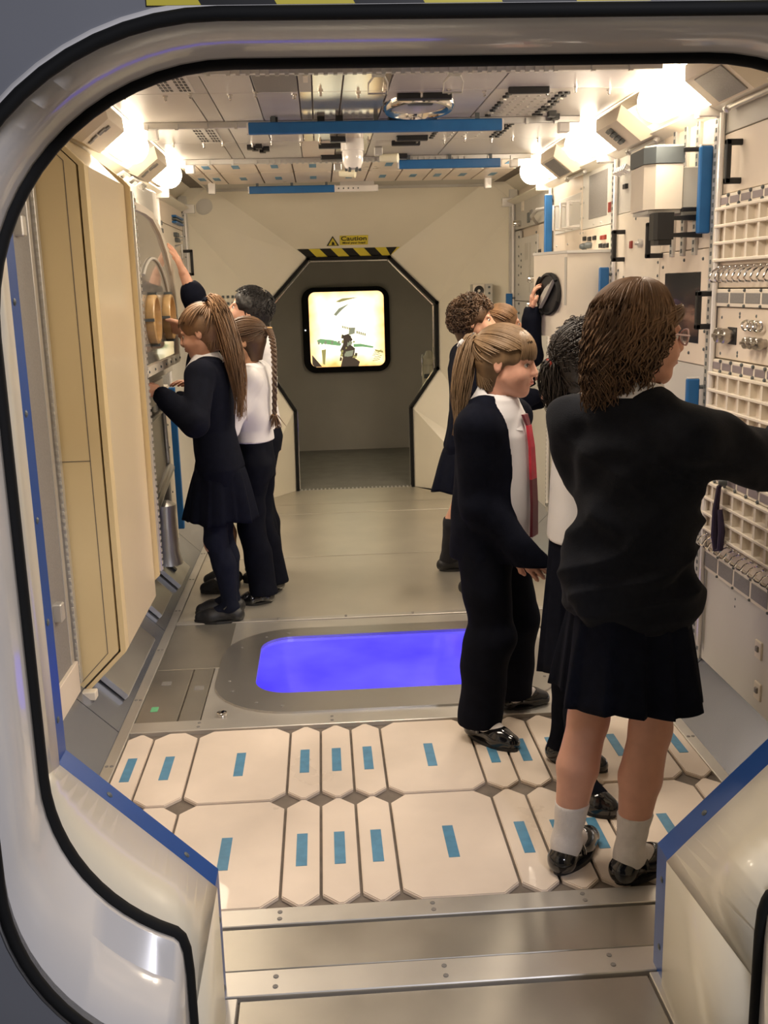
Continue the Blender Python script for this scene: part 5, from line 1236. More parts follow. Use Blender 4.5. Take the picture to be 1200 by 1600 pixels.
class Person:
    def __init__(s, label, loc, heading, H, feet, hands, head=(0, 0, 0), lean=(0, 0), twist=0.0, skin_='fair', hints=None, hshift=(0, 0), palm=None, curl=(25, 25), h=0.0045, shw=0.105, neckfwd=0.012, shz=0.80, hs=0.92):
        s.H = H; th = math.radians(heading); s.th = th
        s.root = thing('person', label, 'person', (loc[0], loc[1], 0), rz=-th)
        s.loc = np.array([loc[0], loc[1], 0.0]); s.Rw = np.array([[math.cos(th), -math.sin(th), 0], [math.sin(th), math.cos(th), 0], [0, 0, 1]])
        s.skin = skin(skin_); s.sc = H / 1.36 * hs
        hz, kz, az = 0.495 * H, 0.272 * H, 0.048 * H
        s.hz = hz
        tw = math.radians(twist); ct, st = math.cos(-tw), math.sin(-tw)
        c = np.array([lean[0], lean[1], 0.0]); s.c = c
        rot = lambda v: np.array([ct * v[0] - st * v[1], st * v[0] + ct * v[1], v[2]])
        s.shz = shz * H
        s.sh = [rot((sg * shw * H, -0.005, 0)) + c + np.array([0, 0, s.shz]) for sg in (-1, 1)]
        s.hip = [np.array([sg * 0.050 * H, 0, hz]) for sg in (-1, 1)]
        s.neck = c + np.array([0, 0, 0.825 * H])
        s.R = head_R(*head)
        hc = H - 0.108 * s.sc
        s.hd = np.array([c[0] + hshift[0], c[1] + neckfwd * H / 1.36 + 0.012 + hshift[1], hc])
        # feet: world heel and toe for the left and the right foot
        s.feet = []; s.knee = []; s.ank = []
        for i, (heel, toe) in enumerate(feet):
            he = s.local((heel[0], heel[1], 0)); to = s.local((toe[0], toe[1], 0)); d = to - he; L = np.linalg.norm(d); d /= L
            s.feet.append((he, d, L)); a = he + d * 0.24 * L + np.array([0, 0, az])
            l1, l2 = hz - kz, kz - az
            D = np.linalg.norm(s.hip[i] - a)
            f = D / ((l1 + l2) * 0.994); l1 *= f; l2 *= f
            kn, _ = ik(s.hip[i], a, l1, l2, np.array([0, 1.0, 0]) + 0.8 * d); s.knee.append(kn); s.ank.append(a)
        # hands: world wrist targets
        s.elb = []; s.wr = []; s.palm = palm or [None, None]; s.curl = curl
        hints = hints or [(-0.4, -1, -0.3), (0.4, -1, -0.3)]
        for i, wt in enumerate(hands):
            t = s.local(wt) if wt is not None else s.sh[i] + np.array([(-0.03, 0.03)[i], 0.02, -0.36 * s.H * 0.9])
            e, w_ = ik(s.sh[i], t, 0.172 * H, 0.150 * H, hints[i]); s.elb.append(e); s.wr.append(w_)
        s.voxel = h
    def local(s, p): return s.Rw.T @ (np.array(p, float) - s.loc) if False else np.array([
        (p[0] - s.loc[0]) * math.cos(s.th) - (p[1] - s.loc[1]) * math.sin(s.th), (p[0] - s.loc[0]) * math.sin(s.th) + (p[1] - s.loc[1]) * math.cos(s.th), p[2]])
    def hp(s, x, y, z): return s.hd + s.R @ (np.array([x, y, z]) * s.sc)
    def bounds(s, pad=0.03):
        P = np.array(s.sh + s.hip + s.elb + s.wr + s.knee + [f[0] for f in s.feet] + [f[0] + f[1] * f[2] for f in s.feet] + [s.hd + np.array([0.11, 0.13, 0.12]) * s.sc, s.hd - np.array([0.11, 0.13, 0.12]) * s.sc] + [w_ + (w_ - e) * 0.8 for w_, e in zip(s.wr, s.elb)])
        P = np.concatenate([P, np.array(s.hip) + [0, 0.1, 0], np.array(s.hip) - [0, 0.12, 0]])
        lo = P.min(0) - pad - 0.06; hi = P.max(0) + pad + 0.06; lo[2] = max(lo[2], -0.01)
        return lo, hi
    def trunk_rows(s, inf=0.0, tw=0):
        H, c = s.H, s.c; R_ = []
        for f, a, b, oy in ((0.455, 0.070, 0.056, -0.006), (0.50, 0.086, 0.064, -0.008), (0.56, 0.082, 0.060, 0.0), (0.62, 0.076, 0.056, 0.004), (0.70, 0.088, 0.062, 0.004), (0.765, 0.096, 0.062, 0.0), (0.80, 0.085, 0.052, -0.003), (0.83, 0.04, 0.04, 0.0)):
            t = np.clip((f - 0.5) / 0.3, 0, 1); R_.append((f * H, c[0] * t, c[1] * t + oy * H, a * H + inf, 0.90 * b * H + inf))
        return R_
    def hand(s, F, i):
        w_, e = s.wr[i], s.elb[i]; d = w_ - e; d /= np.linalg.norm(d); k = s.H / 1.36 * 1.02
        pn = s.palm[i]
        if pn is None: pn = np.array([(1, -1)[i] * 1.0, 0.2, -0.1])
        else: pn = s.dirl(pn)
        pn = pn - d * (pn @ d); pn /= np.linalg.norm(pn); side = np.cross(d, pn)      # side: towards the thumb
        if i == 1: side = -side
        cu = math.radians(s.curl[i])
        kn = []
        for j in range(4):
            o = (1.5 - j) * 0.0165 * k; L = (0.066, 0.070, 0.067, 0.058)[j] * k
            q = w_ + d * L + side * o; kn.append(q)
            F.cone(w_ + d * 0.008 + side * o * 0.6, q, 0.012 * k, 0.0105 * k, 0.012)
        for j in range(4):
            p = kn[j]; a = 0.35 * cu; ln = np.array((0.030, 0.020, 0.016)) * (1.0, 1.1, 1.02, 0.82)[j] * k; fan = side * (1.5 - j) * 0.06
            dd = d + fan; dd /= np.linalg.norm(dd)
            for g_ in range(3):
                a2 = cu * (0.55, 1.3, 1.9)[g_]
                q = p + (dd * math.cos(a2) + pn * math.sin(a2)) * ln[g_]
                F.cone(p, q, (0.0082, 0.0074, 0.0068)[g_] * k, (0.0074, 0.0068, 0.0058)[g_] * k, 0.003); p = q
        p0 = w_ + d * 0.018 * k + side * 0.018 * k; p1 = p0 + (d * 0.6 + side * 0.75 + pn * 0.25) * 0.028 * k; p2 = p1 + (d * 0.85 + side * 0.3 + pn * 0.35) * 0.026 * k; p3 = p2 + (d * 0.9 + pn * 0.45) * 0.018 * k
        F.chain([p0, p1, p2, p3], [0.0125 * k, 0.0098 * k, 0.0085 * k, 0.0068 * k], 0.006)
    def dirl(s, v):
        return np.array([v[0] * math.cos(s.th) - v[1] * math.sin(s.th), v[0] * math.sin(s.th) + v[1] * math.cos(s.th), v[2]])
    def head_prims(s, F):
        k = s.sc; R = s.R; hp = s.hp
        F.cone(s.neck - np.array([0, 0, 0.05]), hp(0, -0.018, -0.055), 0.045 * k, 0.046 * k, 0.02)
        F.ell(hp(0, -0.012, 0.030), np.array((0.072, 0.092, 0.078)) * k, 0.01, R)
        F.ell(hp(0, 0.030, -0.028), np.array((0.058, 0.060, 0.076)) * k, 0.02, R)
        F.cone(hp(0, 0.028, -0.070), hp(0, 0.066, -0.093), 0.034 * k, 0.017 * k, 0.025)
        for sg in (-1, 1):
            F.cone(hp(sg * 0.043, 0.01, -0.048), hp(sg * 0.018, 0.055, -0.085), 0.017 * k, 0.017 * k, 0.025)
            F.ell(hp(sg * 0.033, 0.060, -0.036), np.array((0.023, 0.023, 0.024)) * k, 0.02, R)
            F.ell(hp(sg * 0.030, 0.0855, 0.001), np.array((0.016, 0.0085, 0.0085)) * k, 0.008, R, sub=True)
            F.ell(hp(sg * 0.029, 0.072, 0.019), np.array((0.022, 0.010, 0.007)) * k, 0.012, R)
            F.ell(hp(sg * 0.073, -0.010, -0.006), np.array((0.006, 0.016, 0.027)) * k, 0.004, R)
            F.ell(hp(sg * 0.079, -0.006, -0.004), np.array((0.004, 0.009, 0.014)) * k, 0.004, R, sub=True)
            F.ell(hp(sg * 0.009, 0.093, -0.030), np.array((0.008, 0.009, 0.007)) * k, 0.006, R)
        F.cone(hp(0, 0.084, 0.008), hp(0, 0.101, -0.024), 0.0075 * k, 0.0105 * k, 0.012)
        F.ell(hp(0, 0.085, -0.052), np.array((0.022, 0.010, 0.007)) * k, 0.008, R)
        F.ell(hp(0, 0.084, -0.063), np.array((0.019, 0.010, 0.007)) * k, 0.008, R)
    def face(s):
        k = s.sc; R = Matrix([list(map(float, r)) for r in s.R]).to_4x4()
        for sg in (-1, 1):
            for nm, m, dy, r in (('eyeball', 'eye', 0.0685, 0.0122), ('iris', 'iris', 0.0756, 0.0062)):
                c = s.hp(sg * 0.030, dy, 0.0); b = MB().lathe((0, 0, 0), (0, 1, 0), [(0.001, -r), (r * 0.7, -r * 0.7), (r, 0), (r * 0.7, r * 0.7), (0.001, r)], 12)
                b.v = [tuple(Vector(c) + R.to_3x3() @ (Vector(v) * k)) for v in b.v]
                raw(b, nm, M[m], s.root, True)
            b = MB().tube([s.hp(sg * (0.014 + 0.010 * t), 0.0850 - 0.004 * t * t * 0.8, 0.0225 + 0.003 * math.sin(t * 1.3)) for t in (0, 0.8, 1.6, 2.4, 3)], [0.002, 0.003, 0.003, 0.0025, 0.0015], 6)
            raw(b, 'eyebrow', s.hairm, s.root, True)
            b = MB().tube([s.hp(sg * (0.017 + 0.0065 * t), 0.0825 - 0.0012 * t, 0.0055 - 0.0018 * abs(t - 2)) for t in (0, 1, 2, 3, 4)], [0.0012, 0.002, 0.0022, 0.002, 0.001], 5)
            raw(b, 'eyelashes', M['iris'], s.root, True)
        for z, r in ((-0.0525, 0.0042), (-0.0605, 0.0046)):
            raw(MB().tube([s.hp(x, 0.0945 - 22 * x * x, z + (0.0012 if abs(x) < 0.006 else 0)) for x in (-0.018, -0.012, -0.006, 0, 0.006, 0.012, 0.018)], [0.001, r * 0.7, r, r, r, r * 0.7, 0.001], 6), 'lip', M['lip'], s.root, True)
    def body(s):
        lo, hi = s.bounds(); F = SDF(lo, hi, s.voxel); H = s.H
        F.table(s.trunk_rows(-0.012), 0.02)
        for i in (0, 1):
            h, kn, a = s.hip[i], s.knee[i], s.ank[i]
            F.cone(h, kn, 0.041 * H, 0.033 * H, 0.02); mid = kn * 0.62 + a * 0.38; sh_ = a - kn; bk = np.array([0, -1.0, 0]); bk = bk - sh_ * (bk @ sh_) / (sh_ @ sh_)
            mid = mid + bk * 0.010 * H
            F.cone(kn, mid, 0.033 * H, 0.0365 * H, 0.02); F.cone(mid, a, 0.0355 * H, 0.0200 * H, 0.01)
            F.cone(kn + np.array([0, 0.01, 0.005]), kn + np.array([0, 0.012, -0.02]), 0.030 * H, 0.028 * H, 0.02)
            he, d, L = s.feet[i]
            F.cone(a - np.array([0, 0, 0.01]), he + d * 0.16 * L + np.array([0, 0, 0.035]), 0.022 * H, 0.026, 0.015); F.cone(a, he + d * 0.72 * L + np.array([0, 0, 0.028]), 0.022 * H, 0.022, 0.02); F.cone(he + d * 0.7 * L + np.array([0, 0, 0.028]), he + d * 0.88 * L + np.array([0, 0, 0.025]), 0.026, 0.02, 0.02)
            F.cone(s.neck - np.array([0, 0, 0.03]), s.sh[i], 0.032 * H, 0.028 * H, 0.02)
            F.cone(s.sh[i], s.elb[i], 0.029 * H, 0.0255 * H, 0.015)
            fm = s.elb[i] * 0.7 + s.wr[i] * 0.3
            F.cone(s.elb[i], fm, 0.0255 * H, 0.0265 * H, 0.015); F.cone(fm, s.wr[i], 0.026 * H, 0.0165 * H, 0.015)
            s.hand(F, i)
        s.head_prims(F)
        return F.mesh('body', s.skin, s.root)
    # ---------------- clothing
    def top(s, name, m, hem, inf=0.015, rows=None, sleeves=('wrist', 'wrist'), sl=0.012, amp=0.006, freq=16, seed=1, neck=0.052, nz=0.845, open_front=None, rib=True, aniso=(1, 1, 0.7), h=0.006, shinf=0.0, cuff=True, nslope=0.35, label=None, power=2.3, hemtilt=(0, 0), creases=()):
        lo, hi = s.bounds(0.05); F = SDF(lo, hi, h); H = s.H
        R_ = rows or s.trunk_rows(inf)
        F.table(R_, 0.02, power)
        for i in (0, 1):
            F.cone(s.neck + np.array([0, 0, -0.012]), s.sh[i] + np.array([0, 0, 0.002 + shinf]), 0.040 * H + inf * 0.4, 0.035 * H + inf * 0.7, 0.04)
            e, w_ = s.elb[i], s.wr[i]
            F.cone(s.sh[i], e, 0.036 * H + sl + shinf, 0.029 * H + sl, 0.025)
            t = {'wrist': 1.0, 'long': 1.80, 'mid': 0.55, 'elbow': 0.25}[sleeves[i]]
            end = e + (w_ - e) * t
            r_end = (0.019 * H + sl * 0.9) if t > 0.8 else (0.026 * H + sl)
            F.cone(e, e + (end - e) * 0.82, 0.029 * H + sl, r_end + 0.007, 0.02); F.cone(e + (end - e) * 0.82, end, r_end + 0.005, r_end, 0.008)
        F.folds(amp, freq, seed, aniso, creases=creases)
        if cuff:
            for i in (0, 1):
                t = {'wrist': 1.0, 'long': 1.80, 'mid': 0.55, 'elbow': 0.25}[sleeves[i]]
                e, w_ = s.elb[i], s.wr[i]; end = e + (w_ - e) * t; u = (w_ - e) / np.linalg.norm(w_ - e)
                F.cone(end + u * 0.006, end + u * 0.05, 0.019 * H * 1.1, 0.02 * H, 0.004, sub=True)
        F.plane((hemtilt[0], hemtilt[1], -1), -hem)
        # neckline: cut away by a tilted cone round the neck
        q = s.neck; F.cone(q + np.array([0, 0.0, 0.012]), q + np.array([0, 0.03, 0.20]), neck * s.sc, neck * 1.5 * s.sc, 0.006, sub=True)
        if open_front:
            for (a, b, r1, r2) in open_front: F.cone(a, b, r1, r2, 0.004, sub=True)
        return F.mesh(name, m, s.root, label=label)
    def trousers(s, m, hemz=0.03, inf=0.016, top=None, amp=0.005, seed=3, h=0.006, name='trousers', flare=0.0, drape=None):
        lo, hi = s.bounds(0.04); H = s.H; hi[2] = (top or 0.60 * H) + 0.02; F = SDF(lo, hi, h)
        F.table([r for r in s.trunk_rows(inf * 0.8) if r[0] < 0.66 * H], 0.02)
        for i in (0, 1):
            a = s.ank[i] - np.array([0, 0, s.ank[i][2] - hemz])
            F.cone(s.hip[i], s.knee[i], 0.048 * H + inf, 0.038 * H + inf, 0.03); F.cone(s.knee[i], a, 0.039 * H + inf, 0.031 * H + inf + flare, 0.02)
            kn, an = s.knee[i], s.ank[i]; mid = kn * 0.62 + an * 0.38; sh_ = an - kn; bk = np.array([0, -1.0, 0]); bk = bk - sh_ * (bk @ sh_) / (sh_ @ sh_); mid = mid + bk * 0.010 * H
            F.cone(kn, mid, 0.036 * H + inf, 0.0375 * H + inf * 0.8, 0.02); F.cone(mid, a, 0.0375 * H + inf * 0.8, 0.030 * H + inf + flare, 0.02)
        F.folds(amp, 18, seed, (1, 1, 0.8)); F.plane((0, 0, -1), -hemz); F.plane((0, 0, 1), top or 0.60 * H)
        return F.mesh(name, m, s.root)
    def legwear(s, name, m, z0, z1, inf=0.004, h=0.005):
        for i in (0, 1):
            a, kn, hp_ = s.ank[i], s.knee[i], s.hip[i]; H = s.H
            P = np.array([a, kn, hp_]) if z1 > kn[2] else np.array([a, kn])
            he, d, L = s.feet[i]; P = np.concatenate([P, [he, he + d * L * 0.8]])
            lo = P.min(0) - 0.1; hi = P.max(0) + 0.1; lo[2] = max(z0 - 0.01, 0.0); hi[2] = z1 + 0.02
            F = SDF(lo, hi, h)
            mid = kn * 0.62 + a * 0.38; sh_ = a - kn; bk = np.array([0, -1.0, 0]); bk = bk - sh_ * (bk @ sh_) / (sh_ @ sh_); mid = mid + bk * 0.010 * H
            F.cone(hp_, kn, 0.043 * H + inf, 0.0355 * H + inf, 0.02); F.cone(kn, mid, 0.033 * H + inf, 0.0365 * H + inf, 0.02); F.cone(mid, a, 0.0355 * H + inf, 0.0200 * H + inf, 0.01)
            F.cone(a, he + d * 0.7 * L + np.array([0, 0, 0.03]), 0.022 * H + inf, 0.021 + inf, 0.02); F.cone(a - np.array([0, 0, 0.01]), he + d * 0.16 * L + np.array([0, 0, 0.035]), 0.022 * H + inf, 0.026 + inf, 0.015)
            F.plane((0, 0, 1), z1); F.folds(0.0012, 60, 5 + i)
            F.mesh(name, m, s.root)
    def shoes(s, m, strap=True, laces=False):
        for i in (0, 1):
            he, d, L = s.feet[i]; n = np.array([d[1], -d[0], 0]); sg = -1 if i == 0 else 1     # n points to the outer side for the right foot
            lo = np.minimum(he, he + d * L) - 0.07; hi = np.maximum(he, he + d * L) + 0.07; lo[2] = -0.012; hi[2] = 0.10
            F = SDF(lo, hi, 0.0035); up = np.array([0, 0, 1.0]); P = lambda f, o, z: he + d * L * f + n * o + up * z
            F.cone(P(0.17, 0, 0.040), P(0.13, 0, 0.030), 0.031, 0.034, 0.015); F.cone(P(0.17, 0, 0.032), P(0.66, sg * 0.004, 0.024), 0.031, 0.037, 0.02); F.cone(P(0.64, sg * 0.004, 0.024), P(0.85, -sg * 0.002, 0.020), 0.037, 0.029, 0.02)
            if laces: F.cone(P(0.25, 0, 0.05), P(0.60, 0, 0.036), 0.026, 0.02, 0.02)
            else: F.ell(P(0.44, 0, 0.068), (0.033, 0.034, 0.030), 0.008, None, True); F.cone(P(0.40, 0, 0.070), P(0.56, 0, 0.064), 0.026, 0.022, 0.008, sub=True)
            F.cone(s.ank[i] + up * 0.005, s.ank[i] + up * 0.08, 0.033, 0.036, 0.006, sub=True)
            F.plane((0, 0, -1), -0.009)
            o = F.mesh('shoe', m, s.root)
            sole = MB(); outl = []
            for t in range(24):
                a = 2 * PI * t / 24; f = 0.5 - 0.5 * math.cos(a); wdt = 0.030 + 0.010 * math.sin(PI * min(1, f * 1.25) ** 1.2) if f > 0.3 else 0.034
                off = math.sin(a); outl.append(P(0.015 + 0.975 * f, off * 0.038 * (1 - 0.12 * math.cos(2 * a)) + (sg * 0.004 if f > 0.5 else 0), 0.0))
            sole.prism(outl, (0, 0, 0.012)); raw(sole, 'sole', M['mattshoe'], s.root)
            if strap:
                c = P(0.36, 0, 0.034)
                raw(MB().tube([c + n * (0.039 * math.cos(t)) + up * (0.040 * math.sin(t)) for t in [PI * k / 12 for k in range(13)]], 0.0065, 6), 'strap', m, s.root, True)
            if laces:
                b = MB()
                for k in range(3): b.tube([P(0.36 + 0.09 * k, -0.02, 0.066 - 0.006 * k), P(0.38 + 0.09 * k, 0, 0.076 - 0.006 * k), P(0.36 + 0.09 * k, 0.02, 0.066 - 0.006 * k)], 0.0035, 5)
                b.tube([P(0.33, 0, 0.078), P(0.30, 0.03, 0.078), P(0.36, 0.05, 0.07)], 0.0035, 5); b.tube([P(0.33, 0, 0.078), P(0.30, -0.03, 0.078), P(0.36, -0.05, 0.07)], 0.0035, 5)
                raw(b, 'laces', m, s.root, True)
    def skirt(s, m, waist, hem, a0, b0, a1, b1, pleats=18, amp=0.013, seed=1, c1=(0, 0), c0=(0, 0), tilt=(0, 0)):
        N, K = pleats * 10, 14; g = np.random.default_rng(seed); ph = g.uniform(-0.25, 0.25, pleats * 10)
        th = np.linspace(0, 2 * PI, N, endpoint=False); t = np.linspace(0, 1, K)[:, None]
        saw = ((th * pleats / (2 * PI) + 0.12 * np.sin(3 * th + seed)) % 1.0); pl_ = np.where(saw < 0.82, saw / 0.82, (1 - saw) / 0.18) - 0.5
        low = 0.012 * np.sin(4 * th + seed) + 0.008 * np.sin(7 * th + 2 * seed)
        a = a0 + (a1 - a0) * t ** 0.8; b = b0 + (b1 - b0) * t ** 0.8
        rad = (amp * pl_ + low)[None, :] * (0.15 + 0.85 * t)
        X = (a + rad) * np.cos(th) + c0[0] + (c1[0] - c0[0]) * t; Y = (b + rad) * np.sin(th) + c0[1] + (c1[1] - c0[1]) * t
        Z = waist + (hem - waist) * t + 0.006 * t * np.sin(5 * th + seed) + t * (tilt[0] * np.cos(th) + tilt[1] * np.sin(th))
        out = np.stack([X, Y, np.broadcast_to(Z, X.shape)], 2)
        nin = out.copy(); nin[..., 0] = (X - c0[0]) * 0.965 + c0[0]; nin[..., 1] = (Y - c0[1]) * 0.955 + c0[1]
        V = np.concatenate([out.reshape(-1, 3), nin.reshape(-1, 3)]); o2 = K * N
        i_, j_ = np.meshgrid(np.arange(K - 1), np.arange(N), indexing='ij'); j2 = (j_ + 1) % N
        q1 = np.stack([i_ * N + j_, (i_ + 1) * N + j_, (i_ + 1) * N + j2, i_ * N + j2], -1).reshape(-1, 4)
        q2 = (q1 + o2)[:, ::-1]; j = np.arange(N); jj = (j + 1) % N; e = (K - 1) * N
        q3 = np.stack([e + j, o2 + e + j, o2 + e + jj, e + jj], 1); q4 = np.stack([j, jj, o2 + jj, o2 + j], 1)
        return npmesh('skirt', V, np.concatenate([q1, q2, q3, q4]), m, s.root)
    def collar(s, m, r=0.052, z0=-0.03, z1=0.03, drop=0.035, flat=0.03, gap=50, tilt=0.25, name='collar', wide=1.0):
        """a folded shirt collar: stands round the neck, turns over and falls outwards"""
        N = 40; q = s.neck; k = s.sc
        prof = [(0.0, z0), (0.0, z1), (0.004, z1 + 0.004), (0.009, z1), (flat * 0.6, z1 - drop * 0.55), (flat, z1 - drop), (flat - 0.003, z1 - drop - 0.002), (0.010, z1 - 0.010), (0.006, z0)]
        path = []
        for i in range(N + 1):
            a = math.radians(90 + gap / 2 + (360 - gap) * i / N); v = Vector((math.cos(a), math.sin(a), 0)); f = max(0, math.sin(a))
            o = Vector(q) + Vector((math.cos(a) * r * k * wide, math.sin(a) * r * k * 0.95 + 0.004, -tilt * (math.sin(a) + 0.3) * 0.05))
            path.append((o, v * (1 + 0.25 * f), Vector((0, 0, 1 + 0.35 * f))))
        b = MB().sweep(path, [(u * k, v * k) for u, v in prof]); return raw(b, name, m, s.root, True)

def raw(b, name, m, parent, smooth=False):
    """mesh given in the parent's own space"""
    o = b.build(name, m, None, smooth); o.parent = parent; return o

# ---------------- hair
HC = np.array([0, -0.014, 0.030]); HR = np.array([0.082, 0.102, 0.089])
def cap(p, m, cut=True, grow=0.0, low=-0.092, face=True, name='hair', fr=(0.075, 0.062, 0.080), fy=0.095, fz=-0.034, extra=None, amp=0.0, h=0.0045):
    lo = p.hd - 0.30 * p.sc; hi = p.hd + 0.20 * p.sc; F = SDF(lo, hi, h); k = p.sc
    F.ell(p.hp(*HC), (HR + grow - 0.003) * k, 0.0, p.R)
    F.cone(p.hp(0, -0.046, -0.01), p.hp(0, -0.040, low), (0.066 + grow) * k, (0.046 + grow) * k, 0.03)
    if extra: extra(F)
    if face:
        F.ell(p.hp(0, fy, fz), np.array(fr) * k, 0.010, p.R, True)
        for sg in (-1, 1): F.ell(p.hp(sg * 0.078, 0.026, -0.050), np.array((0.03, 0.034, 0.052)) * k, 0.008, p.R, True)
    n = p.R @ np.array([0, 0, -1.0]); F.plane(n, n @ p.hp(0, 0, low - 0.012))
    if amp: F.folds(amp, 90, 3)
    return F.mesh(name, m, p.root)
def on_head(p, U, lift):
    U = np.asarray(U, float); U = U / np.linalg.norm(U, axis=-1, keepdims=True)
    Q = HC + U * (HR + np.asarray(lift)[..., None] if np.ndim(lift) else HR + lift)
    return p.hd + (Q * p.sc) @ p.R.T
def slerp_paths(p, U0, u1, N, lift0=0.002, lift1=0.010, g=None):
    U0 = U0 / np.linalg.norm(U0, axis=1, keepdims=True); u1 = np.array(u1, float); u1 = u1 / np.linalg.norm(u1)
    t = np.linspace(0, 1, N); dots = np.clip(U0 @ u1, -1, 1); om = np.arccos(dots)[:, None]; so = np.sin(om) + 1e-6
    A = np.sin((1 - t) * om) / so; Bc = np.sin(t * om) / so
    U = A[..., None] * U0[:, None, :] + Bc[..., None] * u1
    lf = lift0 + (lift1 - lift0) * t ** 2 + (g.uniform(-0.002, 0.004, len(U0))[:, None] if g is not None else 0) * np.sin(PI * t)
    return on_head(p, U, lf)
def hairline(g, n):
    """start directions spread over the scalp's front and sides, outside the face"""
    out = []
    while len(out) < n:
        u = g.normal(size=3); u /= np.linalg.norm(u)
        if u[1] > 0.52 and u[2] < 0.18: continue
        if u[2] < -0.62: continue
        if abs(u[0]) > 0.6 and u[1] > -0.1 and u[2] < -0.05: continue
        out.append(u)
    return np.array(out)
def front_line(g, n):
    a = g.uniform(-1.25, 1.25, n); z = 0.42 - 0.28 * np.abs(a / 1.25) ** 1.5; r = np.sqrt(1 - z ** 2)
    return np.stack([r * np.sin(a), r * np.cos(a), z], 1)
def pony(p, m, tie_u, end, n=260, seed=1, tail_r=0.030, waves=0.006, sag=0.5, N=16, tail_n=220, band='black', spread=0.6, lead=0.05, taper=0.35, mid=None, sr=0.0036):
    g = np.random.default_rng(seed)
    U0 = np.concatenate([hairline(g, int(n * 0.6)), front_line(g, int(n * 0.4))])
    strands('hair_strands', slerp_paths(p, U0, tie_u, 12, 0.004, 0.012, g), sr, sr * 0.8, m, p.root)
    u = np.array(tie_u, float); u /= np.linalg.norm(u); tp = on_head(p, u, 0.012); out = p.R @ u
    q_ = int(n * 0.45); a = g.uniform(math.radians(78), math.radians(282), q_); zz = g.uniform(-0.098, -0.030, q_)
    A0 = np.stack([0.056 * np.sin(a), -0.036 + 0.060 * np.cos(a), zz], 1); T1 = HC + u * (HR + 0.010); A1 = A0 * 0.45 + T1 * 0.55; rr_ = A1[:, :2] - HC[:2]; A1[:, :2] = HC[:2] + rr_ / (np.linalg.norm(rr_, axis=1, keepdims=True) + 1e-6) * np.maximum(np.linalg.norm(rr_, axis=1, keepdims=True), 0.094)
    t_ = np.linspace(0, 1, 10)[None, :, None]; B_ = (1 - t_) ** 2 * A0[:, None] + 2 * t_ * (1 - t_) * A1[:, None] + t_ ** 2 * T1
    strands('nape_strands', p.hd + (B_ * p.sc) @ p.R.T, sr * 1.1, sr * 0.7, m, p.root)
    e = np.array(end, float); t = np.linspace(0, 1, N)[None, :, None]
    c1 = tp + out * lead * 1.3 + np.array([0, 0, 0.015]); c2 = (tp * 0.35 + e * 0.65) + out * lead * 0.6 if mid is None else np.array(mid, float)
    S = tail_n; ro = g.normal(size=(S, 3)); ro /= np.linalg.norm(ro, axis=1, keepdims=True); ro *= (g.uniform(0, 1, S) ** 0.5)[:, None]
    ln = g.uniform(0.72, 1.04, S)[:, None, None]; tt = t * ln
    base = (1 - tt) ** 3 * tp + 3 * (1 - tt) ** 2 * tt * c1 + 3 * (1 - tt) * tt ** 2 * c2 + tt ** 3 * e
    wid = tail_r * (0.28 + spread * np.sin(np.clip(tt * 1.15, 0, 1) * PI) ** 0.8 + 0.25 * tt * (1 - taper))
    ph = g.uniform(0, 6.28, S)[:, None]; tq = tt[..., 0]
    wv = np.stack([np.sin(9 * tq + ph), np.cos(8 * tq + ph), 0 * tq], 2) * waves * tt
    strands('ponytail', base + ro[:, None, :] * wid + wv, g.uniform(0.7, 1.25, S) * sr, 0.0008, m, p.root)
    bd = MB(); ax = Vector(out); uu = ax.orthogonal().normalized(); ww = ax.cross(uu); c = Vector(tp) + ax * 0.012
    bd.tube([c + (uu * math.cos(2 * PI * i / 14) + ww * math.sin(2 * PI * i / 14)) * 0.0135 for i in range(14)], 0.0055, 8, True)
    raw(bd, 'hair_band', M[band], p.root, True)
    return tp, out
def local_at(p, w_): return p.local(w_)
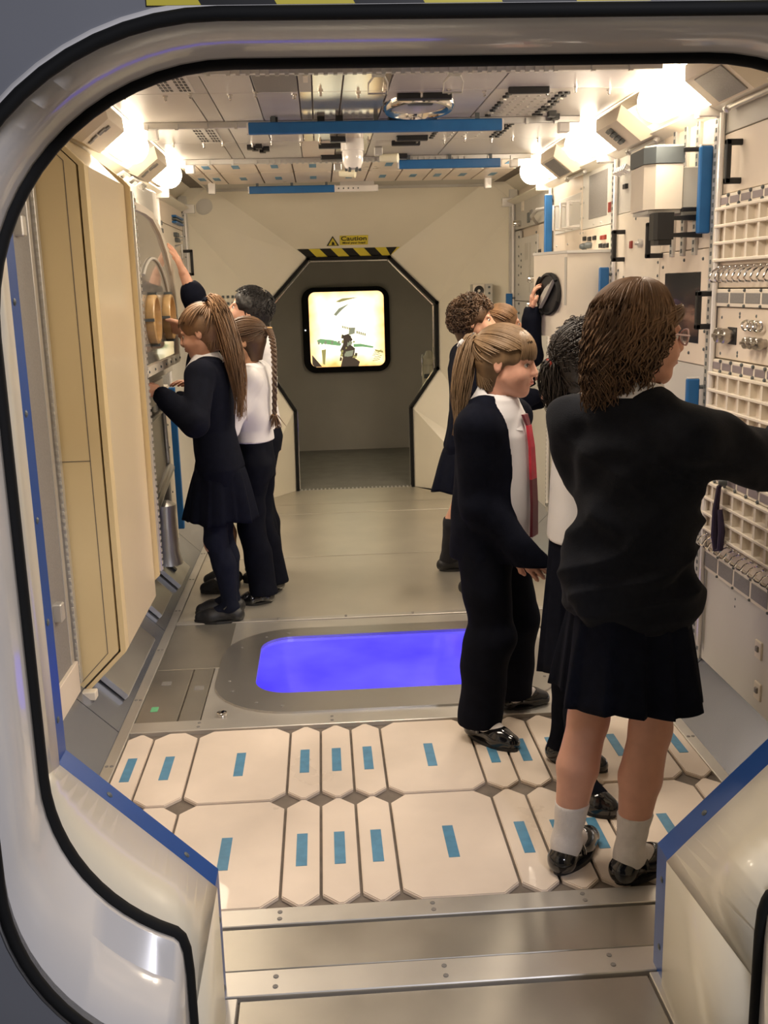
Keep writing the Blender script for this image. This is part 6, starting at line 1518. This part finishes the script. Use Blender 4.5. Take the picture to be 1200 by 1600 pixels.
# ---------------------------------------------------------------- 1: the child nearest the viewer
def child_jumper():
    p = Person('girl in baggy charcoal jumper and navy skirt with wavy brown hair, nearest the viewer', (0.705, 2.235), 38, 1.437,
               feet=[((0.535, 2.215), (0.675, 2.385)), ((0.672, 2.165), (0.835, 2.270))], hands=[(0.80, 2.50, 1.00), (1.16, 2.36, 1.10)],
               head=(46, -4, 0), lean=(0.0, 0.0), twist=8, skin_='rosy', hints=[(0.15, -0.35, -1), (0.5, -0.5, -0.7)], palm=[(0.3, 0.8, -0.4), (0.5, 0.3, -0.6)], curl=(28, 30), h=0.005, shw=0.102, shz=0.772)
    p.hairm = M['h_wave']; p.body(); p.face(); H = p.H
    rows = [(0.655, 0.0, 0.0, 0.140, 0.112), (0.675, 0, 0, 0.146, 0.120), (0.70, 0.0, 0.0, 0.160, 0.134), (0.75, 0, 0, 0.166, 0.138), (0.83, 0, 0, 0.154, 0.128), (0.92, 0.020, 0, 0.144, 0.114), (0.98, 0.022, 0, 0.140, 0.106), (1.05, 0.012, 0, 0.147, 0.100), (1.09, 0, 0, 0.146, 0.092), (1.135, 0, 0, 0.10, 0.076), (1.18, 0, 0, 0.055, 0.058)]
    p.top('jumper', M['charcoal'], 0.662, rows=rows, sl=0.023, amp=0.009, freq=26, seed=11, aniso=(0.8, 0.8, 1.2), nz=0.84, neck=0.050, h=0.0055, shinf=0.002, creases=[((-0.55, 0.2, 1.0), 0.085, 0.014, 0.82, 0.12), ((0.6, 0.1, 0.9), 0.11, 0.008, 1.02, 0.12)])
    p.skirt(M['navy'], 0.71, 0.472, 0.136, 0.112, 0.176, 0.148, pleats=13, amp=0.022, seed=2)
    p.legwear('sock', M['sock'], 0.03, 0.178, 0.003); p.shoes(M['patent'])
    p.collar(M['shirt'], 0.055, z0=-0.02, z1=0.040, drop=0.034, flat=0.028)
    # hair: a mass to the shoulders with waves over it
    g = np.random.default_rng(4)
    def ex(F):
        k = p.sc
        F.cone(p.hp(0, -0.040, 0.0), p.hp(0.0, -0.050, -0.125), 0.056 * k, 0.036 * k, 0.03)
        for sg in (-1, 1): F.cone(p.hp(sg * 0.048, -0.030, 0.0), p.hp(sg * 0.046, -0.036, -0.11), 0.032 * k, 0.022 * k, 0.03)
    lo = p.hd - 0.32; hi = p.hd + 0.2; F = SDF(lo, hi, 0.005); k = p.sc
    F.ell(p.hp(*HC), (HR - 0.001) * k, 0.0, p.R); ex(F)
    F.ell(p.hp(0, 0.104, -0.03), np.array((0.078, 0.075, 0.095)) * k, 0.012, p.R, True); F.cone(p.hp(0, 0.06, -0.06), p.hp(0, 0.03, -0.30), 0.055 * k, 0.06 * k, 0.01, sub=True)
    F.folds(0.006, 60, 8, (1, 1, 0.35)); F.mesh('hair', M['h_wave'], p.root)
    S, N = 860, 22
    az = g.uniform(math.radians(60), math.radians(300), S); side = np.clip((np.minimum(az, 2 * PI - az) - math.radians(60)) / math.radians(22), 0, 1)           # angle from the face's direction
    u0 = np.stack([np.sin(az) * 0.25 * g.uniform(0, 1, S), 0.35 * np.cos(az) * g.uniform(0, 1, S) + 0.05, np.ones(S)], 1)
    ue = np.stack([np.sin(az), np.cos(az), np.full(S, -0.12)], 1)
    t = np.linspace(0, 1, N); th_ = np.clip(t / 0.5, 0, 1)
    u0 /= np.linalg.norm(u0, axis=1, keepdims=True); ue /= np.linalg.norm(ue, axis=1, keepdims=True)
    om = np.arccos(np.clip((u0 * ue).sum(1), -1, 1))[:, None]
    U = (np.sin((1 - th_) * om)[..., None] * u0[:, None] + np.sin(th_ * om)[..., None] * ue[:, None]) / np.sin(om)[..., None]
    Q = HC + U * (HR + 0.004 + 0.007 * g.uniform(0, 1, S)[:, None, None])
    fall = np.clip((t - 0.5) / 0.5, 0, 1)[None, :] * ((0.25 + 0.75 * side) * g.uniform(0.10, 0.185, S) * (1.0 + 0.10 * (np.abs(np.sin(az)) < 0.5)))[:, None]
    Q[..., 2] -= fall; inw = 1 - 0.24 * (fall / 0.17) ** 1.5; Q[..., 0] *= inw; Q[..., 1] = Q[..., 1] * inw - 0.02 * (fall / 0.17)
    ph = g.uniform(0, 6.28, S)[:, None]; fr = g.uniform(15, 22, S)[:, None]; amp = g.uniform(0.006, 0.014, S)[:, None] * np.clip((t - 0.22) / 0.5, 0, 1)[None, :]
    Q[..., 0] += np.sin(fr * t[None] + ph) * amp; Q[..., 1] += np.cos(fr * t[None] * 0.9 + ph) * amp
    strands('hair_strands', p.hd + (Q * k) @ p.R.T, g.uniform(0.003, 0.0062, S), 0.0012, M['h_wave'], p.root)
    q2 = 220; uf = front_line(g, q2); sg_ = np.where(uf[:, 0] > 0, 1.0, -1.0); ae = np.radians(g.uniform(72, 125, q2))
    um = np.stack([sg_ * np.sin(ae), np.cos(ae), g.uniform(-0.35, 0.0, q2)], 1); um /= np.linalg.norm(um, axis=1, keepdims=True); t2 = np.linspace(0, 1, 12)[None, :, None]
    Uq = uf[:, None] * (1 - t2) + um[:, None] * t2; strands('front_strands', on_head(p, Uq, 0.005 + 0.006 * np.sin(PI * t2[..., 0]) * np.ones((q2, 1)) + g.uniform(-0.002, 0.003, (q2, 1))), 0.0042, 0.0022, M['h_wave'], p.root)
    # glasses
    for sg in (-1, 1):
        b = MB().tube([p.hp(sg * 0.031 + 0.021 * math.cos(a), 0.101 - 0.006 * abs(math.cos(a)), 0.0 + 0.018 * math.sin(a)) for a in [2 * PI * i / 18 for i in range(18)]], 0.0022, 6, True); raw(b, 'glasses_rim', M['glasses'], p.root, True)
        b = MB().tube([p.hp(sg * 0.053, 0.097, 0.004), p.hp(sg * 0.073, 0.06, 0.006), p.hp(sg * 0.077, 0.0, 0.004)], 0.0022, 6); raw(b, 'glasses_arm', M['glasses'], p.root, True)
        b = MB().prism([p.hp(sg * 0.031 + 0.0195 * math.cos(a), 0.0985, 0.0165 * math.sin(a)) for a in [2 * PI * i / 14 for i in range(14)]], tuple(p.R @ np.array([0, 0.001, 0]))); raw(b, 'lens', M['clear'], p.root)
child_jumper()
# ---------------------------------------------------------------- 2: child with a fringe and ponytail
def tie_strip(p, pts, w0, w1, m, name='tie'):
    vs = []; k = len(pts)
    for i, q in enumerate(pts):
        wv = w0 + (w1 - w0) * i / (k - 1); q = Vector(q)
        vs += [q + Vector((-wv, -0.004, 0)), q + Vector((wv, -0.004, 0)), q + Vector((wv * 0.9, 0.004, 0)), q + Vector((-wv * 0.9, 0.004, 0))]
    fs = []
    for i in range(k - 1):
        for j in range(4): fs.append((i * 4 + j, i * 4 + (j + 1) % 4, i * 4 + 4 + (j + 1) % 4, i * 4 + 4 + j))
    fs += [(0, 1, 2, 3), tuple(range(4 * k - 4, 4 * k))]
    raw(MB().add(vs, fs), name, m, p.root)
def child_fringe():
    p = Person('girl with dark blond ponytail and fringe in open navy cardigan, standing over the blue window', (0.522, 3.06), 124, 1.318,
               feet=[((0.575, 3.235), (0.755, 3.275)), ((0.435, 3.065), (0.575, 2.905))], hands=[(0.60, 3.26, 0.68), (0.585, 2.93, 0.660)],
               head=(-6, -7, 0), lean=(0, 0.012), hshift=(0, 0.012), skin_='rosy', hints=[(-0.3, -1, -0.3), (0.5, -1, 0.1)], palm=[(0, -1, 0), (0, 1, 0)], curl=(30, 30), h=0.004, shw=0.098, shz=0.785)
    p.hairm = M['h_blond']; p.body(); p.face(); H = p.H
    p.top('shirt', M['shirt'], 0.66, rows=[(0.60, 0, 0.010, 0.11, 0.105), (0.75, 0, 0.012, 0.112, 0.108), (0.90, 0, 0.012, 0.115, 0.104), (1.0, 0, 0.012, 0.116, 0.098), (1.06, 0, 0.008, 0.105, 0.084), (1.10, 0, 0.006, 0.065, 0.062)], inf=0.006, sl=0.002, amp=0.003, seed=5, neck=0.047, h=0.006, sleeves=('mid', 'mid'))
    rows = [(0.58, 0, -0.005, 0.140, 0.122), (0.66, 0, -0.008, 0.142, 0.124), (0.76, 0, -0.006, 0.140, 0.118), (0.86, 0, -0.002, 0.138, 0.112), (0.96, 0, 0, 0.138, 0.106), (1.03, 0, 0, 0.135, 0.100), (1.075, 0, 0, 0.115, 0.085), (1.11, 0, 0, 0.075, 0.07)]
    fo = [((0.0, 0.130, 0.86), (0.0, 0.100, 1.10), 0.072, 0.098), ((0, 0.165, 0.50), (0, 0.145, 0.86), 0.075, 0.075), ((0, 0.02, 1.12), (0, 0.06, 1.13), 0.062, 0.066)]
    p.top('cardigan', M['navy'], 0.612, rows=rows, sl=0.018, amp=0.006, freq=24, seed=21, aniso=(0.8, 0.8, 0.6), neck=0.074, h=0.006, shinf=0.002, sleeves=('wrist', 'long'), open_front=fo)
    p.trousers(M['trouser'], 0.05, inf=0.022, seed=7, top=0.66)
    p.shoes(M['patent']); p.legwear('sock', M['sock'], 0.015, 0.12, 0.008)
    p.collar(M['shirt'], 0.057, z0=-0.03, z1=0.046, drop=0.056, flat=0.042, gap=24, tilt=0.9)
    q = p.neck
    tie_strip(p, [q + np.array([0, 0.092, -0.022]), q + np.array([0, 0.106, -0.06])], 0.018, 0.012, M['maroon'], 'tie_knot')
    tie_strip(p, [q + np.array([0, 0.106, -0.055]), q + np.array([0, 0.116, -0.12]), q + np.array([0, 0.122, -0.22])], 0.014, 0.022, M['tie'])
    tie_strip(p, [q + np.array([0, 0.122, -0.22]), q + np.array([0, 0.126, -0.30]), q + np.array([0, 0.126, -0.36]), q + np.array([0, 0.126, -0.40])], 0.022, 0.026, M['maroon'], 'tie_end')
    cap(p, M['h_blond'], fr=(0.074, 0.058, 0.082), fz=-0.030)
    end = p.local((0.405, 3.01, 1.015))
    tp, out = pony(p, M['h_blond'], (0.10, -0.93, 0.30), end, n=420, seed=3, tail_r=0.036, waves=0.010, tail_n=340, N=18, lead=0.025)
    c = Vector(tp) + Vector(out) * 0.020 + Vector((0.02, 0, -0.012)); raw(MB().tube([c + Vector((0.012, -0.004, 0.006)), c + Vector((0.016, -0.012, -0.004)), c + Vector((0.012, -0.022, -0.014))], [0.006, 0.008, 0.005], 8), 'hair_tag', M['shirt'], p.root, True)
    g = np.random.default_rng(9); S = 240; N = 12           # fringe
    x = g.uniform(-0.074, 0.074, S); t = np.linspace(0, 1, N)
    u0 = np.stack([x * 5, 0.35 + 0.2 * g.uniform(0, 1, S), np.full(S, 0.95)], 1); ue = np.stack([x * 13, np.full(S, 1.0), np.full(S, -0.06) + g.uniform(-0.07, 0.05, S) - 0.04 * np.abs(x / 0.06)], 1)
    P = []
    for a, b in zip(u0, ue):
        a = a / np.linalg.norm(a); b = b / np.linalg.norm(b); P.append([(a * (1 - q_) + b * q_) for q_ in t])
    strands('fringe', on_head(p, np.array(P), 0.004 + 0.003 * np.sin(PI * t)[None, :] * np.ones((S, 1)) + g.uniform(-0.002, 0.002, (S, 1))), 0.0032, 0.0012, M['h_blond'], p.root)
child_fringe()
# ---------------------------------------------------------------- 3: dark-haired child in a white shirt
def child_white_shirt():
    p = Person('girl with dark curly hair in untucked white shirt with red ribbon, behind the jumper girl', (0.742, 2.79), 100, 1.34,
               feet=[((0.66, 2.855), (0.815, 2.735)), ((0.66, 2.60), (0.765, 2.475))], hands=[(1.05, 3.02, 0.98), (1.03, 2.72, 0.95)],
               head=(-14, -3, 0), hshift=(0, -0.016), skin_='brown', hints=[(-0.5, -1, -0.5), (0.5, -1, -0.5)], palm=[(0, 0, -1), (0, 0, -1)], h=0.005, shw=0.10)
    p.hairm = M['h_dark']; p.body(); p.face()
    rows = [(0.71, 0, -0.005, 0.135, 0.112), (0.76, 0, 0, 0.136, 0.114), (0.85, 0, 0, 0.132, 0.104), (0.96, 0, 0, 0.134, 0.098), (1.03, 0, 0, 0.134, 0.092), (1.07, 0, 0, 0.115, 0.078), (1.10, 0, 0, 0.07, 0.06)]
    p.top('shirt', M['shirt'], 0.725, rows=rows, sl=0.016, amp=0.010, freq=13, seed=31, aniso=(0.7, 0.7, 0.9), neck=0.048, h=0.006)
    p.collar(M['shirt'], 0.049, z0=-0.02, z1=0.036, drop=0.034, flat=0.026)
    p.skirt(M['navy'], 0.74, 0.335, 0.120, 0.100, 0.142, 0.128, pleats=12, amp=0.016, seed=5)
    p.legwear('leggings', M['trouser'], 0.06, 0.50, 0.010); p.shoes(M['patent'])
    q = p.neck
    raw(MB().tube([q + np.array([0.054 * math.cos(a), 0.052 * math.sin(a), 0.004 - 0.012 * math.sin(a)]) for a in [2 * PI * i / 20 for i in range(20)]], 0.008, 8, True), 'ribbon', M['tie'], p.root, True)
    for a, b in (((0.02, -0.060, 0.0), (0.045, -0.075, -0.02)), ((-0.02, -0.060, 0.0), (-0.045, -0.078, -0.03)), ((0, -0.062, 0), (0.01, -0.075, -0.05)), ((0, -0.062, 0), (-0.055, -0.066, -0.055))):
        raw(MB().tube([q + np.array(a), (q + np.array(a)) * 0.5 + (q + np.array(b)) * 0.5 + np.array([0, -0.005, 0.008]), q + np.array(b)], [0.006, 0.013, 0.007], 8), 'ribbon_loop', M['tie'], p.root, True)
    cap(p, M['h_dark'], grow=0.002)
    g = np.random.default_rng(12); pony(p, M['h_dark'], (0.0, -0.86, -0.42), p.local((0.690, 2.80, 1.04)), n=420, seed=13, tail_r=0.030, waves=0.020, tail_n=420, lead=0.02, band='red', spread=0.8, sr=0.0024)
    curls(p, M['h_dark'], g, 420, lambda u: u[1] < 0.25 and u[2] > -0.7, 0.010, 0.0016, 0.005)
def curls(p, m, g, S, ok, rad, thick, lift, turns=1.6, N=20, drop=0.02):
    U = []
    while len(U) < S:
        u = g.normal(size=3); u /= np.linalg.norm(u)
        if ok(u): U.append(u)
    C = on_head(p, np.array(U), lift + g.uniform(-0.004, 0.008, S)); t = np.linspace(0, 1, N)
    nrm = (C - p.hd); nrm /= np.linalg.norm(nrm, axis=1, keepdims=True)
    a1 = np.cross(nrm, g.normal(size=(S, 3))); a1 /= np.linalg.norm(a1, axis=1, keepdims=True); a2 = np.cross(nrm, a1)
    ph = g.uniform(0, 6.28, S)[:, None]; ang = ph + 2 * PI * turns * t[None]
    rr = rad * g.uniform(0.6, 1.15, S)[:, None] * (1 - 0.35 * t[None])
    P = C[:, None] + a1[:, None] * (rr * np.cos(ang))[..., None] + nrm[:, None] * (rr * np.sin(ang))[..., None] * 0.8 + a2[:, None] * ((t[None] - 0.5) * 0.028)[..., None]
    P[..., 2] -= drop * t[None] * 0.5
    strands('curls', P, thick, thick * 0.6, m, p.root, 4)
child_white_shirt()
# ---------------------------------------------------------------- 4: curly-haired child
def child_curly():
    p = Person('child with short dark curly hair in navy cardigan, behind the girl with fringe', (0.690, 4.84), 88, 1.385,
               feet=[((0.565, 5.01), (0.75, 5.03)), ((0.625, 4.61), (0.80, 4.57))], hands=[(1.05, 5.06, 0.98), (0.975, 4.62, 0.94)], head=(12, 4, 0), lean=(0, 0.02), skin_='fair',
               hints=[(-0.4, -0.6, -1), (0.6, -0.8, -0.6)], palm=[(0, 0, -1), (0, 0, -1)], h=0.005)
    p.hairm = M['h_brown']; p.body(); p.face()
    p.top('cardigan', M['navy'], 0.56, inf=0.024, sl=0.020, amp=0.008, freq=15, seed=41, h=0.007)
    p.collar(M['shirt'], 0.049)
    p.skirt(M['navy'], 0.68, 0.470, 0.128, 0.108, 0.165, 0.175, pleats=12, amp=0.016, seed=6)
    p.legwear('sock', M['bsock'], 0.03, 0.29, 0.004); p.shoes(M['mattshoe'], strap=False, laces=True)
    cap(p, M['h_brown'], grow=0.006, fr=(0.080, 0.078, 0.086))
    curls(p, M['h_brown'], np.random.default_rng(5), 560, lambda u: not (u[1] > 0.22 and u[2] < 0.40) and not (u[1] > -0.05 and u[2] < -0.05) and u[2] > -0.62, 0.016, 0.0026, 0.014)
child_curly()
# ---------------------------------------------------------------- 5: child with the purple bow
def child_bow():
    p = Person('child with light brown hair and purple bow raising one arm to the black port', (0.895, 5.06), 84, 1.345,
               feet=[((0.83, 5.15), (1.01, 5.17)), ((0.83, 4.99), (1.01, 4.98))], hands=[(1.13, 5.20, 0.85), (0.985, 4.70, 1.325)], head=(5, 8, 0), skin_='fair',
               hints=[(-0.5, -1, -0.3), (0.9, 0.3, -0.9)], palm=[(0, 0, -1), (1, -0.2, 0)], curl=(25, 35), h=0.005)
    p.hairm = M['h_ltbrown']; p.body(); p.face()
    p.top('cardigan', M['navy'], 0.60, inf=0.022, sl=0.018, amp=0.006, seed=51, h=0.007, sleeves=('wrist', 'wrist'))
    p.collar(M['shirt'], 0.049)
    p.skirt(M['navy'], 0.68, 0.46, 0.128, 0.108, 0.16, 0.15, pleats=12, amp=0.015, seed=7)
    p.legwear('tights', M['tights'], 0.03, 0.55, 0.003); p.shoes(M['mattshoe'], strap=False, laces=True)
    cap(p, M['h_ltbrown'])
    tp, out = pony(p, M['h_ltbrown'], (-0.05, -0.75, 0.66), p.local((0.72, 5.06, 1.06)), n=360, seed=15, tail_r=0.035, tail_n=200, lead=0.05)
    c = Vector(tp) + Vector(out) * 0.02
    for sg in (-1, 1):
        raw(MB().tube([c, c + Vector((sg * 0.02, 0, 0.018)), c + Vector((sg * 0.045, -0.005, 0.012)), c + Vector((sg * 0.05, 0, -0.01)), c + Vector((sg * 0.02, 0, -0.006))], [0.006, 0.012, 0.014, 0.011, 0.006], 8), 'bow_loop', M['purple'], p.root, True)
    raw(MB().lathe(c, (0, 0, 1), [(0.004, -0.01), (0.01, -0.004), (0.01, 0.006), (0.004, 0.012)], 10), 'bow_knot', M['purple'], p.root, True)
child_bow()
# ---------------------------------------------------------------- 6: long-haired child at the left
def child_long_hair():
    p = Person('girl with very long light brown ponytail, navy cardigan, skirt and tights at the glove box', (-0.475, 4.43), -78, 1.385,
               feet=[((-0.400, 4.335), (-0.625, 4.345)), ((-0.405, 4.475), (-0.635, 4.455))], hands=[(-0.675, 4.235, 1.035), (-0.655, 4.58, 0.98)], head=(-2, -16, 0), lean=(0.0, 0.025), skin_='fair',
               hints=[(-0.6, -0.6, -0.8), (0.4, -0.8, -0.8)], palm=[(0.2, 0, -1), (0.2, 0, -1)], curl=(22, 25), h=0.0045)
    p.hairm = M['h_ltbrown']; p.body(); p.face()
    p.top('cardigan', M['navy'], 0.615, inf=0.020, sl=0.018, amp=0.007, freq=14, seed=61, h=0.006)
    p.collar(M['shirt'], 0.053, z0=-0.02, z1=0.050, drop=0.044, flat=0.040)
    p.skirt(M['navy'], 0.69, 0.455, 0.128, 0.108, 0.152, 0.160, pleats=14, amp=0.014, seed=8, c1=(0, 0.01))
    p.legwear('tights', M['tights'], 0.03, 0.56, 0.003); p.shoes(M['mattshoe'], strap=False, laces=True)
    cap(p, M['h_ltbrown'])
    tp, out = pony(p, M['h_ltbrown'], (-0.10, -0.62, 0.78), p.local((-0.365, 4.37, 0.93)), n=420, seed=25, tail_r=0.052, tail_n=420, N=20, lead=0.065, waves=0.010, mid=p.local((-0.345, 4.39, 1.12)))
    c = Vector(tp) + Vector(out) * 0.012
    for k in range(9):
        a = 2 * PI * k / 9; raw(MB().tube([c, c + Vector((0.022 * math.cos(a), 0.022 * math.sin(a), 0.012)), c + Vector((0.034 * math.cos(a), 0.034 * math.sin(a), 0.002))], [0.006, 0.009, 0.004], 6), 'scrunchie_fold', M['navy'], p.root, True)
child_long_hair()
# ---------------------------------------------------------------- 7: child with the braid
def child_braid():
    p = Person('girl with long dark braid in white blouse and flared dark trousers', (-0.335, 4.70), -82, 1.325,
               feet=[((-0.285, 4.60), (-0.43, 4.58)), ((-0.245, 4.82), (-0.385, 4.66))], hands=[(-0.60, 4.62, 0.92), (-0.58, 4.80, 0.95)], head=(-4, -4, 0), skin_='olive',
               hints=[(-0.5, -1, -0.6), (0.5, -1, -0.6)], palm=[(0, 0, -1), (0, 0, -1)], h=0.005, shw=0.098)
    p.hairm = M['h_dark']; p.body(); p.face()
    p.top('blouse', M['shirt'], 0.765, inf=0.013, sl=0.016, amp=0.009, freq=16, seed=71, h=0.006, aniso=(0.8, 0.8, 1.2))
    p.collar(M['shirt'], 0.049)
    p.trousers(M['trouser'], 0.045, inf=0.010, seed=9, flare=0.014, top=0.80)
    p.shoes(M['patent']); p.legwear('sock', M['sock'], 0.02, 0.12, 0.003)
    cap(p, M['h_brown']); g = np.random.default_rng(3)
    u = np.array((-0.12, -0.95, 0.22)); U0 = np.concatenate([hairline(g, 200), front_line(g, 140)])
    strands('hair_strands', slerp_paths(p, U0, u, 12, 0.001, 0.012, g), 0.0036, 0.003, M['h_brown'], p.root)
    tp = on_head(p, u / np.linalg.norm(u), 0.012); e = p.local((-0.232, 4.65, 0.89)); out = p.R @ u
    N = 60; t = np.linspace(0, 1, N)[:, None]; c1 = tp + out * 0.05 + np.array([0, 0, -0.02]); c2 = e + np.array([0, -0.01, 0.2])
    base = (1 - t) ** 3 * tp + 3 * (1 - t) ** 2 * t * c1 + 3 * (1 - t) * t ** 2 * c2 + t ** 3 * e
    for k in range(3):
        a = 2 * PI * k / 3 + 2 * PI * 6.5 * t[:, 0]
        off = np.stack([np.sin(a) * 0.010, np.sin(2 * a) * 0.006, 0 * a], 1) * (1.1 - 0.35 * t)
        raw(MB().tube([tuple(v) for v in base + off], list(0.0115 * (1.0 - 0.35 * t[:, 0])), 8), 'braid_strand', M['h_brown'], p.root, True)
    S = 60; ro = g.normal(size=(S, 3)) * np.array([0.012, 0.012, 0.004]); tt = np.linspace(0, 1, 8)[None, :, None]
    strands('braid_tuft', e + ro[:, None] * (0.4 + tt * 1.2) + np.array([0, 0, -0.055]) * tt, 0.003, 0.001, M['h_ltbrown'], p.root)
    for (cc, r) in ((tp + out * 0.012, 0.014), (e, 0.009)):
        raw(MB().tube([Vector(cc) + Vector((r * math.cos(a), r * 0.9 * math.sin(a), 0)) for a in [2 * PI * i / 12 for i in range(12)]], 0.0045, 6, True), 'hair_band', M['wood'], p.root, True)
child_braid()
# ---------------------------------------------------------------- 8: boy with short dark hair
def boy_short_hair():
    p = Person('boy with short black hair and white collar behind the braided girl', (-0.325, 5.02), -84, 1.465,
               feet=[((-0.27, 4.97), (-0.45, 4.95)), ((-0.27, 5.12), (-0.45, 5.13))], hands=[(-0.60, 4.92, 0.95), (-0.62, 5.12, 1.0)], head=(-3, 15, 0), skin_='fair',
               hints=[(-0.5, -1, -0.6), (0.5, -1, -0.6)], palm=[(0, 0, -1), (0, 0, -1)], h=0.005)
    p.hairm = M['h_black']; p.body(); p.face()
    p.top('shirt', M['shirt'], 0.78, inf=0.016, sl=0.014, amp=0.006, seed=81, h=0.007); p.collar(M['shirt'], 0.051, z0=-0.02, z1=0.042, drop=0.044, flat=0.034)
    p.trousers(M['trouser'], 0.04, inf=0.014, seed=10, top=0.86); p.shoes(M['mattshoe'], strap=False, laces=True)
    cap(p, M['h_black'], grow=0.003, amp=0.002, fr=(0.080, 0.075, 0.086)); g = np.random.default_rng(8)
    U0 = hairline(g, 800); U0 = U0[~((U0[:, 1] > 0.25) & (U0[:, 2] < 0.5))]; cr = np.array((0, -0.35, 0.93))
    d = U0 - cr * (U0 @ cr)[:, None]; d /= np.linalg.norm(d, axis=1, keepdims=True) + 1e-6; t = np.linspace(0, 1, 8)[None, :, None]
    U = U0[:, None] + d[:, None] * 0.30 * t
    strands('hair_strands', on_head(p, U, 0.005 + 0.006 * np.sin(PI * 0.6 * t[..., 0]) * np.ones((len(U0), 1))), 0.0030, 0.0010, M['h_black'], p.root)
boy_short_hair()
# ---------------------------------------------------------------- 9: child with the raised arm
def child_raised_arm():
    p = Person('child in navy jumper raising a bare forearm high beside the glove box, face hidden', (-0.525, 4.86), -86, 1.395,
               feet=[((-0.46, 4.81), (-0.65, 4.80)), ((-0.46, 4.95), (-0.65, 4.96))], hands=[(-0.612, 4.62, 1.285), (-0.675, 4.955, 1.655)], head=(0, 10, 0), lean=(0, 0.03), skin_='fair',
               hints=[(-0.3, -1, -0.4), (0.6, -0.5, 0.2)], palm=[(-1, 0.2, 0.2), (-1, 0, 0.1)], curl=(38, 12), h=0.0045)
    p.hairm = M['h_brown']; p.body(); p.face()
    p.top('jumper', M['navy'], 0.62, inf=0.018, sl=0.014, amp=0.006, seed=91, h=0.007, sleeves=('elbow', 'mid')); p.collar(M['shirt'], 0.05)
    tie_strip(p, [p.neck + np.array([0, 0.062, -0.03]), p.neck + np.array([0, 0.105, -0.14])], 0.016, 0.02, M['tie'])
    p.skirt(M['navy'], 0.68, 0.45, 0.128, 0.108, 0.15, 0.14, pleats=12, amp=0.014, seed=9)
    p.legwear('sock', M['sock'], 0.03, 0.16, 0.004); p.shoes(M['mattshoe'], strap=False, laces=True)
    cap(p, M['h_brown']); g = np.random.default_rng(18)
    pony(p, M['h_brown'], (0, -0.95, 0.1), p.local((-0.42, 4.86, 1.10)), n=300, seed=19, tail_r=0.03, tail_n=120, lead=0.03)
child_raised_arm()

# ------------------------------------------------------------------ every loose mesh gets its origin at its own base
for o in [o for o in COL.objects if o.type == 'MESH' and o.parent is None and o.get('kind') != 'structure' and not o.children]:
    co = np.empty(len(o.data.vertices) * 3, F32); o.data.vertices.foreach_get('co', co); co = co.reshape(-1, 3)
    c = (co.min(0) + co.max(0)) / 2; c[2] = co[:, 2].min()
    o.data.transform(Matrix.Translation([-float(v) for v in c])); o.location = [float(v) for v in c]
